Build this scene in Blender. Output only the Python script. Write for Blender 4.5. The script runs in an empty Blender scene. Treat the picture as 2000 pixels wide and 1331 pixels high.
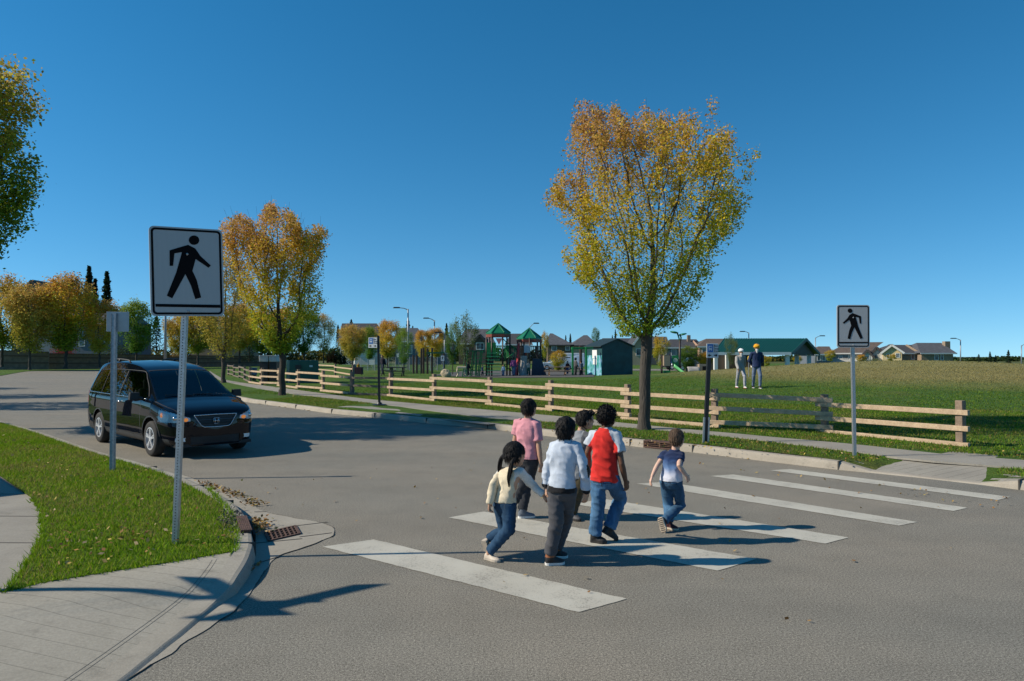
import bpy, bmesh, math, random
import numpy as np
from mathutils import Vector, Matrix, noise as mnoise
from mathutils.geometry import tessellate_polygon

S = bpy.context.scene
COL = S.collection
R = math.radians
rng = np.random.default_rng(7)
random.seed(7)

# ------------------------------------------------------------------ camera
F = 1400.0; HOR = 697.0; CZ = 1.80
PITCH = math.atan((HOR - 665.5) / F)
cd = bpy.data.cameras.new('camera'); cam = bpy.data.objects.new('camera', cd); COL.objects.link(cam)
cd.sensor_width = 36; cd.lens = 36 * F / 2000
cd.clip_start = 0.05; cd.clip_end = 5000
cam.location = (0, 0, CZ); cam.rotation_euler = (R(90) + PITCH, 0, 0)
S.camera = cam

# ------------------------------------------------------------------ world, sun, exposure
EL = R(35.5); SAZ = R(4.5)
wd = bpy.data.worlds.new('World'); S.world = wd; wd.use_nodes = True
wt = wd.node_tree; bg = wt.nodes['Background']
sky = wt.nodes.new('ShaderNodeTexSky'); sky.sky_type = 'NISHITA'; sky.sun_disc = False
sky.sun_elevation = EL; sky.sun_rotation = R(-94.5)
sky.altitude = 0; sky.air_density = 0.9; sky.dust_density = 0.0; sky.ozone_density = 4.0
tcs = wt.nodes.new('ShaderNodeTexCoord'); lift = wt.nodes.new('ShaderNodeVectorMath'); lift.inputs[1].default_value = (0, 0, .08)   # pale horizon band kept low
wt.links.new(tcs.outputs['Generated'], lift.inputs[0]); wt.links.new(lift.outputs[0], sky.inputs[0])
hs = wt.nodes.new('ShaderNodeHueSaturation'); hs.inputs['Saturation'].default_value = 1.29; hs.inputs['Hue'].default_value = .488   # the deep blue of a very clear autumn sky
wt.links.new(sky.outputs[0], hs.inputs['Color']); wt.links.new(hs.outputs[0], bg.inputs[0]); bg.inputs[1].default_value = 0.122
sl = bpy.data.lights.new('sun', 'SUN'); sun = bpy.data.objects.new('sun', sl); COL.objects.link(sun)
sl.energy = 5.0; sl.angle = R(0.53); sl.color = (1.0, 0.91, 0.76)
sun.location = (-40, 0, 40)
sun.rotation_euler = Vector((math.cos(EL) * math.cos(SAZ), math.cos(EL) * math.sin(SAZ), -math.sin(EL))).to_track_quat('-Z', 'Y').to_euler()
S.view_settings.view_transform = 'Standard'; S.view_settings.look = 'None'
S.view_settings.exposure = 0.13; S.view_settings.gamma = 1.0; S.view_settings.use_curve_mapping = False
S.cycles.max_bounces = 7; S.cycles.transparent_max_bounces = 12
S.cycles.use_denoising = True

# ------------------------------------------------------------------ picture <-> place
def ray(px, py):
    cx = (px - 1000) / F; cy = (665.5 - py) / F
    c, s = math.cos(PITCH), math.sin(PITCH)
    return Vector((cx, c - cy * s, s + cy * c))
def G(px, py, z=0.0):
    d = ray(px, py); t = (z - CZ) / d.z
    return Vector((d.x * t, d.y * t, z))
def P(px, py, Y):
    d = ray(px, py); t = Y / d.y
    return Vector((d.x * t, Y, CZ + d.z * t))
def T(x, y):                                   # park terrain
    sy = 22.0 if y < 48 else 12.0
    return 0.13 + 1.40 * math.exp(-((x - 27) / (16.0 if x < 27 else 11.5)) ** 2 - ((y - 48) / sy) ** 2)
def onT(px, py):
    z = 0.13
    for _ in range(30):
        p = G(px, py, min(z, 1.6)); z = 0.5 * z + 0.5 * T(p.x, p.y)
    return Vector((p.x, p.y, T(p.x, p.y)))

# ------------------------------------------------------------------ materials
def nt(name):
    m = bpy.data.materials.new(name); m.use_nodes = True
    return m, m.node_tree.nodes, m.node_tree.links, m.node_tree.nodes['Principled BSDF']
def coords(N, L, kind='Object'):
    t = N.new('ShaderNodeTexCoord'); return t.outputs[kind]
def noise(N, L, vec, scale, detail=4, rough=.55):
    n = N.new('ShaderNodeTexNoise'); n.inputs['Scale'].default_value = scale
    n.inputs['Detail'].default_value = detail; n.inputs['Roughness'].default_value = rough
    L.new(vec, n.inputs['Vector']); return n.outputs['Fac']
def ramp(N, L, fac, stops):
    r = N.new('ShaderNodeValToRGB'); e = r.color_ramp.elements
    while len(e) < len(stops): e.new(0.5)
    for k, (p, c) in enumerate(stops):
        e[k].position = p; e[k].color = (c[0], c[1], c[2], 1) if hasattr(c, '__len__') else (c, c, c, 1)
    L.new(fac, r.inputs[0]); return r.outputs[0]
def mixc(N, L, fac, a, b, mode='MIX'):
    m = N.new('ShaderNodeMix'); m.data_type = 'RGBA'; m.blend_type = mode
    if hasattr(fac, 'default_value') or not isinstance(fac, (int, float)): L.new(fac, m.inputs[0])
    else: m.inputs[0].default_value = fac
    for v, i in ((a, 6), (b, 7)):
        if isinstance(v, tuple): m.inputs[i].default_value = (v[0], v[1], v[2], 1)
        else: L.new(v, m.inputs[i])
    return m.outputs[2]
def bump(N, L, b, h, strength=.3, dist=.01):
    n = N.new('ShaderNodeBump'); n.inputs['Strength'].default_value = strength; n.inputs['Distance'].default_value = dist
    L.new(h, n.inputs['Height']); L.new(n.outputs[0], b.inputs['Normal'])
_mats = {}
def M(name, col, rough=.6, metal=0.0, var=.18, scale=9.0, bmp=0.0, bscale=60.0, bdist=.01, spec=.5, stretch=None, coat=0.0):
    if name in _mats: return _mats[name]
    m, N, L, b = nt(name)
    v = coords(N, L)
    if stretch:
        mp = N.new('ShaderNodeMapping'); mp.inputs['Scale'].default_value = stretch; L.new(v, mp.inputs[0]); v = mp.outputs[0]
    f = noise(N, L, v, scale, 5)
    lo = tuple(max(0, c * (1 - var)) for c in col); hi = tuple(min(1, c * (1 + var)) for c in col)
    L.new(ramp(N, L, f, [(.3, lo), (.7, hi)]), b.inputs['Base Color'])
    b.inputs['Roughness'].default_value = rough; b.inputs['Metallic'].default_value = metal
    b.inputs['Specular IOR Level'].default_value = spec; b.inputs['Coat Weight'].default_value = coat
    b.inputs['Coat Roughness'].default_value = .03
    if bmp: bump(N, L, b, noise(N, L, v, bscale, 3), bmp, bdist)
    _mats[name] = m; return m

# ------------------------------------------------------------------ objects
def tag(o, label=None, cat=None, group=None, kind=None):
    if label: o['label'] = label
    if cat: o['category'] = cat
    if group: o['group'] = group
    if kind: o['kind'] = kind
    return o
def thing(name, label, cat, loc=(0, 0, 0), rz=0.0, group=None):
    o = bpy.data.objects.new(name, None); COL.objects.link(o)
    o.location = loc; o.rotation_euler = (0, 0, rz); o.empty_display_size = .2
    return tag(o, label, cat, group)
def dup(root, loc=None, rz=None, label=None, group=None, scale=None):
    def cp(o, par):
        c = o.copy(); COL.objects.link(c)
        if par is not None: c.parent = par
        for ch in o.children: cp(ch, c)
        return c
    r = cp(root, None)
    if loc is not None: r.location = loc
    if rz is not None: r.rotation_euler = (0, 0, rz)
    if scale is not None: r.scale = scale if hasattr(scale, '__len__') else (scale,) * 3
    if label: r['label'] = label
    if group: r['group'] = group
    return r

class MB:
    def __init__(s): s.v = []; s.f = []; s.m = []
    def add(s, vs, fs, mi=0):
        n = len(s.v); s.v.extend([tuple(x) for x in vs]); s.f.extend([tuple(i + n for i in f) for f in fs]); s.m.extend([mi] * len(fs)); return s
    def box(s, c, d, rz=0.0, mi=0, mat=None, taper=1.0):
        x, y, z = d[0] / 2, d[1] / 2, d[2] / 2; t = taper
        vs = [Vector(q) for q in ((-x, -y, -z), (x, -y, -z), (x, y, -z), (-x, y, -z), (-x * t, -y * t, z), (x * t, -y * t, z), (x * t, y * t, z), (-x * t, y * t, z))]
        m = mat if mat is not None else Matrix.Rotation(rz, 3, 'Z')
        c = Vector(c)
        return s.add([m @ q + c for q in vs], [(0, 3, 2, 1), (4, 5, 6, 7), (0, 1, 5, 4), (1, 2, 6, 5), (2, 3, 7, 6), (3, 0, 4, 7)], mi)
    def beam(s, a, b, w, h, mi=0, up=(0, 0, 1)):
        a = Vector(a); b = Vector(b); t = (b - a); l = t.length; t.normalize()
        sd = t.cross(Vector(up)).normalized(); u = sd.cross(t)
        m = Matrix((t, sd, u)).transposed()
        return s.box((a + b) / 2, (l, w, h), mat=m, mi=mi)
    def rings(s, rs, cap=True, mi=0, closed=True):
        n = len(rs[0]); base = len(s.v)
        for r in rs: s.v.extend([tuple(q) for q in r])
        fs = []
        for k in range(len(rs) - 1):
            for i in range(n if closed else n - 1):
                j = (i + 1) % n
                fs.append((base + k * n + i, base + k * n + j, base + (k + 1) * n + j, base + (k + 1) * n + i))
        if cap:
            fs.append(tuple(base + i for i in reversed(range(n)))); fs.append(tuple(base + (len(rs) - 1) * n + i for i in range(n)))
        s.f.extend(fs); s.m.extend([mi] * len(fs)); return s
    def tube(s, pts, rad, n=8, mi=0, cap=True):
        pts = [Vector(p) for p in pts]
        if not hasattr(rad, '__len__'): rad = [rad] * len(pts)
        rs = []; u = None
        for i, p in enumerate(pts):
            t = (pts[min(i + 1, len(pts) - 1)] - pts[max(i - 1, 0)])
            if t.length < 1e-9: t = Vector((0, 0, 1))
            t.normalize()
            if u is None:
                u = t.orthogonal().normalized() if abs(t.z) < .95 else Vector((1, 0, 0))
            u = (u - t * u.dot(t)).normalized(); w = t.cross(u)
            rs.append([p + (u * math.cos(2 * math.pi * k / n) + w * math.sin(2 * math.pi * k / n)) * rad[i] for k in range(n)])
        return s.rings(rs, cap, mi)
    def prism(s, poly, z0, z1, mi=0):              # poly of (x,y)
        return s.rings([[(x, y, z0) for x, y in poly], [(x, y, z1) for x, y in poly]], True, mi)
    def slab(s, pts, ax, mi=0):                     # planar polygon extruded by vector ax
        ax = Vector(ax); return s.rings([[Vector(p) for p in pts], [Vector(p) + ax for p in pts]], True, mi)
    def fill(s, pts, mi=0):                         # flat polygon, triangulated
        pts = [Vector(p) for p in pts]
        tr = tessellate_polygon([[Vector((p.x, p.y, 0)) for p in pts]])
        fs = []
        for a, b, c in tr:
            n = (pts[b] - pts[a]).cross(pts[c] - pts[a])
            fs.append((a, b, c) if n.z > 0 else (a, c, b))
        return s.add(pts, fs, mi)
    def lathe(s, c, prof, n=24, ax='Z', mi=0, cap=True):
        rs = []
        for r, h in prof:
            ring = []
            for k in range(n):
                a = 2 * math.pi * k / n; x, y = r * math.cos(a), r * math.sin(a)
                q = {'Z': (x, y, h), 'Y': (x, h, y), 'X': (h, x, y)}[ax]
                ring.append(Vector(q) + Vector(c))
            rs.append(ring)
        return s.rings(rs, cap, mi)
    def ball(s, c, r, n=12, mi=0, mat=None):
        if not hasattr(r, '__len__'): r = (r, r, r)
        c = Vector(c); rs = []
        for k in range(1, n // 2):
            th = math.pi * k / (n // 2)
            ring = [Vector((r[0] * math.sin(th) * math.cos(2 * math.pi * i / n), r[1] * math.sin(th) * math.sin(2 * math.pi * i / n), r[2] * math.cos(th))) for i in range(n)]
            rs.append([(mat @ q if mat else q) + c for q in ring])
        base = len(s.v); s.rings(rs, False, mi)
        top = len(s.v); q = Vector((0, 0, r[2])); q = mat @ q if mat else q
        s.v.append(tuple(c + q)); s.v.append(tuple(c - q))
        m = len(rs) - 1
        for i in range(n):
            j = (i + 1) % n
            s.f.append((top, base + i, base + j)); s.f.append((top + 1, base + m * n + j, base + m * n + i)); s.m.extend([mi, mi])
        return s
    def build(s, name, mats, parent=None, smooth=False, world=True, bevel=0.0, fixn=True):
        if not isinstance(mats, (list, tuple)): mats = [mats]
        off = Vector((0, 0, 0))
        if parent is not None and world:
            q = parent
            while q is not None: off += q.location; q = q.parent
        me = bpy.data.meshes.new(name)
        me.from_pydata([tuple(Vector(v) - off) for v in s.v], [], s.f)
        for m in mats: me.materials.append(m)
        if len(mats) > 1: me.polygons.foreach_set('material_index', s.m)
        if fixn:
            bm = bmesh.new(); bm.from_mesh(me); bmesh.ops.recalc_face_normals(bm, faces=bm.faces[:]); bm.to_mesh(me); bm.free()
        if smooth: me.polygons.foreach_set('use_smooth', [True] * len(me.polygons))
        me.update()
        o = bpy.data.objects.new(name, me); COL.objects.link(o)
        if parent is not None: o.parent = parent
        if bevel:
            b = o.modifiers.new('bevel', 'BEVEL'); b.width = bevel; b.segments = 2; b.limit_method = 'ANGLE'
        return o
def single(mb, name, mats, label, cat, base=None, group=None, kind=None, **kw):   # a thing that is one mesh, origin at its base
    if base is not None:
        b = Vector(base); mb.v = [tuple(Vector(v) - b) for v in mb.v]
    o = mb.build(name, mats, **kw)
    if base is not None: o.location = base
    return tag(o, label, cat, group, kind)
def struct(mb, name, mats, **kw):
    return tag(mb.build(name, mats, **kw), kind='structure')

def catmull(pts, step):
    pts = [Vector(p) for p in pts]; out = []
    for i in range(len(pts) - 1):
        p0 = pts[max(i - 1, 0)]; p1 = pts[i]; p2 = pts[i + 1]; p3 = pts[min(i + 2, len(pts) - 1)]
        n = max(1, int((p2 - p1).length / step))
        for k in range(n):
            t = k / n
            out.append(.5 * (2 * p1 + (p2 - p0) * t + (2 * p0 - 5 * p1 + 4 * p2 - p3) * t * t + (3 * p1 - p0 - 3 * p2 + p3) * t ** 3))
    out.append(pts[-1]); return out
def inpoly(x, y, poly):                            # numpy point-in-polygon
    x = np.asarray(x); y = np.asarray(y); c = np.zeros(x.shape, bool); n = len(poly)
    for i in range(n):
        x1, y1 = poly[i][0], poly[i][1]; x2, y2 = poly[(i + 1) % n][0], poly[(i + 1) % n][1]
        k = ((y1 > y) != (y2 > y)) & (x < (x2 - x1) * (y - y1) / ((y2 - y1) + 1e-12) + x1)
        c ^= k
    return c
def soup(name, V, nper, mat, col=None, parent=None, smooth=False):   # many small faces, nper verts each, per-face colours
    V = np.asarray(V, np.float32).reshape(-1, 3); nf = len(V) // nper
    me = bpy.data.meshes.new(name)
    me.vertices.add(len(V)); me.vertices.foreach_set('co', V.ravel())
    me.loops.add(len(V)); me.loops.foreach_set('vertex_index', np.arange(len(V), dtype=np.int32))
    me.polygons.add(nf); me.polygons.foreach_set('loop_start', np.arange(nf, dtype=np.int32) * nper)
    me.polygons.foreach_set('loop_total', np.full(nf, nper, np.int32))
    if col is not None:
        a = me.color_attributes.new('col', 'FLOAT_COLOR', 'POINT')
        c = np.ones((len(V), 4), np.float32); c[:, :3] = np.repeat(np.asarray(col, np.float32), nper, axis=0)
        a.data.foreach_set('color', c.ravel())
    me.materials.append(mat); me.update(); me.validate()
    o = bpy.data.objects.new(name, me); COL.objects.link(o)
    if parent is not None: o.parent = parent
    return o
def attr_mat(name, rough=.55, trans=.3, spec=.25):
    if name in _mats: return _mats[name]
    m, N, L, b = nt(name)
    a = N.new('ShaderNodeAttribute'); a.attribute_name = 'col'
    f = noise(N, L, coords(N, L), 25.0, 3)
    c = mixc(N, L, 1.0, a.outputs['Color'], ramp(N, L, f, [(.25, .75), (.75, 1.25)]), 'MULTIPLY')
    L.new(c, b.inputs['Base Color']); b.inputs['Roughness'].default_value = rough; b.inputs['Specular IOR Level'].default_value = spec
    if trans:
        t = N.new('ShaderNodeBsdfTranslucent'); L.new(c, t.inputs[0])
        mx = N.new('ShaderNodeMixShader'); mx.inputs[0].default_value = trans
        L.new(b.outputs[0], mx.inputs[1]); L.new(t.outputs[0], mx.inputs[2])
        L.new(mx.outputs[0], N['Material Output'].inputs[0])
    _mats[name] = m; return m
# ================================================================== setting: ground, road, kerbs, pavements, lawns
def asphalt_mat():
    m, N, L, b = nt('asphalt'); v = coords(N, L)
    big = noise(N, L, v, .35, 4); mid = noise(N, L, v, 2.2, 5); fine = noise(N, L, v, 62, 3, .8); grit = noise(N, L, v, 130, 2, .8)
    c = ramp(N, L, big, [(.3, (.180, .170, .142)), (.72, (.222, .196, .155))])
    c = mixc(N, L, .45, c, ramp(N, L, mid, [(.3, .80), (.5, 1.0), (.75, 1.13)]), 'MULTIPLY')
    c = mixc(N, L, 1.0, c, ramp(N, L, fine, [(.34, .50), (.5, 1.0), (.66, 1.45)]), 'MULTIPLY')
    c = mixc(N, L, .8, c, ramp(N, L, grit, [(.36, .38), (.5, 1.0), (.66, 1.9)]), 'MULTIPLY')
    # worn, slightly darker wheel paths and tar seams are part of the old surface
    st = N.new('ShaderNodeMapping'); st.inputs['Rotation'].default_value = (0, 0, R(-48)); st.inputs['Scale'].default_value = (.10, 1.1, 1); L.new(v, st.inputs[0])
    c = mixc(N, L, .45, c, ramp(N, L, noise(N, L, st.outputs[0], 1.0, 4), [(.35, .82), (.62, 1.06)]), 'MULTIPLY')
    L.new(c, b.inputs['Base Color']); b.inputs['Roughness'].default_value = .86; b.inputs['Specular IOR Level'].default_value = .3
    bump(N, L, b, fine, .12, .005); return m
def concrete_mat(name, a, bb, groove=None, fs=60):
    m, N, L, b = nt(name); v = coords(N, L)
    c = ramp(N, L, noise(N, L, v, 1.1, 6, .6), [(.3, a), (.7, bb)])
    c = mixc(N, L, .7, c, ramp(N, L, noise(N, L, v, fs, 3, .7), [(.3, .8), (.7, 1.15)]), 'MULTIPLY')
    c = mixc(N, L, .6, c, ramp(N, L, noise(N, L, v, 5, 6, .65), [(.28, .62), (.42, 1.0), (.7, 1.06)]), 'MULTIPLY')
    h = noise(N, L, v, fs * 2, 3)
    if groove:                                     # tooled parallel grooves
        (gx, gy, per, wid) = groove
        dp = N.new('ShaderNodeVectorMath'); dp.operation = 'DOT_PRODUCT'; dp.inputs[1].default_value = (gx / per, gy / per, 0); L.new(v, dp.inputs[0])
        fr = N.new('ShaderNodeMath'); fr.operation = 'FRACT'; L.new(dp.outputs['Value'], fr.inputs[0])
        g = ramp(N, L, fr.outputs[0], [(0.0, 0.0), (wid, .15), (wid * 1.6, 1.0), (1.0, 1.0)])
        c = mixc(N, L, 1.0, c, ramp(N, L, g, [(0, .66), (.9, 1.0)]), 'MULTIPLY')
    L.new(c, b.inputs['Base Color']); b.inputs['Roughness'].default_value = .88; b.inputs['Specular IOR Level'].default_value = .25
    bump(N, L, b, h, .25, .006); return m
def lawn_mat(name, g1, g2, dry, dryness=.0, hill=False):
    m, N, L, b = nt(name); v = coords(N, L)
    c = ramp(N, L, noise(N, L, v, .9, 5, .6), [(.3, g1), (.7, g2)])
    dr = noise(N, L, v, .28, 6, .65)
    c = mixc(N, L, ramp(N, L, dr, [(.52 - dryness, 0.0), (.74 - dryness, .85)]), c, dry)
    if hill:                                       # unmown dry grass on the mound
        s = N.new('ShaderNodeSeparateXYZ'); L.new(v, s.inputs[0])
        ad = N.new('ShaderNodeMath'); ad.operation = 'MULTIPLY_ADD'; L.new(noise(N, L, v, .35, 5), ad.inputs[0]); ad.inputs[1].default_value = .35; L.new(s.outputs['Z'], ad.inputs[2])
        c = mixc(N, L, ramp(N, L, ad.outputs[0], [(.68, 0.0), (1.0, .9)]), c, ramp(N, L, noise(N, L, v, 2.5, 5), [(.3, (.19, .165, .060)), (.7, (.29, .245, .10))]))
    c = mixc(N, L, .85, c, ramp(N, L, noise(N, L, v, 14, 4, .7), [(.3, .6), (.7, 1.35)]), 'MULTIPLY')
    c = mixc(N, L, .9, c, ramp(N, L, noise(N, L, v, 55, 3, .8), [(.3, .55), (.7, 1.45)]), 'MULTIPLY')
    L.new(c, b.inputs['Base Color']); b.inputs['Roughness'].default_value = .9; b.inputs['Specular IOR Level'].default_value = .15
    bump(N, L, b, noise(N, L, v, 40, 4, .8), .9, .05); return m

ASPH = asphalt_mat()
CONC = concrete_mat('sidewalk_concrete', (.245, .225, .19), (.315, .29, .245))
KERB = concrete_mat('kerb_concrete', (.30, .265, .215), (.40, .355, .29))
GUT = concrete_mat('gutter_concrete', (.27, .245, .20), (.36, .33, .275))
DARKJ = M('joint_dark', (.075, .068, .058), .9); SOFTJ = M('joint_soft', (.17, .155, .13), .9)
PAINT = None
def paint_mat():
    m, N, L, b = nt('road_paint'); v = coords(N, L)
    w = noise(N, L, v, 60, 4, .75); w2 = noise(N, L, v, 3, 5, .7)
    c = ramp(N, L, noise(N, L, v, 1.5, 5), [(.3, (.42, .395, .33)), (.7, (.50, .475, .40))])
    ad = N.new('ShaderNodeMath'); ad.operation = 'MULTIPLY_ADD'; L.new(w2, ad.inputs[0]); ad.inputs[1].default_value = .55; L.new(w, ad.inputs[2])
    c = mixc(N, L, ramp(N, L, ad.outputs[0], [(.60, .75), (.72, 0.0)]), c, (.20, .185, .155))
    L.new(c, b.inputs['Base Color']); b.inputs['Roughness'].default_value = .75
    bump(N, L, b, noise(N, L, v, 110, 2, .7), .35, .008); return m
PAINT = paint_mat()
LAWN = lawn_mat('park_lawn_grass', (.05, .105, .014), (.085, .150, .022), (.15, .13, .04), .0, True)
LAWNL = lawn_mat('corner_lawn_grass', (.07, .135, .008), (.115, .19, .012), (.15, .13, .04), -.04)
FARG = lawn_mat('far_ground_grass', (.05, .08, .02), (.09, .11, .03), (.14, .12, .05), .1)

# ground to the horizon and the road sheet
struct(MB().add([(-2500, -300, -.09), (2500, -300, -.09), (2500, 4000, -.09), (-2500, 4000, -.09)], [(0, 1, 2, 3)]), 'ground', FARG)
struct(MB().add([(-150, -12, 0), (60, -12, 0), (60, 140, 0), (-150, 140, 0)], [(0, 1, 2, 3)]), 'road', ASPH)

# far-side kerb line (bottom of its face), from the right frame edge to the far left
KR = [Vector((30, -18, 0)), Vector((16, -2, 0)), Vector((9.6, 6.7, 0))] + [G(x, y) for x, y in
      ((1990, 957), (1912, 947), (1850, 940), (1780, 932), (1700, 924), (1637, 918), (1500, 902), (1352, 884), (1253, 874), (1100, 856), (952, 838), (832, 827), (731, 816), (647, 808), (577, 798.5), (518, 790.5), (474, 784))] + \
     [Vector((-15.6, 36.5, 0)), Vector((-21, 47, 0)), Vector((-28, 62, 0)), Vector((-38, 84, 0)), Vector((-60, 130, 0))]
kp = catmull(KR, .35)
def frame_at(path, i):
    a = path[max(i - 1, 0)]; b = path[min(i + 1, len(path) - 1)]
    t = (b - a).normalized(); return t, Vector((t.y, -t.x, 0))   # normal to the right of travel = park side
RAMP0 = G(1912, 947); RAMP1 = G(1706, 924.5)
tdir = (RAMP1 - RAMP0).normalized(); rlen = (RAMP1 - RAMP0).length
def ramp_w(p):                                     # 1 inside the lowered kerb, 0 outside
    s = (p - RAMP0).dot(tdir)
    if abs((p - RAMP0).cross(tdir).z) > 2.5: return 0.0
    d = max(-s, s - rlen)
    return 1.0 - min(1.0, max(0.0, d / .55))
prof = [(-.005, -.03), (0, .0), (.02, .085), (.032, .113), (.055, .13), (.12, .134), (.19, .133), (.19, -.03)]
ks = MB(); rows = []
for i, p in enumerate(kp):
    t, n = frame_at(kp, i); w = ramp_w(p); sc = 1 - .86 * w
    jit = .006 * mnoise.noise(p * 1.7)
    rows.append([p + n * (o + jit) + Vector((0, 0, z * sc + (.004 if z > .05 else 0) * mnoise.noise(p * 3.1))) for o, z in prof])
ks.rings(rows, False, closed=False)
for px, py in ((518, 790.5), (577, 798.5), (647, 808), (731, 816), (832, 827), (952, 838), (1219, 870.5), (1352, 884), (1637, 918), (1975, 955)):
    g = G(px, py); i = min(range(len(kp)), key=lambda k: (kp[k] - g).length); t, n = frame_at(kp, i); p = kp[i]
    a = math.atan2(t.y, t.x)
    ks.box(p + n * .092 + Vector((0, 0, .0655)), (.018, .19, .142), rz=a, mi=1)
struct(ks, 'kerb', [KERB, DARKJ], smooth=False, fixn=True)

# park lawn: sheet from the kerb back out over the mound
def in_ramp_bed(p):
    s = (p - RAMP0).dot(tdir); o = (p - RAMP0).dot(Vector((tdir.y, -tdir.x, 0)))
    return .0 < s < rlen and -.1 < o < 2.6
offs = [.185, .3, .45, .6, .8, 1, 1.25, 1.5, 1.8, 2.1, 2.5, 3, 3.6, 4.3, 5.2, 6.2, 7.4]
lm = MB(); rows = []
sub = [k for k in range(len(kp)) if k % 2 == 0 or ramp_w(kp[k]) > 0]
for k in sub:
    p = kp[k]; t, n = frame_at(kp, k); row = []
    for o in offs:
        q = p + n * o; z = T(q.x, q.y)
        w = ramp_w(p)
        if w > 0 and 3 < q.x < 10:
            zk = .133 * (1 - .86 * w); z = zk + (z - zk) * min(1.0, (o - .17) / .93) - (.02 if in_ramp_bed(q) else 0)
        elif o > .3: z += .018 * mnoise.noise(Vector((q.x * 1.2, q.y * 1.2, 0)))
        row.append((q.x, q.y, z))
    rows.append(row)
lm.rings(rows, False, closed=False)
gx = np.arange(-75, 120, 1.3); gy = np.arange(-22, 175, 1.3); kq = np.array([(p.x, p.y) for p in kp[::3]]); kn_ = np.array([tuple(frame_at(kp, i)[1])[:2] for i in range(0, len(kp), 3)])
GX, GY = np.meshgrid(gx, gy); pt = np.stack([GX.ravel(), GY.ravel()], 1); so = np.empty(len(pt))
for a0 in range(0, len(pt), 4000):
    dv = pt[a0:a0 + 4000, None] - kq[None]; k_ = (dv ** 2).sum(2).argmin(1); so[a0:a0 + 4000] = (dv[np.arange(len(k_)), k_] * kn_[k_]).sum(1)
so = so.reshape(GX.shape); n0 = len(lm.v); W_ = len(gx)
lm.v += [(float(x), float(y), T(float(x), float(y)) - (.02 if o < 8.5 else 0) + .02 * mnoise.noise(Vector((x * .5, y * .5, 0)))) for x, y, o in zip(GX.ravel(), GY.ravel(), so.ravel())]
for r_ in range(len(gy) - 1):
    for c_ in range(W_ - 1):
        if so[r_, c_] > 4.8 and so[r_ + 1, c_ + 1] > 4.8 and so[r_, c_ + 1] > 4.8 and so[r_ + 1, c_] > 4.8:
            a0 = n0 + r_ * W_ + c_; lm.f.append((a0, a0 + 1, a0 + W_ + 1, a0 + W_)); lm.m.append(0)
struct(lm, 'park_lawn', LAWN, smooth=True, fixn=False)

# far-side pavement, its bus-stop pad and the grooved kerb ramp
ZW = .140
SWf = [(420, 737), (440, 746), (544, 766), (664, 781), (734, 789), (950, 817), (1060, 824), (1150, 831), (1216, 836), (1300, 843), (1450, 858), (1600, 876), (1717, 891), (1775, 899), (1955, 913), (2090, 925)]
SWb = [(428, 736), (450, 744), (580, 762), (681, 775.5), (748, 783), (1000, 806), (1150, 820), (1200, 826), (1269, 833), (1339, 840), (1450, 850), (1500, 855), (1670, 870), (1850, 890), (2000, 901), (2090, 908)]
fr = [G(x, y, ZW) for x, y in SWf]; bk = [G(x, y, ZW) for x, y in SWb]
fr = [fr[0] + Vector((-10, 22, 0))] + fr + [fr[-1] + Vector((4, -4.6, 0))]; bk = [bk[0] + Vector((-10, 22, 0))] + bk + [bk[-1] + Vector((4, -4.6, 0))]
fr = catmull(fr, .5); bk = catmull(bk, .5)
sw = MB(); N_ = 160
def resample(path, n):
    d = [0]
    for a, b in zip(path, path[1:]): d.append(d[-1] + (b - a).length)
    out = []; k = 0
    for i in range(n):
        s = d[-1] * i / (n - 1)
        while k < len(d) - 2 and d[k + 1] < s: k += 1
        f = (s - d[k]) / max(1e-9, d[k + 1] - d[k]); out.append(path[k].lerp(path[k + 1], f))
    return out
A = resample(fr, N_); B = resample(bk, N_)
rows = []
for a, b in zip(A, B):
    q = a.lerp(b, .5); lift = T(q.x, q.y) - .13
    up = Vector((0, 0, lift))
    rows.append([a + up + Vector((0, 0, -.03)), a + up, q + up + Vector((0, 0, .004)), b + up, b + up + Vector((0, 0, -.03))])
sw.rings(rows, False, closed=False)
for i in range(6, N_ - 4, 4):                      # tooled joints across the walk
    a, b = A[i], B[i]
    if (a - b).length < 3.2: sw.beam(a + Vector((0, 0, .0035)), b + Vector((0, 0, .0035)), .018, .004, mi=1)
struct(sw, 'far_sidewalk', [CONC, DARKJ], fixn=True)
pad = MB().fill([G(x, y, .1365) for x, y in ((655, 795.5), (700, 791), (736, 787), (760, 788), (952, 812), (1000, 822), (1000, 825.5), (952, 829.5), (870, 820), (800, 812), (731, 805), (690, 800))])
pad.beam(G(800, 810, .1385), G(842, 800, .1385), .02, .004, mi=1)
pad.beam(G(880, 820, .1385), G(918, 808, .1385), .02, .004, mi=1)
struct(pad, 'bus_stop_pad', [CONC, DARKJ])
# ramp
gd = (G(1800, 908, .1) - G(1715, 921, .04)); gn = Vector((-gd.y, gd.x, 0)).normalized()
RAMPM = concrete_mat('ramp_concrete', (.24, .222, .19), (.31, .288, .245), groove=(gn.x, gn.y, .17, .07))
rm = MB(); rows = []
for k in range(len(kp)):
    p = kp[k]; s = (p - RAMP0).dot(tdir)
    if -.7 < s < rlen + .7 and 4.5 < p.x < 8:
        t, n = frame_at(kp, k); w = ramp_w(p); z0 = .133 * (1 - .86 * w) + .001
        if w < 1: z0 = min(z0, .125)
        top = 1.55 + .35 * (s / rlen)
        rows.append([p + n * o + Vector((0, 0, z0 + (.134 - z0) * f)) for o, f in ((.17, -.02), (.4, .25), (.7, .58), (1.0, .92), (1.1, 1.0), (2.6, 1.02))])
rm.rings(rows, False, closed=False)
struct(rm, 'kerb_ramp', RAMPM)

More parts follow.
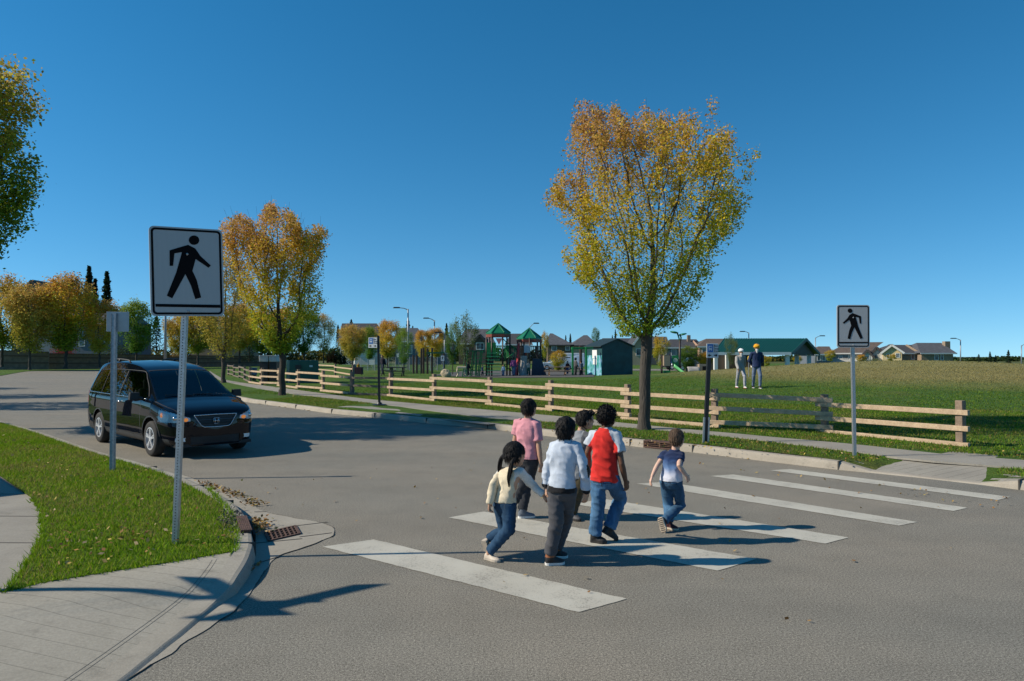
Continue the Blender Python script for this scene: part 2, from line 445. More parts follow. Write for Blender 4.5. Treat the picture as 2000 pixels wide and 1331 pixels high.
# near-left corner: kerb, gutter, apron, lawn, pavement
KLpx = [(0, 822, .13), (77, 843, .13), (192, 881, .13), (269, 902, .13), (334, 922, .13), (357, 931, .13), (415, 958, .13), (450, 978, .13), (473, 1000, .13), (486, 1022, .13), (491, 1046, .13), (491, 1068, .13), (480, 1098, .125), (455, 1137, .092), (417, 1177, .035), (322, 1256, .024), (200, 1352, .022), (60, 1465, .022), (-120, 1640, .022)]
KL = [Vector((-38, 41, .13)), Vector((-24, 28.5, .13)), Vector((-17, 22.1, .13))] + [G(*q) for q in KLpx]
kl = catmull(KL, .12)
def nl(i):                                         # inward = to the right of reversed travel (corner side)
    a = kl[max(i - 1, 0)]; b = kl[min(i + 1, len(kl) - 1)]; t = (b - a); t.z = 0; t.normalize()
    return t, Vector((t.y, -t.x, 0))
kc = MB(); rows = []; back = []; front = []
ramp_i = min(range(len(kl)), key=lambda k: (kl[k] - G(488, 1082, .13)).length)
for i, p in enumerate(kl):
    t, n = nl(i); h = max(p.z, .014)
    e = .006 * mnoise.noise(p * 4.0) + .010 * (mnoise.noise(p * 17) if ramp_i - 2 < i < ramp_i + 12 else 0)
    q = Vector((p.x, p.y, 0)) + n * e
    front.append(q - n * .03); back.append(q + n * .15 + Vector((0, 0, h)))
    rows.append([q - n * .032 + Vector((0, 0, -.03)), q - n * .03 + Vector((0, 0, min(.008, h * .3))), q - n * .012 + Vector((0, 0, h * .72)), q + Vector((0, 0, h * .93)), q + n * .03 + Vector((0, 0, h)), q + n * .15 + Vector((0, 0, h + .003)), q + n * .152 + Vector((0, 0, h - .05))])
kc.rings(rows, False, closed=False)
for px, py in ((300, 912), (395, 948), (452, 980), (492, 1058)):
    g = G(px, py, .13); i = min(range(len(kl)), key=lambda k: (kl[k] - g).length); t, n = nl(i)
    kc.box(Vector((kl[i].x, kl[i].y, .0665)) + n * .06, (.014, .19, .136), rz=math.atan2(t.y, t.x), mi=1)
struct(kc, 'corner_kerb', [GUT, DARKJ])
# gutter apron between kerb and asphalt, swelling round the catch basin
gi0 = min(range(len(kl)), key=lambda k: (kl[k] - G(345, 926, .13)).length)
outer = [G(x, y, .006) for x, y in ((352, 926), (372, 933), (422, 951), (472, 978), (518, 1000), (545, 1006), (576, 1012), (610, 1018), (632, 1022.5), (647, 1029), (653, 1036), (649, 1046), (632, 1055), (595, 1069), (563, 1079), (545, 1086), (529, 1100), (518, 1115), (480, 1169), (441, 1204), (369, 1250), (315, 1287), (246, 1330), (150, 1395), (0, 1500))]
outer = [p + Vector((mnoise.noise(p * 6) * .025, mnoise.noise(p * 6 + Vector((9, 0, 0))) * .025, 0)) for p in catmull(outer, .06)]
ff = [p + Vector((0, 0, .006)) for p in front[gi0:len(kl) - 6]]
gm = MB().fill(outer + list(reversed(ff)))
for (a, b) in (((576, 1027.5), (640, 1020)), ((585, 1049), (648, 1041)), ((500, 1061), (590, 1052.5)), ((495, 1103), (545, 1087)), ((497, 1000), (520, 1000))):
    gm.beam(G(a[0], a[1], .008), G(b[0], b[1], .008), .012, .004, mi=1)
struct(gm, 'gutter', [GUT, DARKJ])
# worn tar edge between gutter and asphalt
tm = MB()
for i in range(0, len(outer) - 1):
    if mnoise.noise(outer[i] * 2.3) > -.05:
        tm.beam(outer[i] + Vector((0, 0, .001)), outer[i + 1] + Vector((0, 0, .0012)), .006 + .006 * mnoise.noise(outer[i] * 5), .0015)
struct(tm, 'gutter_joint', M('tar', (.085, .074, .06), .9, var=.4, bmp=.5))

# apron (kerb ramp) of the near corner
cdv = G(300, 1230, .1) - G(0, 1190, .13); cn = Vector((-cdv.y, cdv.x, 0)).normalized()
APR = concrete_mat('apron_concrete', (.29, .265, .215), (.37, .34, .28), groove=(cn.x, cn.y, .165, .035), fs=45)
ap = MB(); rows = []
for i in range(ramp_i - 1, len(kl)):
    p = kl[i]; t, n = nl(i); h = max(p.z, .014)
    inn = Vector((-.80, -.55, 0)).lerp(Vector((-.95, -.1, 0)), min(1, (i - ramp_i) / 40.0)).normalized()
    b0 = Vector((p.x, p.y, 0)) + n * .149; row = []
    for o in (0, .02, .12, .25, .45, .7, 1.0, 1.3, 1.7, 2.4, 3.4, 5.0):
        f = min(1.0, o / 1.5)
        row.append(b0 + inn * o + Vector((0, 0, h + .002 + (.132 - h) * f)))
    rows.append(row)
ap.rings(rows, False, closed=False)
for off, w in ((.10, .004), (.135, .005)):          # double tooled line along the kerb
    pts = []
    for i in range(ramp_i, len(kl) - 2):
        p = kl[i]; t, n = nl(i); inn = Vector((-.80, -.55, 0)).lerp(Vector((-.95, -.1, 0)), min(1, (i - ramp_i) / 40.0)).normalized()
        o = off; f = min(1.0, o / 1.5); h = max(p.z, .014)
        pts.append(Vector((p.x, p.y, 0)) + n * .149 + inn * o + Vector((0, 0, h + .0028 + (.132 - h) * f)))
    for a, b in zip(pts, pts[1:]): ap.beam(a, b, w, .001, mi=1)
struct(ap, 'corner_apron', [APR, SOFTJ])
# corner pavement plate under the lawn
bi = [b for i, b in enumerate(back) if i <= ramp_i]
plate = [Vector((b.x, b.y, .121)) for b in bi] + [G(x, y, .121) for x, y in ((470, 1080), (384, 1095), (200, 1125), (0, 1164), (-200, 1215))] + [Vector((-14, 5, .121)), Vector((-42, 30, .121))]
pm = MB().fill(plate)
for (a, b) in (((-20, 1008.5), (84, 1009)), ((-20, 1060.5), (82, 1061)), ((-20, 965), (45, 966))):
    pm.beam(G(a[0], a[1], .1215), G(b[0], b[1], .1215), .012, .006, mi=1)
struct(pm, 'corner_sidewalk', [CONC, DARKJ])
# corner lawn
LB = [(63, 974), (78, 990), (84, 1010), (84, 1045), (76, 1062), (60, 1088), (44, 1115), (27, 1139), (8, 1153), (0, 1158), (40, 1149), (77, 1139), (192, 1120), (307, 1102), (384, 1089), (440, 1079), (457, 1076)]
edge = [b for i, b in enumerate(back) if i <= ramp_i]
lp = [Vector((b.x, b.y, .137)) for b in edge] + [G(x, y, .137) for x, y in reversed(LB)] + [G(x, y, .137) for x, y in ((0, 930), (-60, 905))] + [Vector((-12.5, 12.8, .137)), Vector((-24, 24, .137)), Vector((-40, 41, .137))]
LPOLY = [(p.x, p.y) for p in lp]
struct(MB().fill(lp), 'corner_lawn', LAWNL)

# crosswalk bars, each from its measured corners
BARS = [((630, 1068), (730, 1054), (1224, 1170), (1130, 1196)),
        ((876, 1011), (944, 999.5), (1478, 1092), (1402, 1115)),
        ((1120, 985), (1178, 974.5), (1658, 1050), (1612, 1062)),
        ((1243, 945), (1300, 941.5), (1792, 1020), (1755, 1027)),
        ((1388, 930), (1432, 927), (1890, 992), (1862, 998.5)),
        ((1504, 919), (1542, 916.5), (1974, 971), (1948, 977))]
for bar in BARS:
    c = [G(x, y, .0045) for x, y in bar]; pts = []
    for k in range(4):
        a, b = c[k], c[(k + 1) % 4]; n = max(2, int((b - a).length / .035))
        amp = .012 if k in (1, 3) else .004
        for i in range(n):
            q = a.lerp(b, i / n); pts.append(q + Vector((mnoise.noise(q * 9) * amp * .6 + mnoise.noise(q * 31) * amp * .5, mnoise.noise(q * 9 + Vector((5, 5, 5))) * amp, 0)))
    struct(MB().fill(pts), 'crosswalk_bar', PAINT)

# far side of the distant cross street
fs_ = [G(x, y, .03) for x, y in ((-260, 775), (-110, 748), (0, 734), (29, 729), (61, 725), (130, 724), (195, 723), (300, 722), (430, 720), (560, 718))]
fm = MB().fill(catmull(fs_, 3.0) + [Vector((-20, 150, .03)), Vector((-150, 150, .03)), Vector((-150, 30, .03))])
struct(fm, 'far_verge', LAWN)

# ------------------------------------------------------------------ grass blades and fallen leaves
def blades(n, poly, zf, hmin, hmax, w, cols, name, near=1.0, keep=None):
    xs = [p[0] for p in poly]; ys = [p[1] for p in poly]
    x = rng.uniform(max(-13.5, min(xs)), max(xs), n); y = rng.uniform(min(ys), min(max(ys), 62), n)
    k = inpoly(x, y, poly)
    if keep is not None: k &= keep(x, y)
    x, y = x[k], y[k]; n = len(x)
    a = rng.uniform(0, 2 * np.pi, n); h = rng.uniform(hmin, hmax, n); l = rng.uniform(.2, .9, n) * h; b = rng.uniform(0, 2 * np.pi, n)
    wv = w * rng.uniform(.6, 1.3, n)
    z = zf(x, y)
    V = np.zeros((n, 3, 3), np.float32)
    V[:, 0] = np.stack([x - np.cos(a) * wv, y - np.sin(a) * wv, z], 1)
    V[:, 1] = np.stack([x + np.cos(a) * wv, y + np.sin(a) * wv, z], 1)
    V[:, 2] = np.stack([x + np.cos(b) * l, y + np.sin(b) * l, z + h], 1)
    pn = np.array([mnoise.noise(Vector((a_ * .9, b_ * .9, 1))) for a_, b_ in zip(x[::1], y[::1])]) if n < 600000 else 0
    c = np.array(cols)[np.clip((rng.random(n) * len(cols) * .8 + (pn + .35) * 2.2).astype(int), 0, len(cols) - 1)] * rng.uniform(*((.7, 1.3) if near == 1.0 else (.88, 1.14)), (n, 1))
    return V, c
GB = attr_mat('grass_blade', .6, .35, .08)
g1 = [(.15, .275, .008), (.20, .34, .010), (.105, .21, .006), (.24, .34, .015), (.32, .30, .06), (.30, .24, .09)]
V1, c1 = blades(420000, [q_ for q_ in LPOLY if q_[1] < 19] , lambda x, y: np.full(x.shape, .135), .02, .055, .0045, g1, 'near', keep=lambda x, y: (x > -13.5) & (y < 18))
ed = [G(x, y, .137) for x, y in LB + [(461, 1050), (455, 1010), (436, 985), (405, 952)]]
ex = []
for p, q in zip(ed, ed[1:]):
    for _ in range(int((q - p).length * 220)):
        f = random.random(); s = p.lerp(q, f) + Vector((random.gauss(0, .02), random.gauss(0, .02), 0)); ex.append(s)
ex = np.array([tuple(p) for p in ex]); n = len(ex); a = rng.uniform(0, 6.28, n); h = rng.uniform(.015, .048, n)
V2 = np.zeros((n, 3, 3), np.float32); V2[:, 0] = ex - np.stack([np.cos(a), np.sin(a), 0 * a], 1) * .006; V2[:, 1] = ex + np.stack([np.cos(a), np.sin(a), 0 * a], 1) * .006
V2[:, 2] = ex + np.stack([rng.normal(0, .03, n), rng.normal(0, .03, n), h], 1); V2[:, :2, 2] = .12
c2 = np.array(g1)[rng.integers(0, 4, n)] * rng.uniform(.7, 1.3, (n, 1))
tag(soup('corner_grass_blades', np.concatenate([V1, V2]), 3, GB, np.concatenate([c1, c2])), 'short bright green grass blades covering the near corner lawn', 'grass', kind='stuff')
# boulevard + park edge tufts
kpp = np.array([(p.x, p.y) for p in kp])
swl = [(p.x, p.y) for p in A] + [(p.x, p.y) for p in reversed(B)]
padp = [(p[0], p[1]) for p in pad.v[:12]]
TV = np.vectorize(T)
def parkside(x, y):
    ok = np.zeros(x.shape, bool)
    kpoly = [(p.x, p.y) for p in [kp[i] + frame_at(kp, i)[1] * .2 for i in range(0, len(kp), 3)]] + [(-60, 160), (60, 160), (60, -18)]
    ok = inpoly(x, y, kpoly) & ~inpoly(x, y, swl) & ~inpoly(x, y, padp)
    s = (x - RAMP0.x) * tdir.x + (y - RAMP0.y) * tdir.y; o = (x - RAMP0.x) * tdir.y - (y - RAMP0.y) * tdir.x
    return ok & ~((s > -.1) & (s < rlen + .1) & (o > -.1) & (o < 2.3))
g2 = [(.11, .20, .014), (.14, .245, .016), (.085, .165, .012), (.19, .22, .035), (.25, .21, .06)]
V3, c3 = blades(420000, [(-13, 20), (-8, 32), (4, 27), (14, 20), (14, 6), (8, 6), (4, 12)], lambda x, y: TV(x, y) - .002, .02, .055, .009, g2, 'b', keep=parkside)
g3 = [(.095, .185, .016), (.125, .225, .018), (.075, .15, .013), (.155, .19, .028)]
V4, c4 = blades(150000, [(-14, 31), (-10, 45), (10, 45), (26, 38), (26, 12), (14, 10), (13, 20), (4, 27), (-8, 32)], lambda x, y: TV(x, y) - .002, .02, .05, .016, g3, 'c', 2.0, keep=parkside)
dry = np.array([T(a_, b_) for a_, b_ in zip(V4[:, 0, 0], V4[:, 0, 1])]); k = np.clip((dry - .45) / .35, 0, 1)[:, None]
c4 = c4 * (1 - k) + k * np.array((.30, .25, .10)) * rng.uniform(.88, 1.14, (len(c4), 1))
V5, c5 = blades(30000, [(4, 30), (4, 60), (26, 58), (40, 50), (40, 30)], lambda x, y: TV(x, y) - .002, .03, .07, .02, [(.30, .27, .11), (.28, .24, .09), (.25, .23, .08)], 'd', 2.0, keep=lambda x, y: TV(x, y) > .62)
tag(soup('park_grass_blades', np.concatenate([V3, V4, V5]), 3, GB, np.concatenate([c3, c4, c5])), 'mown green grass of the verge and park turning dry on the mound', 'grass', kind='stuff')

def leaf_quads(P_, size, rngl, flat=.35):
    n = len(P_); d = rngl.normal(0, 1, (n, 3)); d[:, 2] *= flat; d /= np.linalg.norm(d, axis=1)[:, None]
    e = rngl.normal(0, 1, (n, 3)); e[:, 2] *= flat; e -= d * (e * d).sum(1)[:, None]; e /= np.linalg.norm(e, axis=1)[:, None]
    s = size * rngl.uniform(.6, 1.3, (n, 1)); V = np.zeros((n, 4, 3), np.float32)
    V[:, 0] = P_ - d * s * .5; V[:, 1] = P_ + e * s * .3; V[:, 2] = P_ + d * s * .5; V[:, 3] = P_ - e * s * .3
    return V
LP = []
def scat(n, poly, z, fn=None):
    xs = [p[0] for p in poly]; ys = [p[1] for p in poly]; c = 0
    while c < n:
        x, y = random.uniform(min(xs), max(xs)), random.uniform(min(ys), max(ys))
        if inpoly(np.array([x]), np.array([y]), poly)[0]:
            LP.append((x, y, (T(x, y) if z is None else z) + .014)); c += 1
def q(*a, z=.13): return [tuple(G(x, y, z))[:2] for x, y in a]
scat(230, q((0, 850), (330, 930), (455, 1020), (455, 1070), (60, 1135), (84, 1010)), .165)
scat(70, q((120, 1040), (300, 1030), (300, 1095), (110, 1120)), .165)
for _ in range(300):                               # heaped along the gutter line and the basin
    f = random.random() ** .8; i = gi0 + int(f * (ramp_i - 18 - gi0)); t, n = nl(i); j = random.gauss(0, .05) - .24 * (f > .05) - .12 * f
    p = kl[i] + n * j; LP.append((p.x, p.y, .018 + abs(random.gauss(0, .012))))
for _ in range(260):
    p = G(random.gauss(505, 12), random.gauss(1030, 7), .02); LP.append((p.x, p.y, .03 + random.uniform(0, .04)))
scat(60, q((480, 1095), (515, 1100), (440, 1170), (420, 1172), z=0), .01)
scat(26, q((440, 930), (950, 900), (900, 1000), (660, 1060), (560, 1000), z=0), .004)
scat(40, q((1300, 900), (1640, 935), (1980, 975), (1980, 1000), (1500, 930), z=0), .006)
scat(50, q((900, 850), (1200, 880), (2000, 1000), (2000, 1300), (1200, 1300), (700, 960), z=0), .004)
for _ in range(420):                               # along the far kerb foot
    i = random.randrange(int(len(kp) * .22), int(len(kp) * .62)); t, n = frame_at(kp, i)
    if mnoise.noise(kp[i] * .9) > .05: p = kp[i] - n * abs(random.gauss(.03, .06)); LP.append((p.x, p.y, .012))
scat(420, q((1000, 832), (1210, 872), (1440, 884), (1640, 905), (1760, 905), (1700, 893), (1450, 862), (1210, 840)), .15)
scat(330, q((1160, 815), (1300, 833), (1500, 852), (1700, 872), (2000, 897), (2000, 880), (1700, 860), (1400, 835)), .15)
scat(200, q((480, 760), (620, 785), (720, 794), (720, 787), (560, 768)), .15)
scat(260, q((800, 760), (1200, 790), (1990, 860), (1990, 820), (1200, 765)), None)
LP_ = np.array(LP); lc = np.array([(.35, .19, .05), (.42, .28, .10), (.26, .13, .04), (.45, .33, .08), (.20, .10, .035), (.40, .30, .16)])
tag(soup('fallen_leaves', leaf_quads(LP_, .046, rng), 4, attr_mat('dead_leaf', .7, .15), lc[rng.integers(0, 6, len(LP_))] * rng.uniform(.7, 1.2, (len(LP_), 1))), 'dry yellow and brown leaves lying on grass gutter and road', 'leaves', kind='stuff')
# ================================================================== trees
LEAF = attr_mat('leaf', .55, .42, .12)
BARK = M('bark', (.060, .050, .040), .9, var=.4, scale=14, bmp=.9, bscale=30, bdist=.03, stretch=(1, 1, .18))
BARKD = M('bark_dark', (.045, .036, .028), .9, var=.4, scale=10, bmp=.6, bscale=30, stretch=(1, 1, .2))
def colonize(att, trunk, step, infl, kill, r, maxit=160, up=.12, seed=1):
    """grow branches from the trunk points towards the attraction points; returns nodes, parents"""
    rg = np.random.default_rng(seed)
    nodes = [np.array(p, float) for p in trunk]; par = [i - 1 for i in range(len(trunk))]
    att = att.copy(); alive = np.ones(len(att), bool); near = np.full(len(att), 1e9); who = np.zeros(len(att), int)
    new0 = 0
    for it in range(maxit):
        NA = np.array(nodes[new0:])
        if len(NA):
            for s in range(0, len(NA), 400):
                d = np.linalg.norm(att[:, None] - NA[None, s:s + 400], axis=2); k = d.argmin(1); dm = d[np.arange(len(att)), k]
                b = dm < near; near[b] = dm[b]; who[b] = k[b] + new0 + s
        alive &= near > kill
        use = alive & (near < infl)
        if not use.any(): break
        new0 = len(nodes); acc = {}
        for a in np.nonzero(use)[0]:
            v = att[a] - nodes[who[a]]; v /= np.linalg.norm(v) + 1e-9; acc.setdefault(who[a], []).append(v)
        for n, vs in acc.items():
            d = np.mean(vs, 0) + np.array((0, 0, up)) + rg.normal(0, .10, 3); d /= np.linalg.norm(d) + 1e-9
            nodes.append(nodes[n] + d * step); par.append(n)
        if len(nodes) > 12000: break
    return np.array(nodes), par
def branch_mesh(nodes, par, r_tip, r_base, pw=2.3, nmin=3):
    n = len(nodes); kids = [[] for _ in range(n)]
    for i, p in enumerate(par):
        if p >= 0: kids[p].append(i)
    rad = np.zeros(n)
    for i in reversed(range(n)): rad[i] = (sum(rad[k] ** pw for k in kids[i])) ** (1 / pw) if kids[i] else r_tip
    sc = (r_base - r_tip) / max(1e-6, rad[0] - r_tip); rad = r_tip + (rad - r_tip) * sc
    mb = MB(); stack = [(0, -1)]
    while stack:
        i, p = stack.pop(); ch = [nodes[p]] if p >= 0 else []; rr = [min(rad[p], rad[i] * 1.25)] if p >= 0 else []
        while True:
            ch.append(nodes[i]); rr.append(rad[i])
            if not kids[i]: break
            ks = sorted(kids[i], key=lambda k: -rad[k])
            for k in ks[1:]: stack.append((k, i))
            i = ks[0]
        if len(ch) > 1:
            sides = 10 if rr[0] > .08 else 6 if rr[0] > .025 else nmin
            mb.tube([Vector(c) for c in ch], rr, sides, cap=False)
    return mb, rad, kids
def leaves_at(pts, k, spread, size, colf, rg, flat=.75):
    C = np.repeat(pts, k, axis=0) + rg.normal(0, spread, (len(pts) * k, 3))
    return leaf_quads(C, size, rg, flat), colf(C, rg)
def shoots(tips, ctr, n, lo, hi, rg, m=9):
    o = rg.choice(len(tips), n); P_ = tips[o]; d = P_ - np.array(ctr); d /= np.linalg.norm(d, axis=1)[:, None] + 1e-9
    d = d * .6 + np.array((0, 0, .75)) + rg.normal(0, .22, (n, 3)); d /= np.linalg.norm(d, axis=1)[:, None]
    L_ = rg.uniform(lo, hi, n); f = np.linspace(.1, 1, m)
    pts = (P_[:, None] + d[:, None] * (L_[:, None] * f[None])[:, :, None]).reshape(-1, 3)
    return pts, P_, P_ + d * L_[:, None]
def vase(w, seed, notch=.18, dens=1.0, top=.12):
    """attraction volume test for an upswept, vase-shaped crown in unit height: returns f(t)->half width profile"""
    ts = np.array([0, .06, .18, .35, .55, .72, .86, .95, 1.0]); ws = np.array([.10, .30, .56, .80, .98, 1.0, .86, .62, .25]) * w
    return lambda t: np.interp(t, ts, ws)
def crown_pts(n, cx, cy, z0, z1, hw, seed, shell=.55, lump=.9, depth=1.0, cxf=None):
    rg = np.random.default_rng(seed); out = []
    while len(out) < n:
        t = rg.random(); a = rg.random() * 6.2832; w = float(hw(t)); u = rg.random() ** (.5 if rg.random() > shell else .22)
        x = math.cos(a) * u; y = math.sin(a) * u; z = z0 + t * (z1 - z0)
        q = Vector((x * 1.7 + seed, y * 1.7, t * 3.1 + seed * .3))
        if mnoise.noise(q) * lump < -.16 - .25 * (1 - u): continue
        ox = cxf(t) if cxf else 0.0
        out.append((cx + ox + x * w, cy + y * w * depth, z))
    return np.array(out)
def palette(stops, jit=.25, side=None):
    ts = np.array([s[0] for s in stops]); cs = np.array([s[1] for s in stops])
    def f(t, x, rg):
        t = np.clip(t + rg.normal(0, .13, len(t)) + (side * x if side is not None else 0), 0, 1)
        c = np.stack([np.interp(t, ts, cs[:, k]) for k in range(3)], 1)
        return 1.6 * c * rg.uniform(1 - jit, 1 + jit, (len(t), 1)) * rg.uniform(.88, 1.12, (len(t), 3))
    return f
GOLD = [(0, (.13, .20, .018)), (.28, (.25, .25, .018)), (.52, (.39, .29, .020)), (.76, (.38, .235, .038)), (1, (.35, .20, .070))]
YEL = [(0, (.16, .20, .02)), (.4, (.28, .25, .025)), (.75, (.36, .25, .03)), (1, (.34, .18, .04))]
ORG = [(0, (.28, .27, .03)), (.35, (.38, .29, .03)), (.7, (.40, .245, .04)), (1, (.36, .19, .055))]
BRN = [(0, (.24, .23, .03)), (.5, (.33, .25, .045)), (1, (.33, .20, .065))]
GRN = [(0, (.06, .13, .015)), (.5, (.10, .18, .02)), (1, (.19, .22, .03))]
DGR = [(0, (.035, .08, .012)), (.6, (.06, .12, .018)), (1, (.16, .17, .03))]
OLV = [(0, (.07, .10, .03)), (1, (.12, .14, .05))]
def make_tree(label, base, height, w, seed, stops, fork=.24, natt=420, r_base=.12, leaf=.085, k=14, spread=.16, step=None, lean=(0, 0), group=None, name='autumn_tree', cat='tree', hw=None, cxf=None, depth=1.0, jit=.25, lump=.9, side=None, trunk_wob=.03, rtip=.006, nside=3, shell=.55):
    base = Vector(base); rg = np.random.default_rng(seed)
    z0 = height * fork; hw = hw or vase(w, seed)
    att = crown_pts(natt, lean[0], lean[1], z0 * .92, height, hw, seed, lump=lump, cxf=cxf, depth=depth, shell=shell)
    n = 9; tr = [(lean[0] * i / n * .5 + trunk_wob * math.sin(i * 1.3 + seed), lean[1] * i / n * .5 + trunk_wob * math.cos(i * 1.7 + seed) - trunk_wob * math.cos(seed), z0 * i / n) for i in range(n + 1)]
    step = step or height * .035
    nodes, par = colonize(att, tr, step, height * .9, step * 1.6, 0, seed=seed)
    mb, rad, kids = branch_mesh(nodes, par, rtip, r_base, pw=2.0, nmin=nside)
    mb.lathe(tr[0], [(r_base * 1.55, -.06), (r_base * 1.28, .05), (r_base * 1.02, .22)], 10, cap=False)
    t = thing(name, label, cat, base, 0, group)
    mb.build('trunk', BARK, t, smooth=True, world=False, fixn=False)
    tips = np.array([nodes[i] for i in range(n + 1, len(nodes)) if rad[i] < rtip * 2.1])
    sp, sa, sb = shoots(att, (lean[0], lean[1], z0), max(20, natt // 7), height * .03, height * .10, rg, 7)
    src = np.concatenate([tips, att, sp])
    pf = palette(stops, jit, side)
    V, c = leaves_at(src, k, spread, leaf, lambda C, r_: pf((C[:, 2] - z0) / (height - z0) * (.84 if name == 'autumn_tree' else 1), C[:, 0] / max(w, .1), r_), rg)
    keep = V[:, 0, 2] > z0 * .75
    soup('crown', V[keep], 4, LEAF, c[keep], t)
    return t

# the big elm by the crosswalk: outline measured from the photograph
BT = G(1258, 841, .13); BT.z = .125; Yb = BT.y; ppm = F / Yb
def cv(x, y): q = P(1040 + x * .53364, 170 + y * .53364, Yb); return q.x - BT.x, q.z - BT.z
Lo = [cv(*q) for q in ((330, 905), (300, 870), (265, 820), (205, 750), (140, 685), (95, 625), (72, 572), (78, 510), (52, 435), (68, 380), (92, 300), (95, 245), (150, 165), (158, 95), (172, 58))]
Ro = [cv(*q) for q in ((450, 905), (500, 880), (560, 850), (620, 780), (650, 735), (660, 680), (712, 610), (745, 530), (768, 480), (785, 420), (800, 350), (812, 290), (812, 225), (735, 180), (690, 110), (665, 40))]
lz = np.array([p[1] for p in Lo]); lx = np.array([p[0] for p in Lo]); rz_ = np.array([p[1] for p in Ro]); rx = np.array([p[0] for p in Ro])
zt0, zt1 = float(min(lz[0], rz_[0])), float(rz_[-1])
def btop(x): return np.interp(x, [cv(172, 0)[0], cv(200, 0)[0], cv(285, 0)[0], cv(350, 0)[0], cv(400, 0)[0], cv(455, 0)[0], cv(530, 0)[0], cv(600, 0)[0], cv(665, 0)[0], cv(700, 0)[0], cv(740, 0)[0], cv(812, 0)[0]], [cv(0, y)[1] for y in (55, 62, 72, 95, 75, 120, 80, 85, 36, 95, 170, 215)])
ztt = lambda t: zt0 + t * (zt1 - zt0)
hwB = lambda t: (np.interp(ztt(t), rz_, rx) - np.interp(ztt(t), lz, lx)) / 2
cxB = lambda t: float(np.interp(ztt(t), rz_, rx) + np.interp(ztt(t), lz, lx)) / 2
def big_tree():
    rg = np.random.default_rng(5); out = []
    while len(out) < 2600:
        t = rg.random(); a = rg.random() * 6.2832; w = float(hwB(t)); u = rg.random() ** (.5 if rg.random() > .5 else .25)
        x = cxB(t) + math.cos(a) * u * w; y = math.sin(a) * u * w * .95; z = float(ztt(t))
        sc = Yb / (Yb + y); xe = (x + BT.x) * sc - BT.x; zz = (z + BT.z - CZ) * sc + CZ - BT.z
        if zz > btop(xe) - .12 - .35 * rg.random() or rg.random() < .42 * t * t: continue
        q = Vector((x * .95, y * .95, z * .8))
        if mnoise.noise(q) + .5 * mnoise.noise(q * 2.3) < -.10 - .25 * (1 - u): continue
        out.append((x, y, z))
    att = np.array(out)
    fk = P(1262, 655, Yb); fz = fk.z - BT.z
    tr = [(.015 * math.sin(i * .9) * (i / 10) + (fk.x - BT.x) * i / 10, .02 * math.cos(i), fz * .97 * i / 10) for i in range(11)]
    nodes, par = colonize(att, tr, .16, 6.0, .25, 0, seed=3, up=.22)
    mb, rad, kids = branch_mesh(nodes, par, .0035, .128, pw=2.0)
    rr = np.linalg.norm(nodes[:11], axis=1)
    mb.lathe((0, 0, 0), [(.225, -.05), (.175, .04), (.145, .16), (.130, .4)], 14, cap=False)
    t = thing('elm_tree', 'tall vase-shaped elm with golden leaves beside the red-brown storm drain', 'tree', BT, 0, 'elms along the roadside verge')
    tips = np.array([nodes[i] for i in range(11, len(nodes)) if rad[i] < .012])
    outer = att[(np.abs(att[:, 0] - cxB(.6)) > 1.2) | (att[:, 2] > zt0 + .62 * (zt1 - zt0))]
    sp, sa, sb = shoots(outer, (0, 0, zt0), 260, .15, .5, rg)
    for a_, b_ in zip(sa, sb): mb.tube([Vector(a_), Vector(b_)], [.004, .002], 3, cap=False)
    mb.build('trunk', BARK, t, smooth=True, world=False, fixn=False)
    src = np.concatenate([tips, att, sp[::2], sp[1::2]]); pf = palette(GOLD, .28, -.16)
    V, c = leaves_at(src, 9, .075, .064, lambda C, r_: pf((C[:, 2] - zt0) / (zt1 - zt0) , C[:, 0] / 2.3, r_), rg)
    sc = Yb / (Yb + V[:, 0, 1]); vx = (V[:, 0, 0] + BT.x) * sc - BT.x; vz = (V[:, 0, 2] + BT.z - CZ) * sc + CZ - BT.z; wob = rg.normal(0, .07, len(vz))
    keep = (vz > fz * .98) & (vz < btop(vx) + .10 + wob) & (vx > np.interp(vz, lz, lx) - .10 + wob) & (vx < np.interp(vz, rz_, rx) + .10 + wob)
    soup('crown', V[keep], 4, LEAF, c[keep], t)
big_tree()

# second elm further up the verge
Lt = G(551, 772, .13); Lt.z = .125; pm2 = F / Lt.y
def cv2(x, y): q = P(420 + x * .3081, 390 + y * .3081, Lt.y); return q.x - Lt.x, q.z - Lt.z
Lo2 = [cv2(*q) for q in ((395, 985), (350, 940), (250, 850), (215, 750), (165, 600), (110, 470), (70, 380), (45, 300), (30, 200), (50, 140))]
Ro2 = [cv2(*q) for q in ((460, 985), (480, 920), (560, 820), (640, 740), (690, 640), (650, 560), (690, 400), (715, 300), (720, 230), (650, 170), (520, 120), (400, 45))]
l2z = np.array([p[1] for p in Lo2]); l2x = np.array([p[0] for p in Lo2]); r2z = np.array([p[1] for p in Ro2]); r2x = np.array([p[0] for p in Ro2])
za, zb = float(min(l2z[0], r2z[0])), float(r2z[-1]); zf2 = lambda t: za + t * (zb - za)
tp2 = lambda x: np.interp(x, [cv2(40, 0)[0], cv2(180, 0)[0], cv2(260, 0)[0], cv2(320, 0)[0], cv2(400, 0)[0], cv2(520, 0)[0], cv2(560, 0)[0], cv2(640, 0)[0], cv2(720, 0)[0]], [cv2(0, y)[1] for y in (150, 120, 170, 60, 40, 120, 240, 165, 225)])
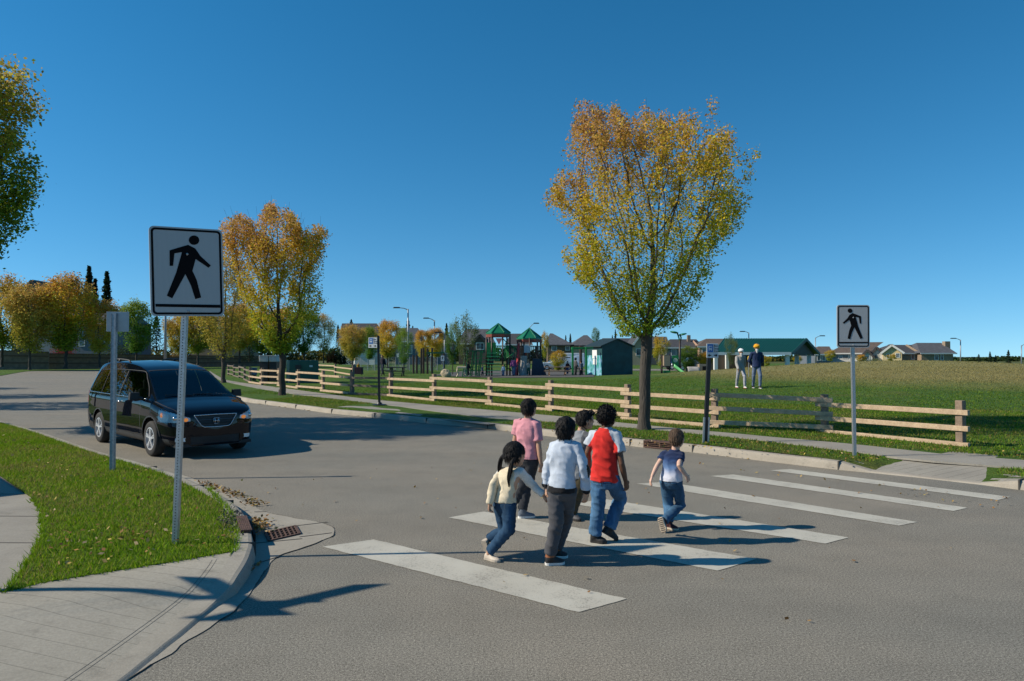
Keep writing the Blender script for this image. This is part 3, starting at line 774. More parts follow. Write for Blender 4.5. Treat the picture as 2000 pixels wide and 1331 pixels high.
def second_elm():
    rg = np.random.default_rng(11); out = []
    while len(out) < 1300:
        t = rg.random(); z = float(zf2(t)); a = rg.random() * 6.2832; u = rg.random() ** (.5 if rg.random() > .5 else .25)
        xr = float(np.interp(z, r2z, r2x)); xl = float(np.interp(z, l2z, l2x)); w = (xr - xl) / 2
        x = (xr + xl) / 2 + math.cos(a) * u * w; y = math.sin(a) * u * w * .95
        sc = Lt.y / (Lt.y + y)
        if (z + Lt.z - CZ) * sc + CZ - Lt.z > tp2((x + Lt.x) * sc - Lt.x) - .2 * rg.random(): continue
        if mnoise.noise(Vector((x * .8 + 4, y * .8, z * .7))) < -.16: continue
        out.append((x, y, z))
    att = np.array(out); fz = P(551, 690, Lt.y).z - Lt.z
    tr = [(.03 * math.sin(i), .02 * math.cos(i), fz * i / 10) for i in range(11)]
    nodes, par = colonize(att, tr, .24, 8, .38, 0, seed=8, up=.14)
    mb, rad, kids = branch_mesh(nodes, par, .005, .140, pw=2.0)
    mb.lathe((0, 0, 0), [(.22, -.05), (.17, .05), (.145, .25)], 12, cap=False)
    t = thing('elm_tree', 'golden brown elm on the verge between the black van and the bus stop', 'tree', Lt, 0, 'elms along the roadside verge')
    tips = np.array([nodes[i] for i in range(11, len(nodes)) if rad[i] < .016])
    sp, sa, sb = shoots(att[att[:, 2] > za + .35 * (zb - za)], (0, 0, za), 170, .35, .95, rg)
    for a_, b_ in zip(sa, sb): mb.tube([Vector(a_), Vector(b_)], [.006, .003], 3, cap=False)
    mb.build('trunk', BARKD, t, smooth=True, world=False, fixn=False)
    src = np.concatenate([tips, att, sp]); pf = palette(GOLD, .28, -.14)
    V, c = leaves_at(src, 12, .11, .10, lambda C, r_: pf((C[:, 2] - za) / (zb - za) + .02, C[:, 0] / 2.6, r_), rg)
    sc = Lt.y / (Lt.y + V[:, 0, 1]); vx = (V[:, 0, 0] + Lt.x) * sc - Lt.x; vz = (V[:, 0, 2] + Lt.z - CZ) * sc + CZ - Lt.z; wob = rg.normal(0, .10, len(vz))
    keep = (vz > fz) & (vz < tp2(vx) + .15 + wob) & (vx > np.interp(vz, l2z, l2x) - .15 + wob) & (vx < np.interp(vz, r2z, r2x) + .15 + wob)
    soup('crown', V[keep], 4, LEAF, c[keep], t)
second_elm()
# third elm, half hidden by the crosswalk sign
b = G(436, 748, .13)
make_tree('sparse yellow elm with bare limbs just left of the fence corner', b, 7.9 * b.y / 46, 2.0, 21, [(0, (.22, .20, .03)), (.5, (.30, .22, .035)), (1, (.30, .20, .04))], fork=.25, natt=520, r_base=.135, leaf=.115, k=13, spread=.2, group='elms along the roadside verge', name='elm_tree', rtip=.007)
# elm whose crown enters at the left edge
make_tree('dark green elm crown reaching in at the top left edge', (-15.1, 17.7, .12), 8.9, 3.1, 31, [(0, (.07, .14, .014)), (.5, (.13, .19, .018)), (.75, (.26, .25, .025)), (1, (.33, .24, .05))], fork=.40, natt=1500, r_base=.16, leaf=.105, k=30, spread=.16, group='elms along the near kerb', name='elm_tree', lump=1.1, shell=.5)

# trees casting the bars of shade across the road: the same row continuing out of the frame
row = None
for i, (x, y, h) in enumerate(((-26, 25.6, 8.0), (-33, 31.5, 8.4), (-40, 38.5, 8.2), (-48, 46.5, 8.6), (-55, 55, 8.4))):
    if row is None:
        row = make_tree('elm of the near kerb row standing beyond the left edge', (x, y, .1), h, 2.2, 41, GOLD, natt=300, k=16, leaf=.15, spread=.25, fork=.3, group='elms along the near kerb', name='elm_tree', r_base=.17)
    else: dup(row, (x, y, .1), i * 1.4, scale=h / 8)

# background trees: a few kinds grown once, then copied
def atb(px, py, z=.13): return G(px, py, z)
KIND = {}
def kind_tree(kind, seed, n=190, **kw):
    key = (kind, seed)
    if key not in KIND:
        st = {'gold': GOLD, 'yel': YEL, 'org': ORG, 'brn': BRN, 'grn': GRN, 'dgr': DGR, 'olv': OLV}[kind]
        KIND[key] = make_tree('x', (0, 0, -100), 9.0, kw.pop('w', 2.4), seed, st, fork=kw.pop('fork', .26), natt=n, r_base=.13, leaf=kw.pop('leaf', .2), k=kw.pop('k', 34), spread=kw.pop('spread', .34), step=.42, name='autumn_tree', rtip=.008, jit=.3, **kw)
        KIND[key]['used'] = 0
    return KIND[key]
def put_tree(kind, seed, px, base, top, hwid, Y, label, group=None, rz=None, name=None, **kw):
    src = kind_tree(kind, seed, **kw)
    b_ = P(px, base, Y); h = P(px, top, Y).z - b_.z; w = hwid / F * Y
    sx = w / 2.55; sz = h / 9.6; rz = rz if rz is not None else random.uniform(0, 6.28)
    if not src['used']:
        o = src; o.location = b_; o.rotation_euler = (0, 0, rz); o.scale = (sx, sx, sz); o['label'] = label; src['used'] = 1
        if group: o['group'] = group
    else: o = dup(src, b_, rz, label, group, (sx, sx, sz))
    if name: o.name = name
    return o
gW = 'street trees in front of the long wall'
put_tree('yel', 1, 4, 716, 540, 48, 92, 'green and yellow tree at the far left edge before the wall', gW)
put_tree('brn', 2, 58, 722, 549, 46, 90, 'brownish orange tree before the wall, second from the left edge', gW, n=230)
put_tree('gold', 3, 128, 719, 543, 58, 93, 'wide yellow-green tree above the red flower bed at the wall', gW, n=230)
put_tree('org', 4, 194, 717, 585, 34, 95, 'small rounded orange tree just left of the blank sign back', gW)
put_tree('grn', 5, 266, 712, 590, 38, 100, 'bright green and yellow tree right of the blank sign back', gW)
put_tree('yel', 1, 386, 712, 603, 38, 104, 'yellow-green tree behind the crosswalk sign pole', gW, rz=2.0)
put_tree('brn', 2, 352, 712, 612, 30, 106, 'thin brown tree between the lamp post and the sign pole', gW, rz=3.0)
put_tree('org', 4, 468, 709, 592, 32, 108, 'orange-brown tree behind the sparse elm', gW, rz=1.0)
put_tree('gold', 3, 512, 708, 610, 40, 108, 'golden tree left of the second elm trunk', gW, rz=2.3)
put_tree('yel', 1, 556, 708, 600, 40, 112, 'yellow tree directly behind the second elm', gW, rz=4.0)
put_tree('grn', 5, 594, 708, 606, 32, 110, 'green tree behind the dark green utility cabinet', gW, rz=1.0)
put_tree('brn', 6, 632, 709, 612, 24, 112, 'thin reddish brown tree left of the white gabled house', gW, n=150, k=20, rz=0)
gP = 'young trees around the playground'
put_tree('brn', 2, 688, 722, 631, 28, 72, 'brownish tree with a yellow-green foot before the white gabled house', gP, rz=.5)
put_tree('grn', 5, 722, 716, 640, 19, 82, 'slim green tree behind the blue bus stop sign', gP, rz=2.2)
put_tree('org', 4, 757, 719, 626, 26, 76, 'tall orange tree right of the blue bus stop sign', gP, rz=4)
put_tree('grn', 7, 789, 727, 641, 19, 62, 'thin green sapling in front of the tall street lamp', gP, n=120, k=22)
put_tree('org', 4, 826, 714, 645, 17, 86, 'small orange tree left of the second street lamp', gP, rz=5)
put_tree('org', 4, 851, 714, 641, 19, 88, 'orange tree behind the second street lamp', gP, rz=1.7)
put_tree('dgr', 8, 884, 731, 629, 17, 58, 'dark green young tree left of the playground bench', gP, n=150, k=26)
put_tree('olv', 9, 909, 733, 611, 23, 57, 'sparse grey-green sapling over the pale bench', gP, n=110, k=16)
put_tree('yel', 10, 1064, 713, 647, 9, 85, 'narrow yellow-green columnar tree right of the second play tower', gP, n=120)
put_tree('yel', 10, 1291, 733, 655, 17, 64, 'thin olive-yellow sapling right of the big elm trunk', gP, rz=2, n=120)
put_tree('dgr', 8, 1163, 690, 639, 8, 85, 'slim dark tree rising behind the green shed', gP, rz=2)
put_tree('olv', 9, 1428, 727, 652, 12, 62, 'thin sapling standing before the green pavilion roof', gP, rz=3)
put_tree('yel', 10, 1497, 721, 694, 9, 92, 'low yellow-green bush under the pavilion right of the walkers', gP, rz=1)
put_tree('yel', 10, 1558, 716, 694, 9, 92, 'yellow-green bush at the right end of the pavilion', gP, rz=3)
put_tree('yel', 10, 1622, 712, 683, 10, 110, 'yellow bush left of the far crosswalk sign', gP, rz=4)
put_tree('org', 4, 1682, 712, 693, 10, 120, 'small orange bush right of the far sign pole', gP, rz=3)
put_tree('yel', 10, 1741, 709, 692, 10, 120, 'yellow bush before the cream gabled house', gP, rz=5)
put_tree('olv', 9, 1707, 711, 701, 18, 120, 'low grey-green bush before the timbered house', gP, rz=5)
for px, top, hwid, kd, sd, lb in ((1346, 676, 22, 'dgr', 11, 'round dark green bush behind the curved green slide'), (1378, 689, 17, 'gold', 3, 'yellow-green bush left of the black bus stop pole'), (1090, 686, 18, 'yel', 12, 'yellow-green bush above the white parked cars')):
    put_tree(kd, sd, px, 725, top, hwid, 78, lb, 'bushes behind the playground', fork=.06 if sd in (11, 12) else .26, n=200)

# conifers
def conifer(label, px, base, top, hwid, Y, seed, group, narrow=False, lean=0):
    b_ = P(px, base, Y); h = P(px, top, Y).z - b_.z; w = hwid / F * Y; rg = np.random.default_rng(seed)
    t = thing('conifer_tree', label, 'tree', b_, 0, group)
    MB().tube([(0, 0, 0), (0, 0, h * .98)], [w * .1, .02], 6).build('trunk', BARKD, t, world=False)
    n = 1500; tt = rg.random(n) ** .8; z = h * (.06 + .94 * tt); lay = 1 + .28 * np.sin(z / h * 60 + rg.random() * 6)
    r = w * ((1 - tt) ** (.75 if not narrow else .55)) * lay * rg.uniform(.35, 1.0, n); a = rg.random(n) * 6.2832
    C = np.stack([np.cos(a) * r, np.sin(a) * r, z - r * .25], 1); sz = h * .045
    V = leaf_quads(C, sz, rg, .5); col = np.array((.022, .045, .024)) * rg.uniform(.6, 1.5, (n, 1))
    soup('crown', V, 4, LEAF, col, t)
    return t
gC = 'dark conifers beyond the houses'
for i, (px, base, top, hw_, Y, lb) in enumerate(((172, 690, 521, 15, 150, 'tall dark conifer behind the wide yellow-green tree'), (184, 690, 545, 10, 152, 'shorter dark conifer beside the tallest one on the left'), (207, 690, 531, 15, 150, 'dense dark conifer above the small orange tree'), (305, 690, 618, 14, 150, 'blue-green conifer left of the crosswalk sign pole'), (334, 690, 628, 18, 150, 'broad blue-green conifer behind the lamp post by the sign'), (660, 680, 635, 6, 190, 'small conifer left of the white gable'), (686, 660, 624, 7, 190, 'conifer tip above the ridge of the white gabled house'), (797, 690, 624, 9, 180, 'spruce behind the tall street lamp'), (806, 670, 637, 5, 190, 'tiny conifer right of the tall street lamp'), (872, 690, 632, 6, 180, 'conifer left of the dark green young tree'), (1105, 690, 655, 4, 200, 'small conifer between the two hip roofs, left one'), (1114, 690, 652, 5, 200, 'small conifer between the two hip roofs, right one'), (1196, 680, 655, 4, 200, 'short thin conifer behind the shed roof'), (1202, 680, 644, 4, 200, 'tallest thin conifer behind the shed roof'), (1912, 716, 692, 7, 160, 'squat conifer at the left of the far right row'), (1934, 718, 687, 6, 160, 'slim conifer second in the far right row'), (1945, 718, 694, 6, 160, 'short conifer third in the far right row'), (1970, 722, 684, 8, 160, 'tallest conifer in the far right row'), (1990, 704, 640, 3, 400, None))):
    if lb: conifer(lb, px, base, top, hw_, Y, 100 + i, gC, narrow=px < 1000)
# dark spruce below the second elm
conifer('black-green spruce behind the wall left of the second elm', 487, 708, 655, 14, 120, 140, gC)
# distant wood: reads as one mass along the horizon
rg = np.random.default_rng(77); C = []; cc = []
for x in np.arange(-330, 330, 1.4):
    Y = 300 + 30 * math.sin(x * .05); h = (5.2 if x < 60 else 1.6) + (2.4 if x < 60 else 1.2) * mnoise.noise(Vector((x * .06, 2, 0))) + 1.4 * mnoise.noise(Vector((x * .3, 7, 0)))
    n = 110; z = rg.uniform(-.2, h, n); C.append(np.stack([x + rg.normal(0, 1.2, n), Y + rg.normal(0, 2, n), z], 1))
    k = mnoise.noise(Vector((x * .11, 5, 3))); base = np.array((.05, .085, .03)) if k < .12 else np.array((.20, .17, .035)); cc.append(base * rg.uniform(.6, 1.3, (n, 1)))
tag(soup('distant_wood', leaf_quads(np.concatenate(C), 1.3, rg, .8), 4, LEAF, np.concatenate(cc)), 'low distant belt of green and yellow trees along the horizon', 'wood', kind='stuff')
# ================================================================== street furniture, fence, playground, houses
GALV = M('galvanised_steel', (.42, .44, .45), .42, .75, var=.2, scale=40, spec=.5)
GALVD = M('galvanised_dull', (.30, .32, .34), .5, .6, var=.25, scale=30)
BLKM = M('black_metal', (.012, .012, .013), .45, .0, var=.3, scale=20)
BLK = M('sign_black', (.006, .006, .007), .85, 0, var=.2, spec=.1)
HOLE = M('punched_hole', (.015, .015, .016), .9)
ALU = M('sign_back', (.40, .41, .42), .5, .5, var=.1)
WHT = M('white_paint', (.78, .78, .76), .5, var=.06)
RUST = M('rusty_iron', (.095, .052, .038), .8, .1, var=.45, scale=30, bmp=.5, bscale=80)
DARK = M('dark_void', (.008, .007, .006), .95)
def wood(name, a, b):
    m, N, L, bs = nt(name); v = coords(N, L)
    mp = N.new('ShaderNodeMapping'); mp.inputs['Rotation'].default_value = (0, 0, R(48)); mp.inputs['Scale'].default_value = (1.2, 14, 14); L.new(v, mp.inputs[0])
    c = ramp(N, L, noise(N, L, mp.outputs[0], 3, 5, .65), [(.28, a), (.7, b)])
    c = mixc(N, L, .8, c, ramp(N, L, noise(N, L, v, 6, 4), [(.3, .7), (.65, 1.1)]), 'MULTIPLY')
    L.new(c, bs.inputs['Base Color']); bs.inputs['Roughness'].default_value = .8; bs.inputs['Specular IOR Level'].default_value = .25
    bump(N, L, bs, noise(N, L, mp.outputs[0], 8, 3), .4, .01); return m
RAIL = wood('fence_rail_wood', (.39, .265, .165), (.57, .44, .30))
RAIL_DK = wood('fence_rail_dark', (.13, .10, .075), (.24, .19, .15))  # darker rail wood; on the corner bay it stands for shade
POST = wood('fence_post_wood', (.18, .13, .095), (.30, .22, .16))

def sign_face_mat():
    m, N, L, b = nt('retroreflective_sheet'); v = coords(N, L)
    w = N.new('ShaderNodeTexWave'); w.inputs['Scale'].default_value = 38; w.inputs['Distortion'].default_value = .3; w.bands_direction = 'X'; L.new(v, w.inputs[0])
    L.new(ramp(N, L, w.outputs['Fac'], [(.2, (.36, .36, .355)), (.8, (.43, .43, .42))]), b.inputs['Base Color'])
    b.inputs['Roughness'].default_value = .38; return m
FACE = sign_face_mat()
# walking figure and bar, as rectified from the photograph; unit square, y up
def homog(px):
    TL, TR, BR, BL = (430, 115), (1210, 215), (1160, 1220), (395, 1180)
    A = []; bb = []
    for (x, y), (u, v) in zip((TL, TR, BR, BL), ((0, 1), (1, 1), (1, 0), (0, 0))):
        A += [[x, y, 1, 0, 0, 0, -u * x, -u * y], [0, 0, 0, x, y, 1, -v * x, -v * y]]; bb += [u, v]
    h = np.linalg.solve(np.array(A, float), np.array(bb, float)); out = []
    for x, y in px:
        w = h[6] * x + h[7] * y + 1; out.append(((h[0] * x + h[1] * y + h[2]) / w, (h[3] * x + h[4] * y + h[5]) / w))
    return out
FIG = homog(((835, 372), (910, 420), (955, 508), (1060, 630), (1033, 655), (905, 545), (862, 680), (900, 790), (933, 995), (870, 1010), (835, 850), (785, 715), (630, 988), (575, 955), (690, 690), (765, 455), (685, 465), (662, 610), (625, 610), (635, 425)))
HEAD = homog([(902 + 56 * math.cos(a * .2618), 320 + 56 * math.sin(a * .2618)) for a in range(24)])
BAR = homog(((450, 1042), (1125, 1090), (1125, 1125), (450, 1075)))
def punched_post(mb, a, b, w=.045, holes=True, n=0):
    mb.beam(a, b, w, w, up=(0, 1, 0.001))
    if holes:
        a = Vector(a); b = Vector(b); L_ = (b - a).length; t = (b - a) / L_; k = int(L_ / .0254 / 1.0)
        for i in range(1, k):
            c = a + t * (i * L_ / k)
            for d, ax in ((Vector((0, -w / 2 - .001, 0)), 'Y'), (Vector((-w / 2 - .001, 0, 0)), 'X')):
                r = .0055; u = Vector((1, 0, 0)) if ax == 'Y' else Vector((0, 1, 0)); q = c + d
                mb.add([q + u * r * math.cos(j * 1.047) + Vector((0, 0, r * math.sin(j * 1.047))) for j in range(6)], [(0, 1, 2, 3, 4, 5)], 1)
def crosswalk_sign(label, base, ztop_px, w, h, yaw, zb, lean, mirror, holes, pole_w):
    t = thing('crosswalk_sign', label, 'traffic sign', base, 0, 'pedestrian crossing signs')
    m = MB(); top = Vector((lean * (zb + h), 0, zb + h - .03)); punched_post(m, (0, 0, -.05), top, pole_w, holes)
    m.build('pole', [GALV, HOLE], t, world=False)
    mm = Matrix.Rotation(yaw, 3, 'Z') @ Matrix.Rotation(-lean, 3, 'Y')
    c = Vector((lean * (zb + h / 2), 0, zb + h / 2)) + mm @ Vector((0, -pole_w * .5 - .018, 0))
    def Q(u, v, d): return c + mm @ Vector(((.5 - u if mirror else u - .5) * w, -d, (v - .5) * h))
    def rr(i, r, d, n=5):                           # rounded rectangle inset i
        pts = []
        x0, x1, y0, y1 = i / w, 1 - i / w, i / h, 1 - i / h
        for cx, cy, a0 in ((x1 - r / w, y1 - r / h, 0), (x0 + r / w, y1 - r / h, 90), (x0 + r / w, y0 + r / h, 180), (x1 - r / w, y0 + r / h, 270)):
            for k in range(n): a = R(a0 + 90 * k / (n - 1)); pts.append(Q(cx + r / w * math.cos(a), cy + r / h * math.sin(a), d))
        return pts
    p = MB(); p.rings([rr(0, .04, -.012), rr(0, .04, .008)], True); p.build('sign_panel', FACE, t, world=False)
    b = MB(); o, n_ = rr(.014, .034, .0095), rr(.032, .02, .0095); b.rings([o, n_], False); b.build('border', BLK, t, world=False)
    f = MB()
    for poly in (FIG, HEAD, BAR):
        pts = [Q(u, v, 0) for u, v in poly]; p2 = [Vector((u, v, 0)) for u, v in poly]
        for a_, b_, c_ in tessellate_polygon([p2]): f.add([Q(*poly[i], .0105) for i in (a_, b_, c_)], [(0, 1, 2)])
    f.build('walking_figure', BLK, t, world=False)
    for u, v in ((.5, .70), (.5, .055)):
        bo = MB(); bo.ball(Q(u, v, .0105), (.012, .008, .012), 8); bo.build('bolt', GALV, t, world=False, smooth=True)
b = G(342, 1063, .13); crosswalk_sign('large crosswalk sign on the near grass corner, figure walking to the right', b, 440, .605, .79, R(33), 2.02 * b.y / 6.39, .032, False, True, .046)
b = G(1669, 893, .14); k = b.y / F
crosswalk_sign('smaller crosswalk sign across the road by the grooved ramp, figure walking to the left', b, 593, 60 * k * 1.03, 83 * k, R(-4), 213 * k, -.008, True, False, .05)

# back of a small sign on the near verge
b = G(220, 919, .135); k = b.y / F
t = thing('small_sign', 'grey blank back of a small sign on a thin post beside the van', 'traffic sign', b)
m = MB(); punched_post(m, (0, 0, -.05), (.005, 0, 306 * k), .055, False); m.box((-.03, 0, 1.15), (.006, .06, 2.3)); m.build('pole', GALVD, t, world=False)
m = MB(); w_, h_ = 40 * k, 39 * k; mm = Matrix.Rotation(R(14), 3, 'Z')
m.box((.03 * 1, .034, 309 * k - h_ / 2), (w_, .006, h_), mat=mm); m.build('sign_panel', ALU, t, world=False, bevel=.003)

# bus stops
BLUE = M('sign_blue', (.02, .13, .40), .45, var=.05); SGR = M('sign_light', (.52, .56, .58), .45, var=.05)
def text_mesh(body, size, mat3, origin, name, mat, parent, ext=.0015, align='CENTER'):
    cu = bpy.data.curves.new('lettering', 'FONT'); cu.body = body; cu.size = size; cu.align_x = align; cu.extrude = ext
    ob = bpy.data.objects.new('lettering', cu); COL.objects.link(ob); bpy.context.view_layer.update()
    me = bpy.data.meshes.new_from_object(ob.evaluated_get(bpy.context.evaluated_depsgraph_get()))
    COL.objects.unlink(ob); bpy.data.objects.remove(ob)
    M4 = mat3.to_4x4(); M4.translation = origin; me.transform(M4); me.materials.clear(); me.materials.append(mat)
    o = bpy.data.objects.new(name, me); COL.objects.link(o); o.parent = parent; return o
UP = Matrix(((1, 0, 0), (0, 0, -1), (0, 1, 0)))     # text plane -> upright, facing -y
def bus_stop(label, base, hp, pw, ph, side, lean, foot, yaw, topgap):
    k = base.y / F; H = hp * k
    t = thing('bus_stop_sign', label, 'bus stop sign', base, 0, 'bus stop signs')
    MB().beam((0, 0, -.03 if not foot else .0), (lean * H, 0, H), .075, .075, up=(0, 1, .001)).build('pole', BLKM, t, world=False, bevel=.006)
    if foot == 'plate': MB().lathe((0, 0, 0), [(.24, 0), (.24, .03), (.1, .05), (.07, .1)], 16).build('base_plate', BLKM, t, world=False)
    else:
        MB().beam((-.045, -.035, -.03), (-.045 + lean * .45, -.035, .50), .03, .05, up=(0, 1, .001)).beam((.045, -.035, -.03), (.045 + lean * .45, -.035, .50), .03, .05, up=(0, 1, .001)).build('base_sleeve', GALV, t, world=False)
    w, h = pw * k, ph * k; rm = Matrix.Rotation(yaw, 3, 'Z')
    c = Vector((lean * H + side * w * .5, -.055, H - topgap * k - h / 2))
    MB().box(c, (w, .012, h), mat=rm).build('sign_panel', SGR, t, world=False, bevel=.004)
    q = lambda x, z, d=.0085: c + rm @ Vector((x * w, -d, z * h))
    MB().box(q(-.19, .17), (w * .46, .004, h * .56), mat=rm).build('bus_symbol_field', BLUE, t, world=False)
    bs = MB(); bs.box(q(-.19, .20, .012), (w * .27, .004, h * .27), mat=rm); bs.box(q(-.28, .04, .012), (w * .06, .004, h * .06), mat=rm); bs.box(q(-.10, .04, .012), (w * .06, .004, h * .06), mat=rm)
    bs.build('bus_symbol', SGR, t, world=False)
    MB().box(q(-.19, .23, .0145), (w * .20, .004, h * .10), mat=rm).build('bus_symbol_window', BLUE, t, world=False)
    for i, wd in enumerate(('Bus', 'Stop', 'Zone')):
        text_mesh(wd, h * .21, rm @ UP, q(.09, .27 - i * .185, .008), 'lettering', BLK, t, align='LEFT')
    for s in (-1, 1):
        a = MB(); z = -.32; a.add([q(s * .42, z, .0095), q(s * .26, z + .11, .0095), q(s * .26, z - .11, .0095)], [(0, 1, 2)])
        a.box(q(s * .19, z, .0085), (w * .16, .003, h * .06), mat=rm); a.build('arrow', BLK, t, world=False)
b = G(741, 792, .137); bus_stop('bus stop sign on the concrete pad beyond the van, panel left of its pole', b, 136, 19, 20, -1.06, -.02, 'plate', R(-18), 4)
b = G(1377, 866, .135); bus_stop('bus stop sign on a leaning black pole in the grass right of the big elm', b, 172, 24, 28, .42, .052, 'sleeve', R(8), -22)

# ------------------------------------------------------------------ post and rail fences
def fence(label, posts, rails=3, darkened=(), hgt=None, rw=.095, group='wooden rail fences'):
    """posts: list of (px, bottom, top); rails of neighbouring bays rest on one another at the posts"""
    pts = []
    for px, bo, tp in posts:
        p = G(px, bo, .14); pts.append((p, (bo - tp) * p.y / F if hgt is None else hgt))
    t = thing('rail_fence', label, 'fence', pts[0][0], 0, group)
    for i, (p, h) in enumerate(pts):
        d = pts[min(i + 1, len(pts) - 1)][0] - pts[max(i - 1, 0)][0]
        m = MB(); m.box(p + Vector((0, 0, h / 2 - .06)), (.13, .13, h + .12), rz=math.atan2(d.y, d.x) + random.gauss(0, .03)); m.build('post', POST if i not in darkened else RAIL_DK, t, bevel=.008)
    for i in range(len(pts) - 1):
        (a, ha), (b, hb) = pts[i], pts[i + 1]; d = (b - a).normalized(); n = Vector((d.y, -d.x, 0))
        if n.y > 0: n = -n
        up = .5 if i % 2 else -.5
        for f in (.80, .45, .10)[:rails]:
            za = f * ha + up * rw; zb_ = f * hb + up * rw
            o = n * .055
            m = MB(); j = random.gauss(0, .006)
            m.beam(a - d * .17 + o + Vector((0, 0, za + j)), b + d * .17 + o + Vector((0, 0, zb_ - j)), rw * .9, rw)
            m.build('rail', RAIL if i not in darkened else RAIL_DK, t, bevel=.007)
fence('pale three-rail wooden fence along the pavement behind the children', [(1877, 873, 783), (1611, 846, 771), (1396, 836, 760), (1226, 821, 751), (1076, 804, 743), (957, 792, 737), (848, 784, 731), (763, 775, 729)], darkened=())
fence('short fence bay coloured dark for shade, turning the corner behind the bus stop sign', [(763.6, 774.6, 728), (688, 771.5, 729)], darkened=(0, 1), hgt=1.0)  # shade on this bay is put into the wood colour
fence('pale rail fence behind the second elm and the green cabinet', [(687, 771, 728), (631, 765, 722), (583, 760, 722), (545, 754, 716), (512, 752, 713), (489, 748, 708)], hgt=1.0)
fence('dark fence running back from the corner beside the sparse elm', [(488, 747, 708), (478, 742, 706), (468, 738, 706), (457, 735, 705), (446, 733, 704)], darkened=(0, 1, 2, 3, 4), hgt=1.0)
fence('two-rail wooden fence beyond the green cabinet', [(690, 745, 706), (655, 738, 704), (622, 734, 704)], rails=2, hgt=1.1)

# ------------------------------------------------------------------ storm drains
kp_i = lambda px, py: min(range(len(kp)), key=lambda k: (kp[k] - G(px, py)).length)
i = kp_i(1279, 877); p = kp[i]; tt, nn = frame_at(kp, i); ang = math.atan2(tt.y, tt.x)
t = thing('storm_drain', 'red-brown iron storm drain inlet set in the far kerb', 'storm drain', p)
wI = (G(1253, 874) - G(1306, 881)).length
rm3 = Matrix((tt, nn, Vector((0, 0, 1)))).transposed()
L2 = lambda x, y, z: rm3 @ Vector((x, y, z))
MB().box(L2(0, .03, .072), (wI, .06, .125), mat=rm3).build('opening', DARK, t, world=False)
fr_ = MB()
for z, h_ in ((.137, .022), (.022, .03)): fr_.box(L2(0, -.005, z), (wI + .05, .05, h_), mat=rm3)
for x in (-wI / 2 - .012, wI / 2 + .012): fr_.box(L2(x, -.005, .08), (.026, .05, .093), mat=rm3)
fr_.box(L2(0, .09, .150), (wI + .05, .14, .006), mat=rm3)
fr_.build('frame', RUST, t, world=False, bevel=.003)
ba = MB()
for z in (.066, .098): ba.box(L2(0, -.012, z), (wI, .03, .012), mat=rm3)
ba.box(L2(.0, -.014, .081), (.025, .032, .09), mat=rm3); ba.build('bars', RUST, t, world=False)
# near catch basin: hood on the kerb and slotted grate in the gutter
c4 = [G(x, y, .013) for x, y in ((517, 1040), (577, 1027), (585, 1048), (524, 1057))]; cen = sum(c4, Vector()) / 4
t = thing('catch_basin', 'rusty slotted catch basin with a ridged hood in the near gutter', 'storm drain', cen)
e1 = c4[1] - c4[0]; e2 = c4[3] - c4[0]
B2 = lambda u, v, z=0: c4[0] + e1 * u + e2 * v + Vector((0, 0, z))
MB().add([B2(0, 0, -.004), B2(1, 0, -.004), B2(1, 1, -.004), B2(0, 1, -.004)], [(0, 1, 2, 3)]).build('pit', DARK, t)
g = MB(); gw = e1.length; gh = e2.length
for u in np.linspace(.02, .98, 8): g.beam(B2(u, 0, .003), B2(u, 1, .003), .015 if 0.05 < u < .95 else .03, .010)
for v in (0.03, .27, .5, .73, .97): g.beam(B2(0, v, .002), B2(1, v, .002), .013 if .1 < v < .9 else .03, .008)
g.build('grate', RUST, t, bevel=.002)
h4 = [G(x, y, .15) for x, y in ((461, 1010), (482, 1009), (490, 1036), (470, 1038))]
hd = MB(); hd.slab(h4, (0, 0, -.03))
f1 = h4[1] - h4[0]; f2 = h4[3] - h4[0]
for u in np.linspace(.08, .92, 6): hd.beam(h4[0] + f1 * u + Vector((0, 0, .004)), h4[0] + f1 * u + f2 + Vector((0, 0, .004)), .014, .012)
hd.build('hood', RUST, t)
si = min(range(len(kl)), key=lambda k: (kl[k] - G(483, 1010, .13)).length); ei = min(range(len(kl)), key=lambda k: (kl[k] - G(491, 1040, .13)).length)
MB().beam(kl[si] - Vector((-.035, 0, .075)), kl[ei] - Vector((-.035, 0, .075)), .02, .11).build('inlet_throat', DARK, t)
# cracked mortar and gravel beside the hood
rg = np.random.default_rng(3); gp = []
for _ in range(420):
    q_ = G(rg.normal(452, 13), rg.normal(1016, 11), .145); gp.append((q_.x, q_.y, .146 + rg.random() * .01))
tag(soup('gravel', leaf_quads(np.array(gp), .03, rg, 1.0), 4, attr_mat('loose_gravel', .9, 0), np.array((.16, .14, .12)) * rg.uniform(.5, 1.4, (420, 1))), 'loose gravel and broken mortar beside the catch basin hood', 'gravel', kind='stuff')

# ------------------------------------------------------------------ things placed left of the frame to throw the near shadows
t = thing('street_name_sign', 'street name sign on a post standing beyond the left edge, throwing the bladed shadow', 'street sign', (-5.92, 4.97, .12))
MB().beam((0, 0, -.05), (0, 0, 3.1), .07, .07, up=(0, 1, .001)).build('pole', GALV, t, world=False)
SG = M('street_sign_green', (.02, .16, .08), .5)
for z, ang_, l_ in ((2.98, 40, 1.25), (2.72, -40, .8)):
    MB().box((0, 0, z), (l_, .012, .2), rz=R(ang_)).build('blade', SG, t, world=False)
t = thing('shadow_block', 'plain grey block added out of view beyond the left edge to shade the pavement', 'shed', (-11.5, 8.55, .10))  # unseen block added, sized and turned only for the shadow it casts
MB().box((0, 0, 1.2), (3, 3, 2.4), rz=R(45)).build('wall', M('block_grey', (.33, .35, .34), .7), t, world=False)
MB().box((0, 0, 2.42), (3.1, 3.1, .06), rz=R(45)).build('roof', GALVD, t, world=False)

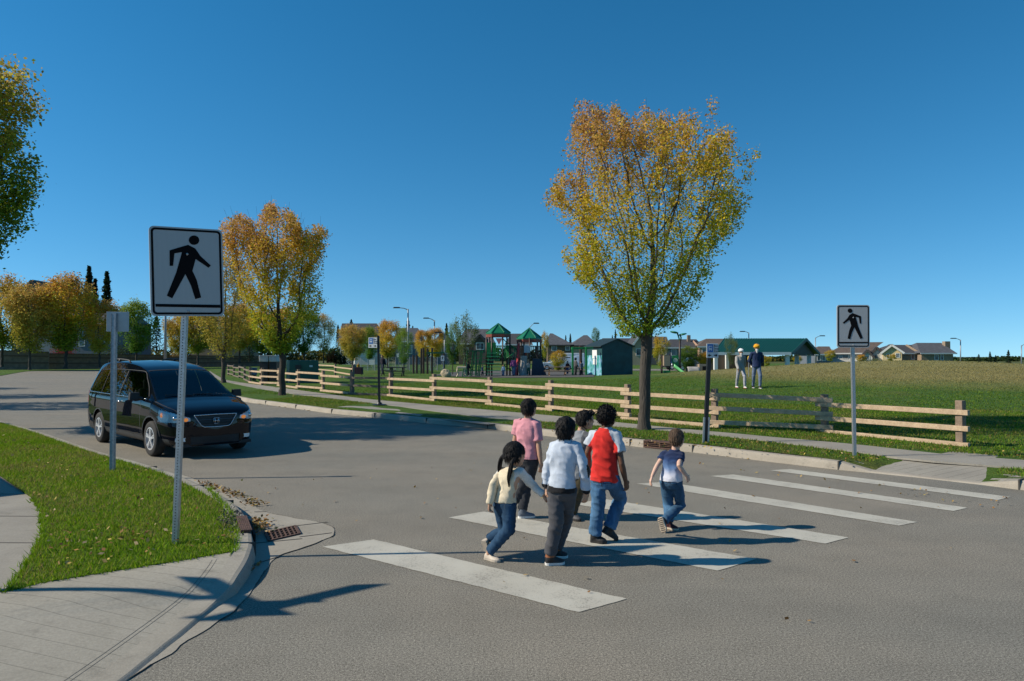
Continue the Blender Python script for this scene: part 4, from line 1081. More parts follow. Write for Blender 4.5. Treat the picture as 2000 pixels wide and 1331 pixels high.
# ------------------------------------------------------------------ wall along the far street
WALLM = M('wall_block', (.20, .155, .12), .85, var=.25, scale=2, bmp=.5, bscale=12); WALLB = M('wall_band', (.13, .085, .065), .85, var=.2, scale=3)
def wall(label, x0, b0, t0, x1, b1, t1, Y0, Y1):
    a = P(x0, b0, Y0); b = P(x1, b1, Y1); a2 = P(x0, t0, Y0); b2 = P(x1, t1, Y1); d = (b - a).normalized(); n = Vector((-d.y, d.x, 0)).normalized() * .3
    t = thing('sound_wall', label, 'wall', a)
    MB().slab([a - Vector((0, 0, .3)), b - Vector((0, 0, .3)), b2, a2], n).build('panels', WALLM, t)
    for f in (.36, .74):
        p, q_ = a.lerp(a2, f), b.lerp(b2, f); MB().beam(p - n * .05, q_ - n * .05, .12, .2).build('band', WALLB, t)
    MB().beam(a2 + n * .5, b2 + n * .5, .5, .1).build('coping', WALLB, t)
wall('taller brown block wall at the left edge behind the street trees', -60, 724, 683, 95, 721, 688, 96, 99)
wall('long low brown block wall running behind the van to the second elm', 95.5, 721, 691, 520, 715, 697, 100, 124)
GRDH = [(.035, .075, .018), (.05, .09, .02), (.09, .11, .03)]
def bush(label, px, base, top, hwid, Y, seed, col, group='garden shrubs'):
    b_ = P(px, base, Y); h = P(px, top, Y).z - b_.z; w = hwid / F * Y; rg = np.random.default_rng(seed); n = 1100
    d = rg.normal(0, 1, (n, 3)); d /= np.linalg.norm(d, axis=1)[:, None]; d *= (rg.random((n, 1)) ** .35); d[:, 2] = np.abs(d[:, 2])
    q = d * np.array((w, w * .8, h)) * (1 + .25 * np.sin(d[:, :1] * 9 + seed))
    o = soup('shrub', leaf_quads(q, max(.12, h * .12), rg, .8), 4, LEAF, np.array(col) * rg.uniform(.6, 1.4, (n, 1)))
    o.location = b_; tag(o, label, 'shrub', group)
bush('red-leaved flower bed on top of the far wall', 122, 691, 676, 22, 103, 1, (.22, .035, .03))
bush('dark green shrub on the wall at the far left', 40, 689, 668, 24, 103, 2, (.035, .065, .02))
bush('tan ornamental grass over the wall beside the lamp post', 348, 697, 684, 18, 112, 3, (.32, .22, .09))
bush('dark hedge above the wall right of the orange tree', 235, 692, 672, 28, 108, 4, (.03, .055, .02))
bush('low green shrub before the long wall behind the sparse elm', 480, 706, 692, 20, 122, 5, (.06, .085, .03))
bush('orange-red shrub at the foot of the thin reddish tree', 648, 709, 686, 12, 112, 6, (.30, .09, .03))
bush('dark shrub left of the white gabled house', 668, 712, 684, 16, 112, 7, (.03, .05, .02))
bush('pale green shrub under the dark hip roof', 1200, 718, 700, 14, 110, 8, (.10, .13, .04))

# ------------------------------------------------------------------ street lamps
def lamp(label, px, base, top, apx, apy, Y, r=.09, hd=True):
    b_ = P(px, base, Y); tp = P(px, top, Y); e = P(apx, apy, Y)
    t = thing('street_lamp', label, 'street lamp', b_, 0, 'street lamps')
    MB().tube([b_ - Vector((0, 0, .3)), b_.lerp(tp, .5), tp], [r * 1.5, r * 1.15, r], 8).build('pole', GALVD, t, smooth=True)
    if hd:
        MB().tube([tp - Vector((0, 0, .1)), tp.lerp(e, .5) + Vector((0, 0, .02)), e], [r * .8, r * .6, r * .55], 6).build('arm', GALVD, t)
        s = 1 if e.x > tp.x else -1
        hm = MB(); hm.box(e + Vector((s * .35, 0, .02)), (.95, .45, .16), taper=.8); hm.build('lamp_head', BLKM, t, bevel=.03)
lamp('tall street lamp with its arm to the left, second sapling at its foot', 797, 722, 604, 780, 601.5, 95)
lamp('street lamp with left arm behind the orange twin trees', 848.5, 716, 626, 837, 622, 110)
lamp('street lamp with right arm rising behind the second play tower', 1034, 712, 640, 1043, 632, 110, .08)
lamp('street lamp with left arm above the pavilion ridge', 1462.5, 712, 650, 1454, 648, 125, .08)
lamp('street lamp with right arm beyond the pavilion gable', 1592.5, 716, 660, 1602, 656.5, 125, .08)
lamp('street lamp with left arm right of the brick chimney', 1876, 718, 664, 1866, 661.5, 125, .08)
lamp('street lamp at the far right edge', 1995, 722, 675, 2004, 672.5, 125, .08)
lamp('plain grey lamp post behind the wall left of the crosswalk sign', 323, 705, 560, 312, 556, 70, .10)
lamp('thin white-topped lamp post left of the dark young tree', 868, 722, 652, 862, 650, 85, .05)

# ------------------------------------------------------------------ houses
RF = {'grey': M('shingle_grey', (.075, .078, .088), .9, var=.25, scale=2, bmp=.3, bscale=10), 'dark': M('shingle_dark', (.050, .050, .056), .9, var=.25, scale=2), 'brown': M('shingle_brown', (.105, .078, .062), .9, var=.25, scale=2), 'teal': M('shingle_blue', (.06, .07, .085), .9, var=.2, scale=2)}
WL = {'beige': M('siding_beige', (.40, .31, .20), .8, var=.1, scale=1), 'cream': M('siding_cream', (.58, .45, .24), .8, var=.08, scale=1), 'grey': M('siding_grey', (.22, .23, .24), .8, var=.12, scale=1), 'brown': M('siding_brown', (.13, .095, .07), .85, var=.15, scale=1), 'white': M('siding_white', (.60, .58, .54), .7, var=.08, scale=1), 'salmon': M('siding_salmon', (.40, .25, .17), .8, var=.1, scale=1), 'slate': M('siding_slate', (.12, .14, .17), .8, var=.15, scale=1), 'tan': M('siding_tan', (.27, .20, .135), .8, var=.12, scale=1)}
TRIM = M('trim_white', (.66, .64, .60), .6, var=.05); TRIMD = M('trim_dark', (.06, .05, .045), .7, var=.1)
def winmat():
    m, N, L, b = nt('window_glass'); b.inputs['Base Color'].default_value = (.05, .07, .09, 1); b.inputs['Roughness'].default_value = .06
    v = coords(N, L); bump(N, L, b, noise(N, L, v, 1.2, 2), .05, .05); L.new(ramp(N, L, noise(N, L, v, .8, 2), [(.4, (.035, .05, .065)), (.6, (.16, .19, .21))]), b.inputs['Base Color']); return m
GLS = winmat()
def house(label, Y, wall_px, eave, base, roof, wins=(), doors=(), wallc='grey', roofc='grey', depth=9, over=.5, chim=None, trim=TRIM, yaw=0, group='houses along the far street'):
    """wall_px (x0,x1); roof: ('hip', apex0, apex1, y) | ('gable_front', apex, y) | ('gable_side', y, xr0, xr1, y1)"""
    x0, x1 = wall_px; A_ = P(x0, base, Y); B_ = P(x1, base, Y); ze = P(x0, eave, Y).z; zg = -.15
    t = thing('house', label, 'house', Vector(((A_.x + B_.x) / 2, Y + depth / 2, zg)), 0, group)
    xa, xb = A_.x, B_.x
    mb = MB(); mb.box(((xa + xb) / 2, Y + depth / 2, (ze + zg) / 2), (xb - xa, depth, ze - zg)); kind = roof[0]
    r = MB(); o = over; th = .22
    if kind == 'hip':
        a0 = P(roof[1], roof[3], Y + depth / 2); a1 = P(roof[2], roof[3], Y + depth / 2); yc = Y + depth / 2
        c = [(xa - o, Y - o, ze), (xb + o, Y - o, ze), (xb + o, Y + depth + o, ze), (xa - o, Y + depth + o, ze)]
        r.add(c + [(a0.x, yc, a0.z), (a1.x + .01, yc, a1.z)], [(0, 1, 5, 4), (1, 2, 5), (2, 3, 4, 5), (3, 0, 4), (3, 2, 1, 0)])
    elif kind == 'gable_front':
        ap = P(roof[1], roof[2], Y)
        mb.slab([(xa, Y + .01, ze), (xb, Y + .01, ze), (ap.x, Y + .01, ap.z)], (0, depth - .02, 0))
        for e in (xa, xb):
            s = -1 if e == xa else 1; d = Vector((e - ap.x, 0, ze - ap.z)); d = d * (1 + o / abs(d.x)); n = Vector((-d.z * s, 0, d.x * s)).normalized(); n = n if n.z > 0 else -n
            q0 = Vector((ap.x, Y - o, ap.z)); q1 = q0 + d; r.slab([q0, q1, q1 + n * th, q0 + n * th], (0, depth + 2 * o, 0))
    else:
        z1 = P(roof[2], roof[1], Y + depth / 2).z; yc = Y + depth / 2; xr0 = P(roof[2], roof[1], yc).x; xr1 = P(roof[3], roof[1], yc).x
        c = [(xa - o, Y - o, ze), (xb + o, Y - o, ze), (xb + o, Y + depth + o, ze), (xa - o, Y + depth + o, ze)]
        r.add(c + [(xr0, yc, z1), (xr1, yc, z1)], [(0, 1, 5, 4), (2, 3, 4, 5), (3, 2, 1, 0), (1, 2, 5), (3, 0, 4)])
        mb.add([(xa, Y, ze), (xa, Y + depth, ze), (xa, yc, z1 - .3), (xb, Y, ze), (xb, Y + depth, ze), (xb, yc, z1 - .3)], [(0, 1, 2), (3, 5, 4)])
    mb.build('wall', WL[wallc], t); ro = r.build('roof', RF[roofc], t)
    MB().box(((xa + xb) / 2, Y - o - .06, ze - .1), (xb - xa + 2 * o, .08, .26)).build('fascia', trim, t) if kind != 'gable_front' else None
    if kind == 'gable_front':
        bb = MB(); ap = P(roof[1], roof[2], Y)
        for e in (xa, xb):
            d = Vector((e - ap.x, 0, ze - ap.z)); d = d * (1 + o / abs(d.x)); bb.beam(Vector((ap.x, Y - o - .06, ap.z - .05)), Vector((ap.x, Y - o - .06, ap.z - .05)) + d, .1, .38, up=(0, 0, 1))
        bb.build('barge_board', trim, t)
    if chim:
        c0, c1, cy = chim; p0 = P(c0, cy, Y + depth * .35); p1 = P(c1, cy, Y + depth * .35)
        MB().box(((p0.x + p1.x) / 2, Y + depth * .35, p0.z / 2 + ze / 2 - .4), (p1.x - p0.x, p1.x - p0.x, p0.z - ze + 1.2)).build('chimney', WL['tan'], ro)
    for (wx0, wy0, wx1, wy1) in wins:
        p0 = P(wx0, wy1, Y - .05); p1 = P(wx1, wy0, Y - .05); cx, cz, w, h = (p0.x + p1.x) / 2, (p0.z + p1.z) / 2, p1.x - p0.x, p1.z - p0.z
        wn = MB(); f = .10 + .05 * (w > 1)
        for s in (-1, 1): wn.box((cx + s * (w / 2 + f / 2), Y - .03, cz), (f, .1, h + 2 * f)); wn.box((cx, Y - .031, cz + s * (h / 2 + f / 2)), (w, .1, f))
        if w > 1: wn.box((cx, Y - .035, cz), (.07, .08, h))
        wo = wn.build('window', TRIM, t)
        MB().box((cx, Y - .012, cz), (w, .03, h)).build('pane', GLS, wo, world=True)
    for (wx0, wy0, wx1, wy1) in doors:
        p0 = P(wx0, wy1, Y - .05); p1 = P(wx1, wy0, Y - .05); cx, cz, w, h = (p0.x + p1.x) / 2, (p0.z + p1.z) / 2, p1.x - p0.x, p1.z - p0.z
        d = MB(); d.box((cx, Y - .02, cz), (w, .06, h))
        for i in range(1, 4): d.box((cx, Y - .055, cz - h / 2 + h * i / 4), (w, .02, .05))
        d.build('garage_door', TRIM, t)
    t.rotation_euler = (0, 0, R(yaw))
    return t
house('large brown-roofed house behind the brownish orange tree at left', 118, (22, 112), 600, 716, ('gable_front', 65, 549), [(32, 640, 46, 664)], wallc='grey', roofc='brown', trim=TRIMD)
house('dark house with a pale porch between the left street trees', 116, (140, 240), 632, 712, ('gable_side', 612, 150, 232), [(155, 645, 165, 676), (205, 640, 228, 668)], wallc='slate', roofc='dark')
house('dim house behind the trees right of the crosswalk sign pole', 130, (372, 470), 640, 712, ('hip', 400, 440, 618), [(392, 652, 412, 672), (436, 652, 452, 672)], wallc='tan', roofc='dark')
house('white gabled house with a long dark roof left of the tall lamp', 150, (664, 740), 668, 716, ('gable_side', 632, 668, 736), [(672, 676, 684, 688), (700, 676, 714, 690)], wallc='white', roofc='dark', depth=10)
house('grey house with a slate roof behind the tall street lamp', 150, (772, 818), 667, 716, ('gable_side', 641, 776, 816), [(790, 676, 804, 690)], wallc='slate', roofc='teal')
house('house with a hip roof behind the orange twin trees', 155, (848, 884), 671, 716, ('hip', 860, 868, 652), [(857, 675, 862, 690), (870, 676, 880, 690)], wallc='grey', roofc='dark')
house('wide brown-grey house behind the bench and first tower', 150, (896, 962), 671, 716, ('gable_side', 643, 909, 955), [(905, 680, 914, 692)], wallc='brown', roofc='grey')
house('small gabled front with a blue-lit window left of the first tower', 146, (925, 948), 667, 716, ('gable_front', 937, 654), [(931, 671, 944.5, 682)], wallc='brown', roofc='grey', depth=5, trim=TRIMD, over=.3)
house('low dark-roofed house seen between the two play towers', 152, (990, 1036), 673, 716, ('gable_side', 652, 998, 1030), [(1012, 678, 1020, 690)], wallc='tan', roofc='dark')
house('brown house with a steep grey hip roof right of the second tower', 146, (1070, 1116), 674, 716, ('hip', 1074, 1079, 651.5), [(1078, 675.5, 1087, 685), (1105, 677, 1112, 684)], wallc='brown', roofc='grey', depth=11, trim=TRIMD)
house('beige house with a hip roof and white garage behind the swing frame', 146, (1119, 1164), 675, 718, ('hip', 1140, 1147, 655), [(1147, 681, 1157, 688)], [(1127, 698, 1160, 717)], wallc='beige', roofc='grey', depth=11, trim=TRIMD)
house('house with a dark ridge behind the green shed', 152, (1172, 1242), 674, 716, ('gable_side', 661, 1177, 1233), [(1222, 680, 1230, 690)], wallc='slate', roofc='dark')
house('beige gabled house behind the big elm trunk', 140, (1234, 1266), 676, 716, ('gable_front', 1249, 655), [(1243, 682, 1252, 694)], wallc='beige', roofc='dark', depth=7, over=.4)
house('slate-walled house with a tall dark roof right of the elm trunk', 150, (1264, 1304), 678, 716, ('gable_side', 658, 1268, 1302), [(1270, 682, 1276, 693)], wallc='slate', roofc='dark')
house('blue-grey house with a cream barge board and a chimney', 142, (1302, 1370), 679, 716, ('gable_side', 663, 1309, 1360), [(1312, 684, 1320, 694)], wallc='slate', roofc='dark', chim=(1342, 1348, 657))
house('salmon gabled house behind the bus stop sign', 140, (1366, 1420), 677, 716, ('gable_side', 662, 1379, 1424), [(1372, 682, 1378, 690)], wallc='salmon', roofc='brown')
house('grey house with a brown roof right of the pavilion', 145, (1594, 1622), 692, 718, ('gable_side', 677, 1598, 1620), [(1597, 694, 1602, 704), (1606, 695, 1612, 704)], wallc='slate', roofc='brown')
house('white house with a broad brown roof behind the far crosswalk sign', 150, (1648, 1710), 690, 718, ('gable_side', 669, 1655, 1718), [(1653, 693, 1662, 701), (1670, 692, 1679, 700)], wallc='white', roofc='brown', depth=11, yaw=-24)
house('timbered white gable beside the cream house, left of two', 146, (1698, 1716), 695, 718, ('gable_front', 1707, 684), [(1704, 696, 1711, 703)], wallc='white', roofc='dark', depth=6, trim=TRIMD, over=.3, yaw=-24)
house('timbered white gable touching the cream house', 146.5, (1717, 1738), 690, 718, ('gable_front', 1725, 679), [(1722, 694, 1728, 701)], wallc='white', roofc='dark', depth=6, trim=TRIMD, over=.3, yaw=-24)
house('cream gabled house with white trim on the crest', 144, (1742, 1775), 687, 718, ('gable_front', 1757, 674), [(1765, 691, 1771, 698), (1749, 692, 1753, 700)], wallc='cream', roofc='dark', depth=7, over=.4, yaw=-24)
house('house with a long dark roof behind the cream gable', 152, (1734, 1802), 690, 718, ('gable_side', 674, 1736, 1798), [(1780, 692, 1786, 702)], wallc='tan', roofc='dark')
house('large tan house with a chimney at the right end of the row', 150, (1800, 1862), 690, 718, ('gable_side', 670, 1790, 1838), [(1826, 693, 1832, 703), (1838, 693, 1842, 703)], wallc='tan', roofc='grey', chim=(1843, 1853, 669), depth=11)

# ------------------------------------------------------------------ picnic pavilion
GRF = M('green_metal_roof', (.014, .120, .085), .45, .1, var=.1, scale=3); PAVW = M('pavilion_white', (.72, .71, .68), .6, var=.05); PAVD = M('pavilion_beam', (.10, .085, .07), .8)
Yp = 74.0
e0, e1_ = P(1394, 689, Yp), P(1545, 689, Yp); r0, r1 = P(1415, 661.5, Yp + 5), P(1574, 661.5, Yp + 5); dep = 10.0; ze = e0.z; zr = r0.z
t = thing('picnic_pavilion', 'open picnic pavilion with a green standing-seam roof behind the walkers', 'pavilion', (e0.x, Yp, .2))
ov = MB(); sk = r1.x - e1_.x
q = [Vector((e0.x, Yp, ze)), Vector((e1_.x, Yp, ze)), Vector((r1.x, Yp + 5, zr)), Vector((r0.x, Yp + 5, zr))]; q2 = [Vector((e0.x + 2 * (r0.x - e0.x), Yp + 10, ze)), Vector((e1_.x + 2 * sk, Yp + 10, ze)), q[2], q[3]]
ov.slab(q, (0, 0, -.14)); ov.slab(q2, (0, 0, -.14)); rfo = ov.build('roof', GRF, t)
sm = MB()
for i in range(34): f = i / 33; sm.beam(q[0].lerp(q[1], f) + Vector((0, 0, .02)), q[3].lerp(q[2], f) + Vector((0, 0, .02)), .05, .07)
sm.build('seams', M('green_roof_seam', (.012, .095, .068), .5, .1), rfo)
MB().beam(q[0] - Vector((0, .06, .1)), q[1] - Vector((0, .06, .1)), .08, .30).build('fascia', PAVW, t)
gb = MB(); gb.beam(q[1] + Vector((.06, 0, -.12)), q[2] + Vector((.06, 0, -.12)), .1, .32); gb.beam(q2[1] + Vector((.06, 0, -.12)), q[2] + Vector((.06, 0, -.12)), .1, .32); gb.build('barge_board', M('green_trim', (.012, .07, .055), .6), t)
MB().slab([q[1] + Vector((-.5, 0, -.2)), q2[1] + Vector((-.5, 0, -.2)), q[2] + Vector((-.5, 0, -.3))], (-.1, 0, 0)).build('gable', PAVD, t)
for (px, dy) in ((1397.5, .5), (1537.5, .5), (1556, 9.2), (1580, 9.6), (1470, 9.2), (1420, 9.2)):
    p = P(px, 690, Yp + dy); zb_ = T(p.x, p.y) - .3
    MB().box((p.x, p.y, (ze - .1 + zb_) / 2), (.38, .38, ze - .1 - zb_)).build('post', PAVW, t, bevel=.02)
MB().box(((e0.x + e1_.x) / 2 + .8, Yp + 9.6, 1.2), (7.5, .2, 2.0)).build('back_wall', WL['brown'], t)
# ================================================================== the minivan
from mathutils.bvhtree import BVHTree
def carpaint(name, col):
    m, N, L, b = nt(name); v = coords(N, L)
    L.new(ramp(N, L, noise(N, L, v, 900, 2), [(.3, tuple(q * .6 for q in col)), (.7, tuple(q * 1.5 for q in col))]), b.inputs['Base Color'])
    b.inputs['Roughness'].default_value = .5; b.inputs['Metallic'].default_value = 0; b.inputs['Coat Weight'].default_value = .8; b.inputs['Coat Roughness'].default_value = .02; b.inputs['Specular IOR Level'].default_value = .0
    bump(N, L, b, noise(N, L, v, 3.0, 3), .03, .02); return m
def tinted(name, col, fres=1.45):
    m, N, L, b = nt(name); N.remove(b); tr = N.new('ShaderNodeBsdfTransparent'); v = coords(N, L)
    L.new(ramp(N, L, noise(N, L, v, 2, 2), [(.3, tuple(c * .9 for c in col)), (.7, col)]), tr.inputs[0])
    gl = N.new('ShaderNodeBsdfGlossy'); gl.inputs['Roughness'].default_value = .015; gl.inputs['Color'].default_value = (.9, .95, 1, 1)
    fr = N.new('ShaderNodeFresnel'); fr.inputs[0].default_value = fres; mx = N.new('ShaderNodeMixShader')
    L.new(fr.outputs[0], mx.inputs[0]); L.new(tr.outputs[0], mx.inputs[1]); L.new(gl.outputs[0], mx.inputs[2]); L.new(mx.outputs[0], N['Material Output'].inputs[0]); return m
PNT = carpaint('van_paint', (.003, .004, .008)); GLW = tinted('windshield_glass', (.34, .40, .39)); GLT = tinted('tinted_glass', (.09, .10, .10)); GLF = tinted('door_glass', (.30, .34, .33))
PLA = M('black_plastic', (.014, .014, .015), .6, var=.2, scale=30); CHR = M('chrome', (.62, .62, .64), .18, 1.0, var=.05); RIM = M('alloy', (.62, .63, .65), .35, .35, var=.08, scale=30)
RUB = M('tyre_rubber', (.022, .021, .020), .85, var=.25, scale=30); SEATM = M('seat_cloth', (.055, .055, .06), .9, var=.15); REFL = M('lamp_reflector', (.86, .88, .88), .3, .1, var=.1, scale=20); AMB = M('amber_lens', (.85, .30, .05), .25, var=.1); AMB.node_tree.nodes['Principled BSDF'].inputs['Emission Color'].default_value = (1, .32, .06, 1); AMB.node_tree.nodes['Principled BSDF'].inputs['Emission Strength'].default_value = .35; REDL = M('red_lens', (.42, .012, .012), .2, var=.1)
CLR = tinted('lamp_lens', (.96, .98, 1.0), 1.45)
def catm1(pts, step):
    return catmull([Vector(p) for p in pts], step)
def build_van():
    st = [(2.565, .70, .46), (2.55, .775, .60), (2.51, .83, .715), (2.43, .875, .80), (2.30, .918, .865), (2.08, .966, .92), (1.8, 1.018, .952), (1.63, 1.058, .966), (1.56, 1.085, .970), (1.32, 1.225, .975), (1.04, 1.39, .978), (.77, 1.550, .979), (.61, 1.620, .98), (.30, 1.70, .98), (-.3, 1.77, .98), (-.9, 1.80, .98), (-1.6, 1.785, .975), (-2.0, 1.745, .962), (-2.2, 1.685, .945), (-2.30, 1.59, .925), (-2.38, 1.40, .90), (-2.46, 1.16, .87), (-2.53, .95, .81), (-2.565, .80, .66)]
    S_ = catm1(st, .011)
    def sec(x, zt, w):
        zb = 1.035 + .012 * (1.5 - x)
        if x < -2.0 : zb = min(zb, zt - .10)
        bo = .30 if x > -2.3 else .34
        nose = 0
        if x > 1.6 or (x < -2.0 and zt < 1.2):
            p = [(w * .80, bo - .08), (w * .95, bo), (w * 1.0, .56), (w * .992, max(.60, zt - .22)), (w * .965, zt - .075), (w * .86, zt - .018), (w * .55, zt + .012), (0, zt + .02)]
        else:
            yr = min(w * .93, max(.665, .835 - .165 * (zt - 1.07) / .55)); f = min(1, (zt - 1.1) / .35)
            p = [(w * .80, bo - .08), (w * .95, bo), (w, .60), (w * .992, .88), (w * .968, zb), ((w * .968 + yr) / 2 + .018, (zb + zt - .06) / 2), (yr + .015, zt - .075), (yr - .045, zt - .022), (yr * .6, zt - .004), (0, zt + .008)]
        c = catm1([(y, z, 0) for y, z in p], .012); return c
    NS = 124; grid = []
    for s in S_:
        c = resample(sec(s.x, s.y, s.z), NS); grid.append([(s.x, q.x, q.y) for q in c])
    # nose cap and tail cap: shrink the end rings to a line
    def cap(ring, x, bul, k=16):
        out = []
        for i in range(1, k + 1):
            f = 1 - i / k; e = bul * (1 - f * f); zc = .47
            out.append([(x + e, y * f, zc + (z - zc) * (f if True else 1)) for _, y, z in ring])
        return out
    g = list(reversed(cap(grid[0], 2.565, .035))) + grid + cap(grid[-1], -2.565, -.03)
    ns = len(g); V = []
    for r in g:
        V += [(x, -y, z) for x, y, z in reversed(r)] + [(x, y, z) for x, y, z in r[1:]]
    m = 2 * NS - 1; Fc = [(i * m + j, i * m + j + 1, (i + 1) * m + j + 1, (i + 1) * m + j) for i in range(ns - 1) for j in range(m - 1)]
    print('VANX', min(v[0] for v in V), max(v[0] for v in V), max(abs(v[1]) for v in V), min(v[2] for v in V), max(v[2] for v in V))
    # reorder so rings run bottom right -> top -> bottom left
    VV = np.array(V); cls = []
    WPOLY = [[(1.30, 1.10), (.62, 1.555), (-.08, 1.585), (-.14, 1.085)], [(-.27, 1.088), (-.21, 1.59), (-1.24, 1.595), (-1.28, 1.10)], [(-1.38, 1.105), (-1.34, 1.595), (-2.02, 1.555), (-2.22, 1.14)]]
    cen = VV[np.array(Fc)].mean(1); e1 = VV[np.array(Fc)[:, 2]] - VV[np.array(Fc)[:, 0]]; e2 = VV[np.array(Fc)[:, 3]] - VV[np.array(Fc)[:, 1]]; nr = np.cross(e1, e2); nr /= np.linalg.norm(nr, axis=1)[:, None] + 1e-12
    x, y, z = cen.T; ay = np.abs(y); side = (np.abs(nr[:, 1]) > .55); cl = np.zeros(len(Fc), int)   # 0 body
    D = dict(front_door=(1.10, -.205), sliding_door=(-.205, -1.31))
    lower = z > .37
    fd = side & (x < 1.12) & (x > -.205) & lower & (z < 1.66); sd = side & (x <= -.205) & (x > -1.31) & lower & (z < 1.66)
    cl[fd] = np.where(y[fd] < 0, 1, 2); cl[sd] = np.where(y[sd] < 0, 3, 4)
    cl[(z < .36) & (x < 2.3) & (x > -2.3)] = 5                                                                # rocker
    for k, wp in enumerate(WPOLY):
        ins = inpoly(x, z, wp) & (ay > .6); cl[ins] = np.where(y[ins] < 0, 10 + k, 20 + k)
    yr = np.maximum(.665, .835 - .165 * (z - 1.07) / .55)
    ws = (x > .65) & (x < 1.55) & (ay < yr - .045) & (z > 1.05); cl[ws] = 30
    cl[(x < -2.30) & (z > 1.12) & (z < 1.58) & (ay < .66)] = 31
    hl = (ay > .50) & (x > 1.93) & (z > .665 + .02 * np.clip((.75 - ay) / .25, 0, 1)) & (z < .748 + .15 * (ay - .50) / .42 ) & (z < .90); cl[hl] = np.where(y[hl] < 0, 40, 41)
    gh = np.interp(z, [.565, .60, .785], [.25, .31, .43]); gr = (x > 2.3) & (z > .565) & (z < .785) & (ay < gh); cl[gr] = 42
    lo_ = (x > 2.2) & (z > .25) & (z < .40) & (ay < .50); cl[lo_] = 43
    fg = (x > 2.0) & (z > .315) & (z < .385) & (ay > .60) & (ay < .76); cl[fg] = np.where(y[fg] < 0, 44, 45)
    tl = (x < -2.22) & (z > .86) & (z < 1.14) & (ay > .66); cl[tl] = np.where(y[tl] < 0, 46, 47)
    for ax in (1.60, -1.40):
        dd = np.hypot(x - ax, z - .335); cl[(dd < .405) & (ay > .55) & (z < .80)] = -1
        cl[(dd >= .405) & (dd < .428) & (ay > .85) & (cl >= 0)] = 5
    cl[(np.abs(x - 1.11) < .010) & side & (z > .38) & (z < 1.06)] = 50; cl[(np.abs(x + .205) < .010) & side & lower & (z < 1.60)] = 50; cl[(np.abs(x + 1.31) < .010) & side & lower & (z < 1.60)] = 50
    cl[(np.abs(z - .375) < .009) & side & (x < 1.10) & (x > -1.31)] = 50
    cl[(x > 1.62) & (x < 2.45) & (np.abs(ay - np.interp(x, [1.5, 2.1, 2.45], [.885, .80, .70])) < .009) & (nr[:, 2] ** 2 > .3)] = 50   # bonnet shut line
    hdr = (x > .60) & (x <= .65) & (ay < .62) & (z > 1.55); cl[hdr] = 50
    VF = np.array(Fc)
    XN = lambda q: np.where(np.asarray(q) > 1.7, 1.7 + (np.asarray(q) - 1.7) * .82, q)
    VV[:, 0] = XN(VV[:, 0]); V = VV.tolist()
    tree = BVHTree.FromPolygons([Vector(v) for v in V], [list(f) for f in Fc])
    front = Vector((.712, -.702, 0)).normalized(); org = Vector((-7.08, 14.71, 0.0))
    t = thing('minivan', 'black minivan driving towards the crosswalk on the left of the road', 'van', org, math.atan2(front.y, front.x)); t.scale = (1, .89, .955)
    def sub(ids, name, mats, parent=t, inset=0.0, dark=None):
        sel = np.isin(cl, ids); f = VF[sel]; us, inv = np.unique(f, return_inverse=True); f = inv.reshape(f.shape); vs = VV[us].copy()
        if inset:
            nv = np.zeros_like(vs); n_ = nr[sel]
            for c in range(4): np.add.at(nv, f[:, c], n_)
            nv /= np.linalg.norm(nv, axis=1)[:, None] + 1e-9; c_ = vs - np.array((0, 0, .8)); sg = np.sign((nv * c_).sum(1))[:, None]; vs -= nv * sg * inset
        me = bpy.data.meshes.new(name); me.from_pydata(vs.tolist(), [], f.tolist())
        for m_ in mats: me.materials.append(m_)
        if dark is not None: me.polygons.foreach_set('material_index', np.isin(cl[sel], dark).astype(int))
        bm = bmesh.new(); bm.from_mesh(me); bmesh.ops.recalc_face_normals(bm, faces=bm.faces[:]); bm.to_mesh(me); bm.free()
        me.polygons.foreach_set('use_smooth', [True] * len(me.polygons)); o = bpy.data.objects.new(name, me); COL.objects.link(o); o.parent = parent; return o
    sub([0, 50, 31], 'body', [PNT, PLA], dark=[50])
    doors = {k: sub([k], 'door', [PNT]) for k in (1, 2, 3, 4)}
    sub([5], 'sill_trim', [M('sill_plastic', (.035, .036, .038), .55, var=.2, scale=20)])
    for k, dk in ((10, 1), (20, 2)): sub([k], 'window', [GLF], doors[dk], .006)
    for k, dk in ((11, 3), (21, 4)): sub([k], 'window', [GLT], doors[dk], .006)
    for k in (12, 22): sub([k], 'window', [GLT], t, .006)
    sub([30], 'windshield', [GLW], t, .005); sub([31], 'rear_window', [GLT], t, .004)
    for k in (40, 41):
        o = sub([k], 'headlight', [REFL], t, .014); sub([k], 'lens', [CLR], o, .002)
        sg = -1 if k == 40 else 1; mm = MB(); mm.ball(tuple(tree.ray_cast(Vector((3.5, sg * .59, .715)), Vector((-1, 0, 0)))[0] - Vector((.006, 0, 0))), (.022, .05, .034), 12); mm.build('turn_lamp', AMB, o, world=False, smooth=True)
        mm = MB(); mm.ball(tuple(tree.ray_cast(Vector((3.5, sg * .75, .745)), Vector((-1, 0, 0)))[0] - Vector((.03, 0, 0))), (.04, .06, .045), 14); mm.build('projector', CHR, o, world=False, smooth=True)
        if k == 40: mm = MB(); mm.ball((float(XN(2.05)), sg * .895, .79), (.045, .014, .05), 12); mm.build('side_lamp', AMB, o, world=False, smooth=True)
    gr_ = sub([42], 'grille', [M('grille_black', (.006, .006, .007), .5)], t, .012); sub([43], 'lower_intake', [PLA], t, .015)
    for k in (44, 45): sub([k], 'fog_lamp', [REFL], t, 0)
    for k in (46, 47): sub([k], 'tail_light', [REDL], t)
    def fx(y, z, d=.004):
        h = tree.ray_cast(Vector((3.5, y, z)), Vector((-1, 0, 0))); return (h[0] if h[0] else Vector((2.5, y, z))) + Vector((d, 0, 0))
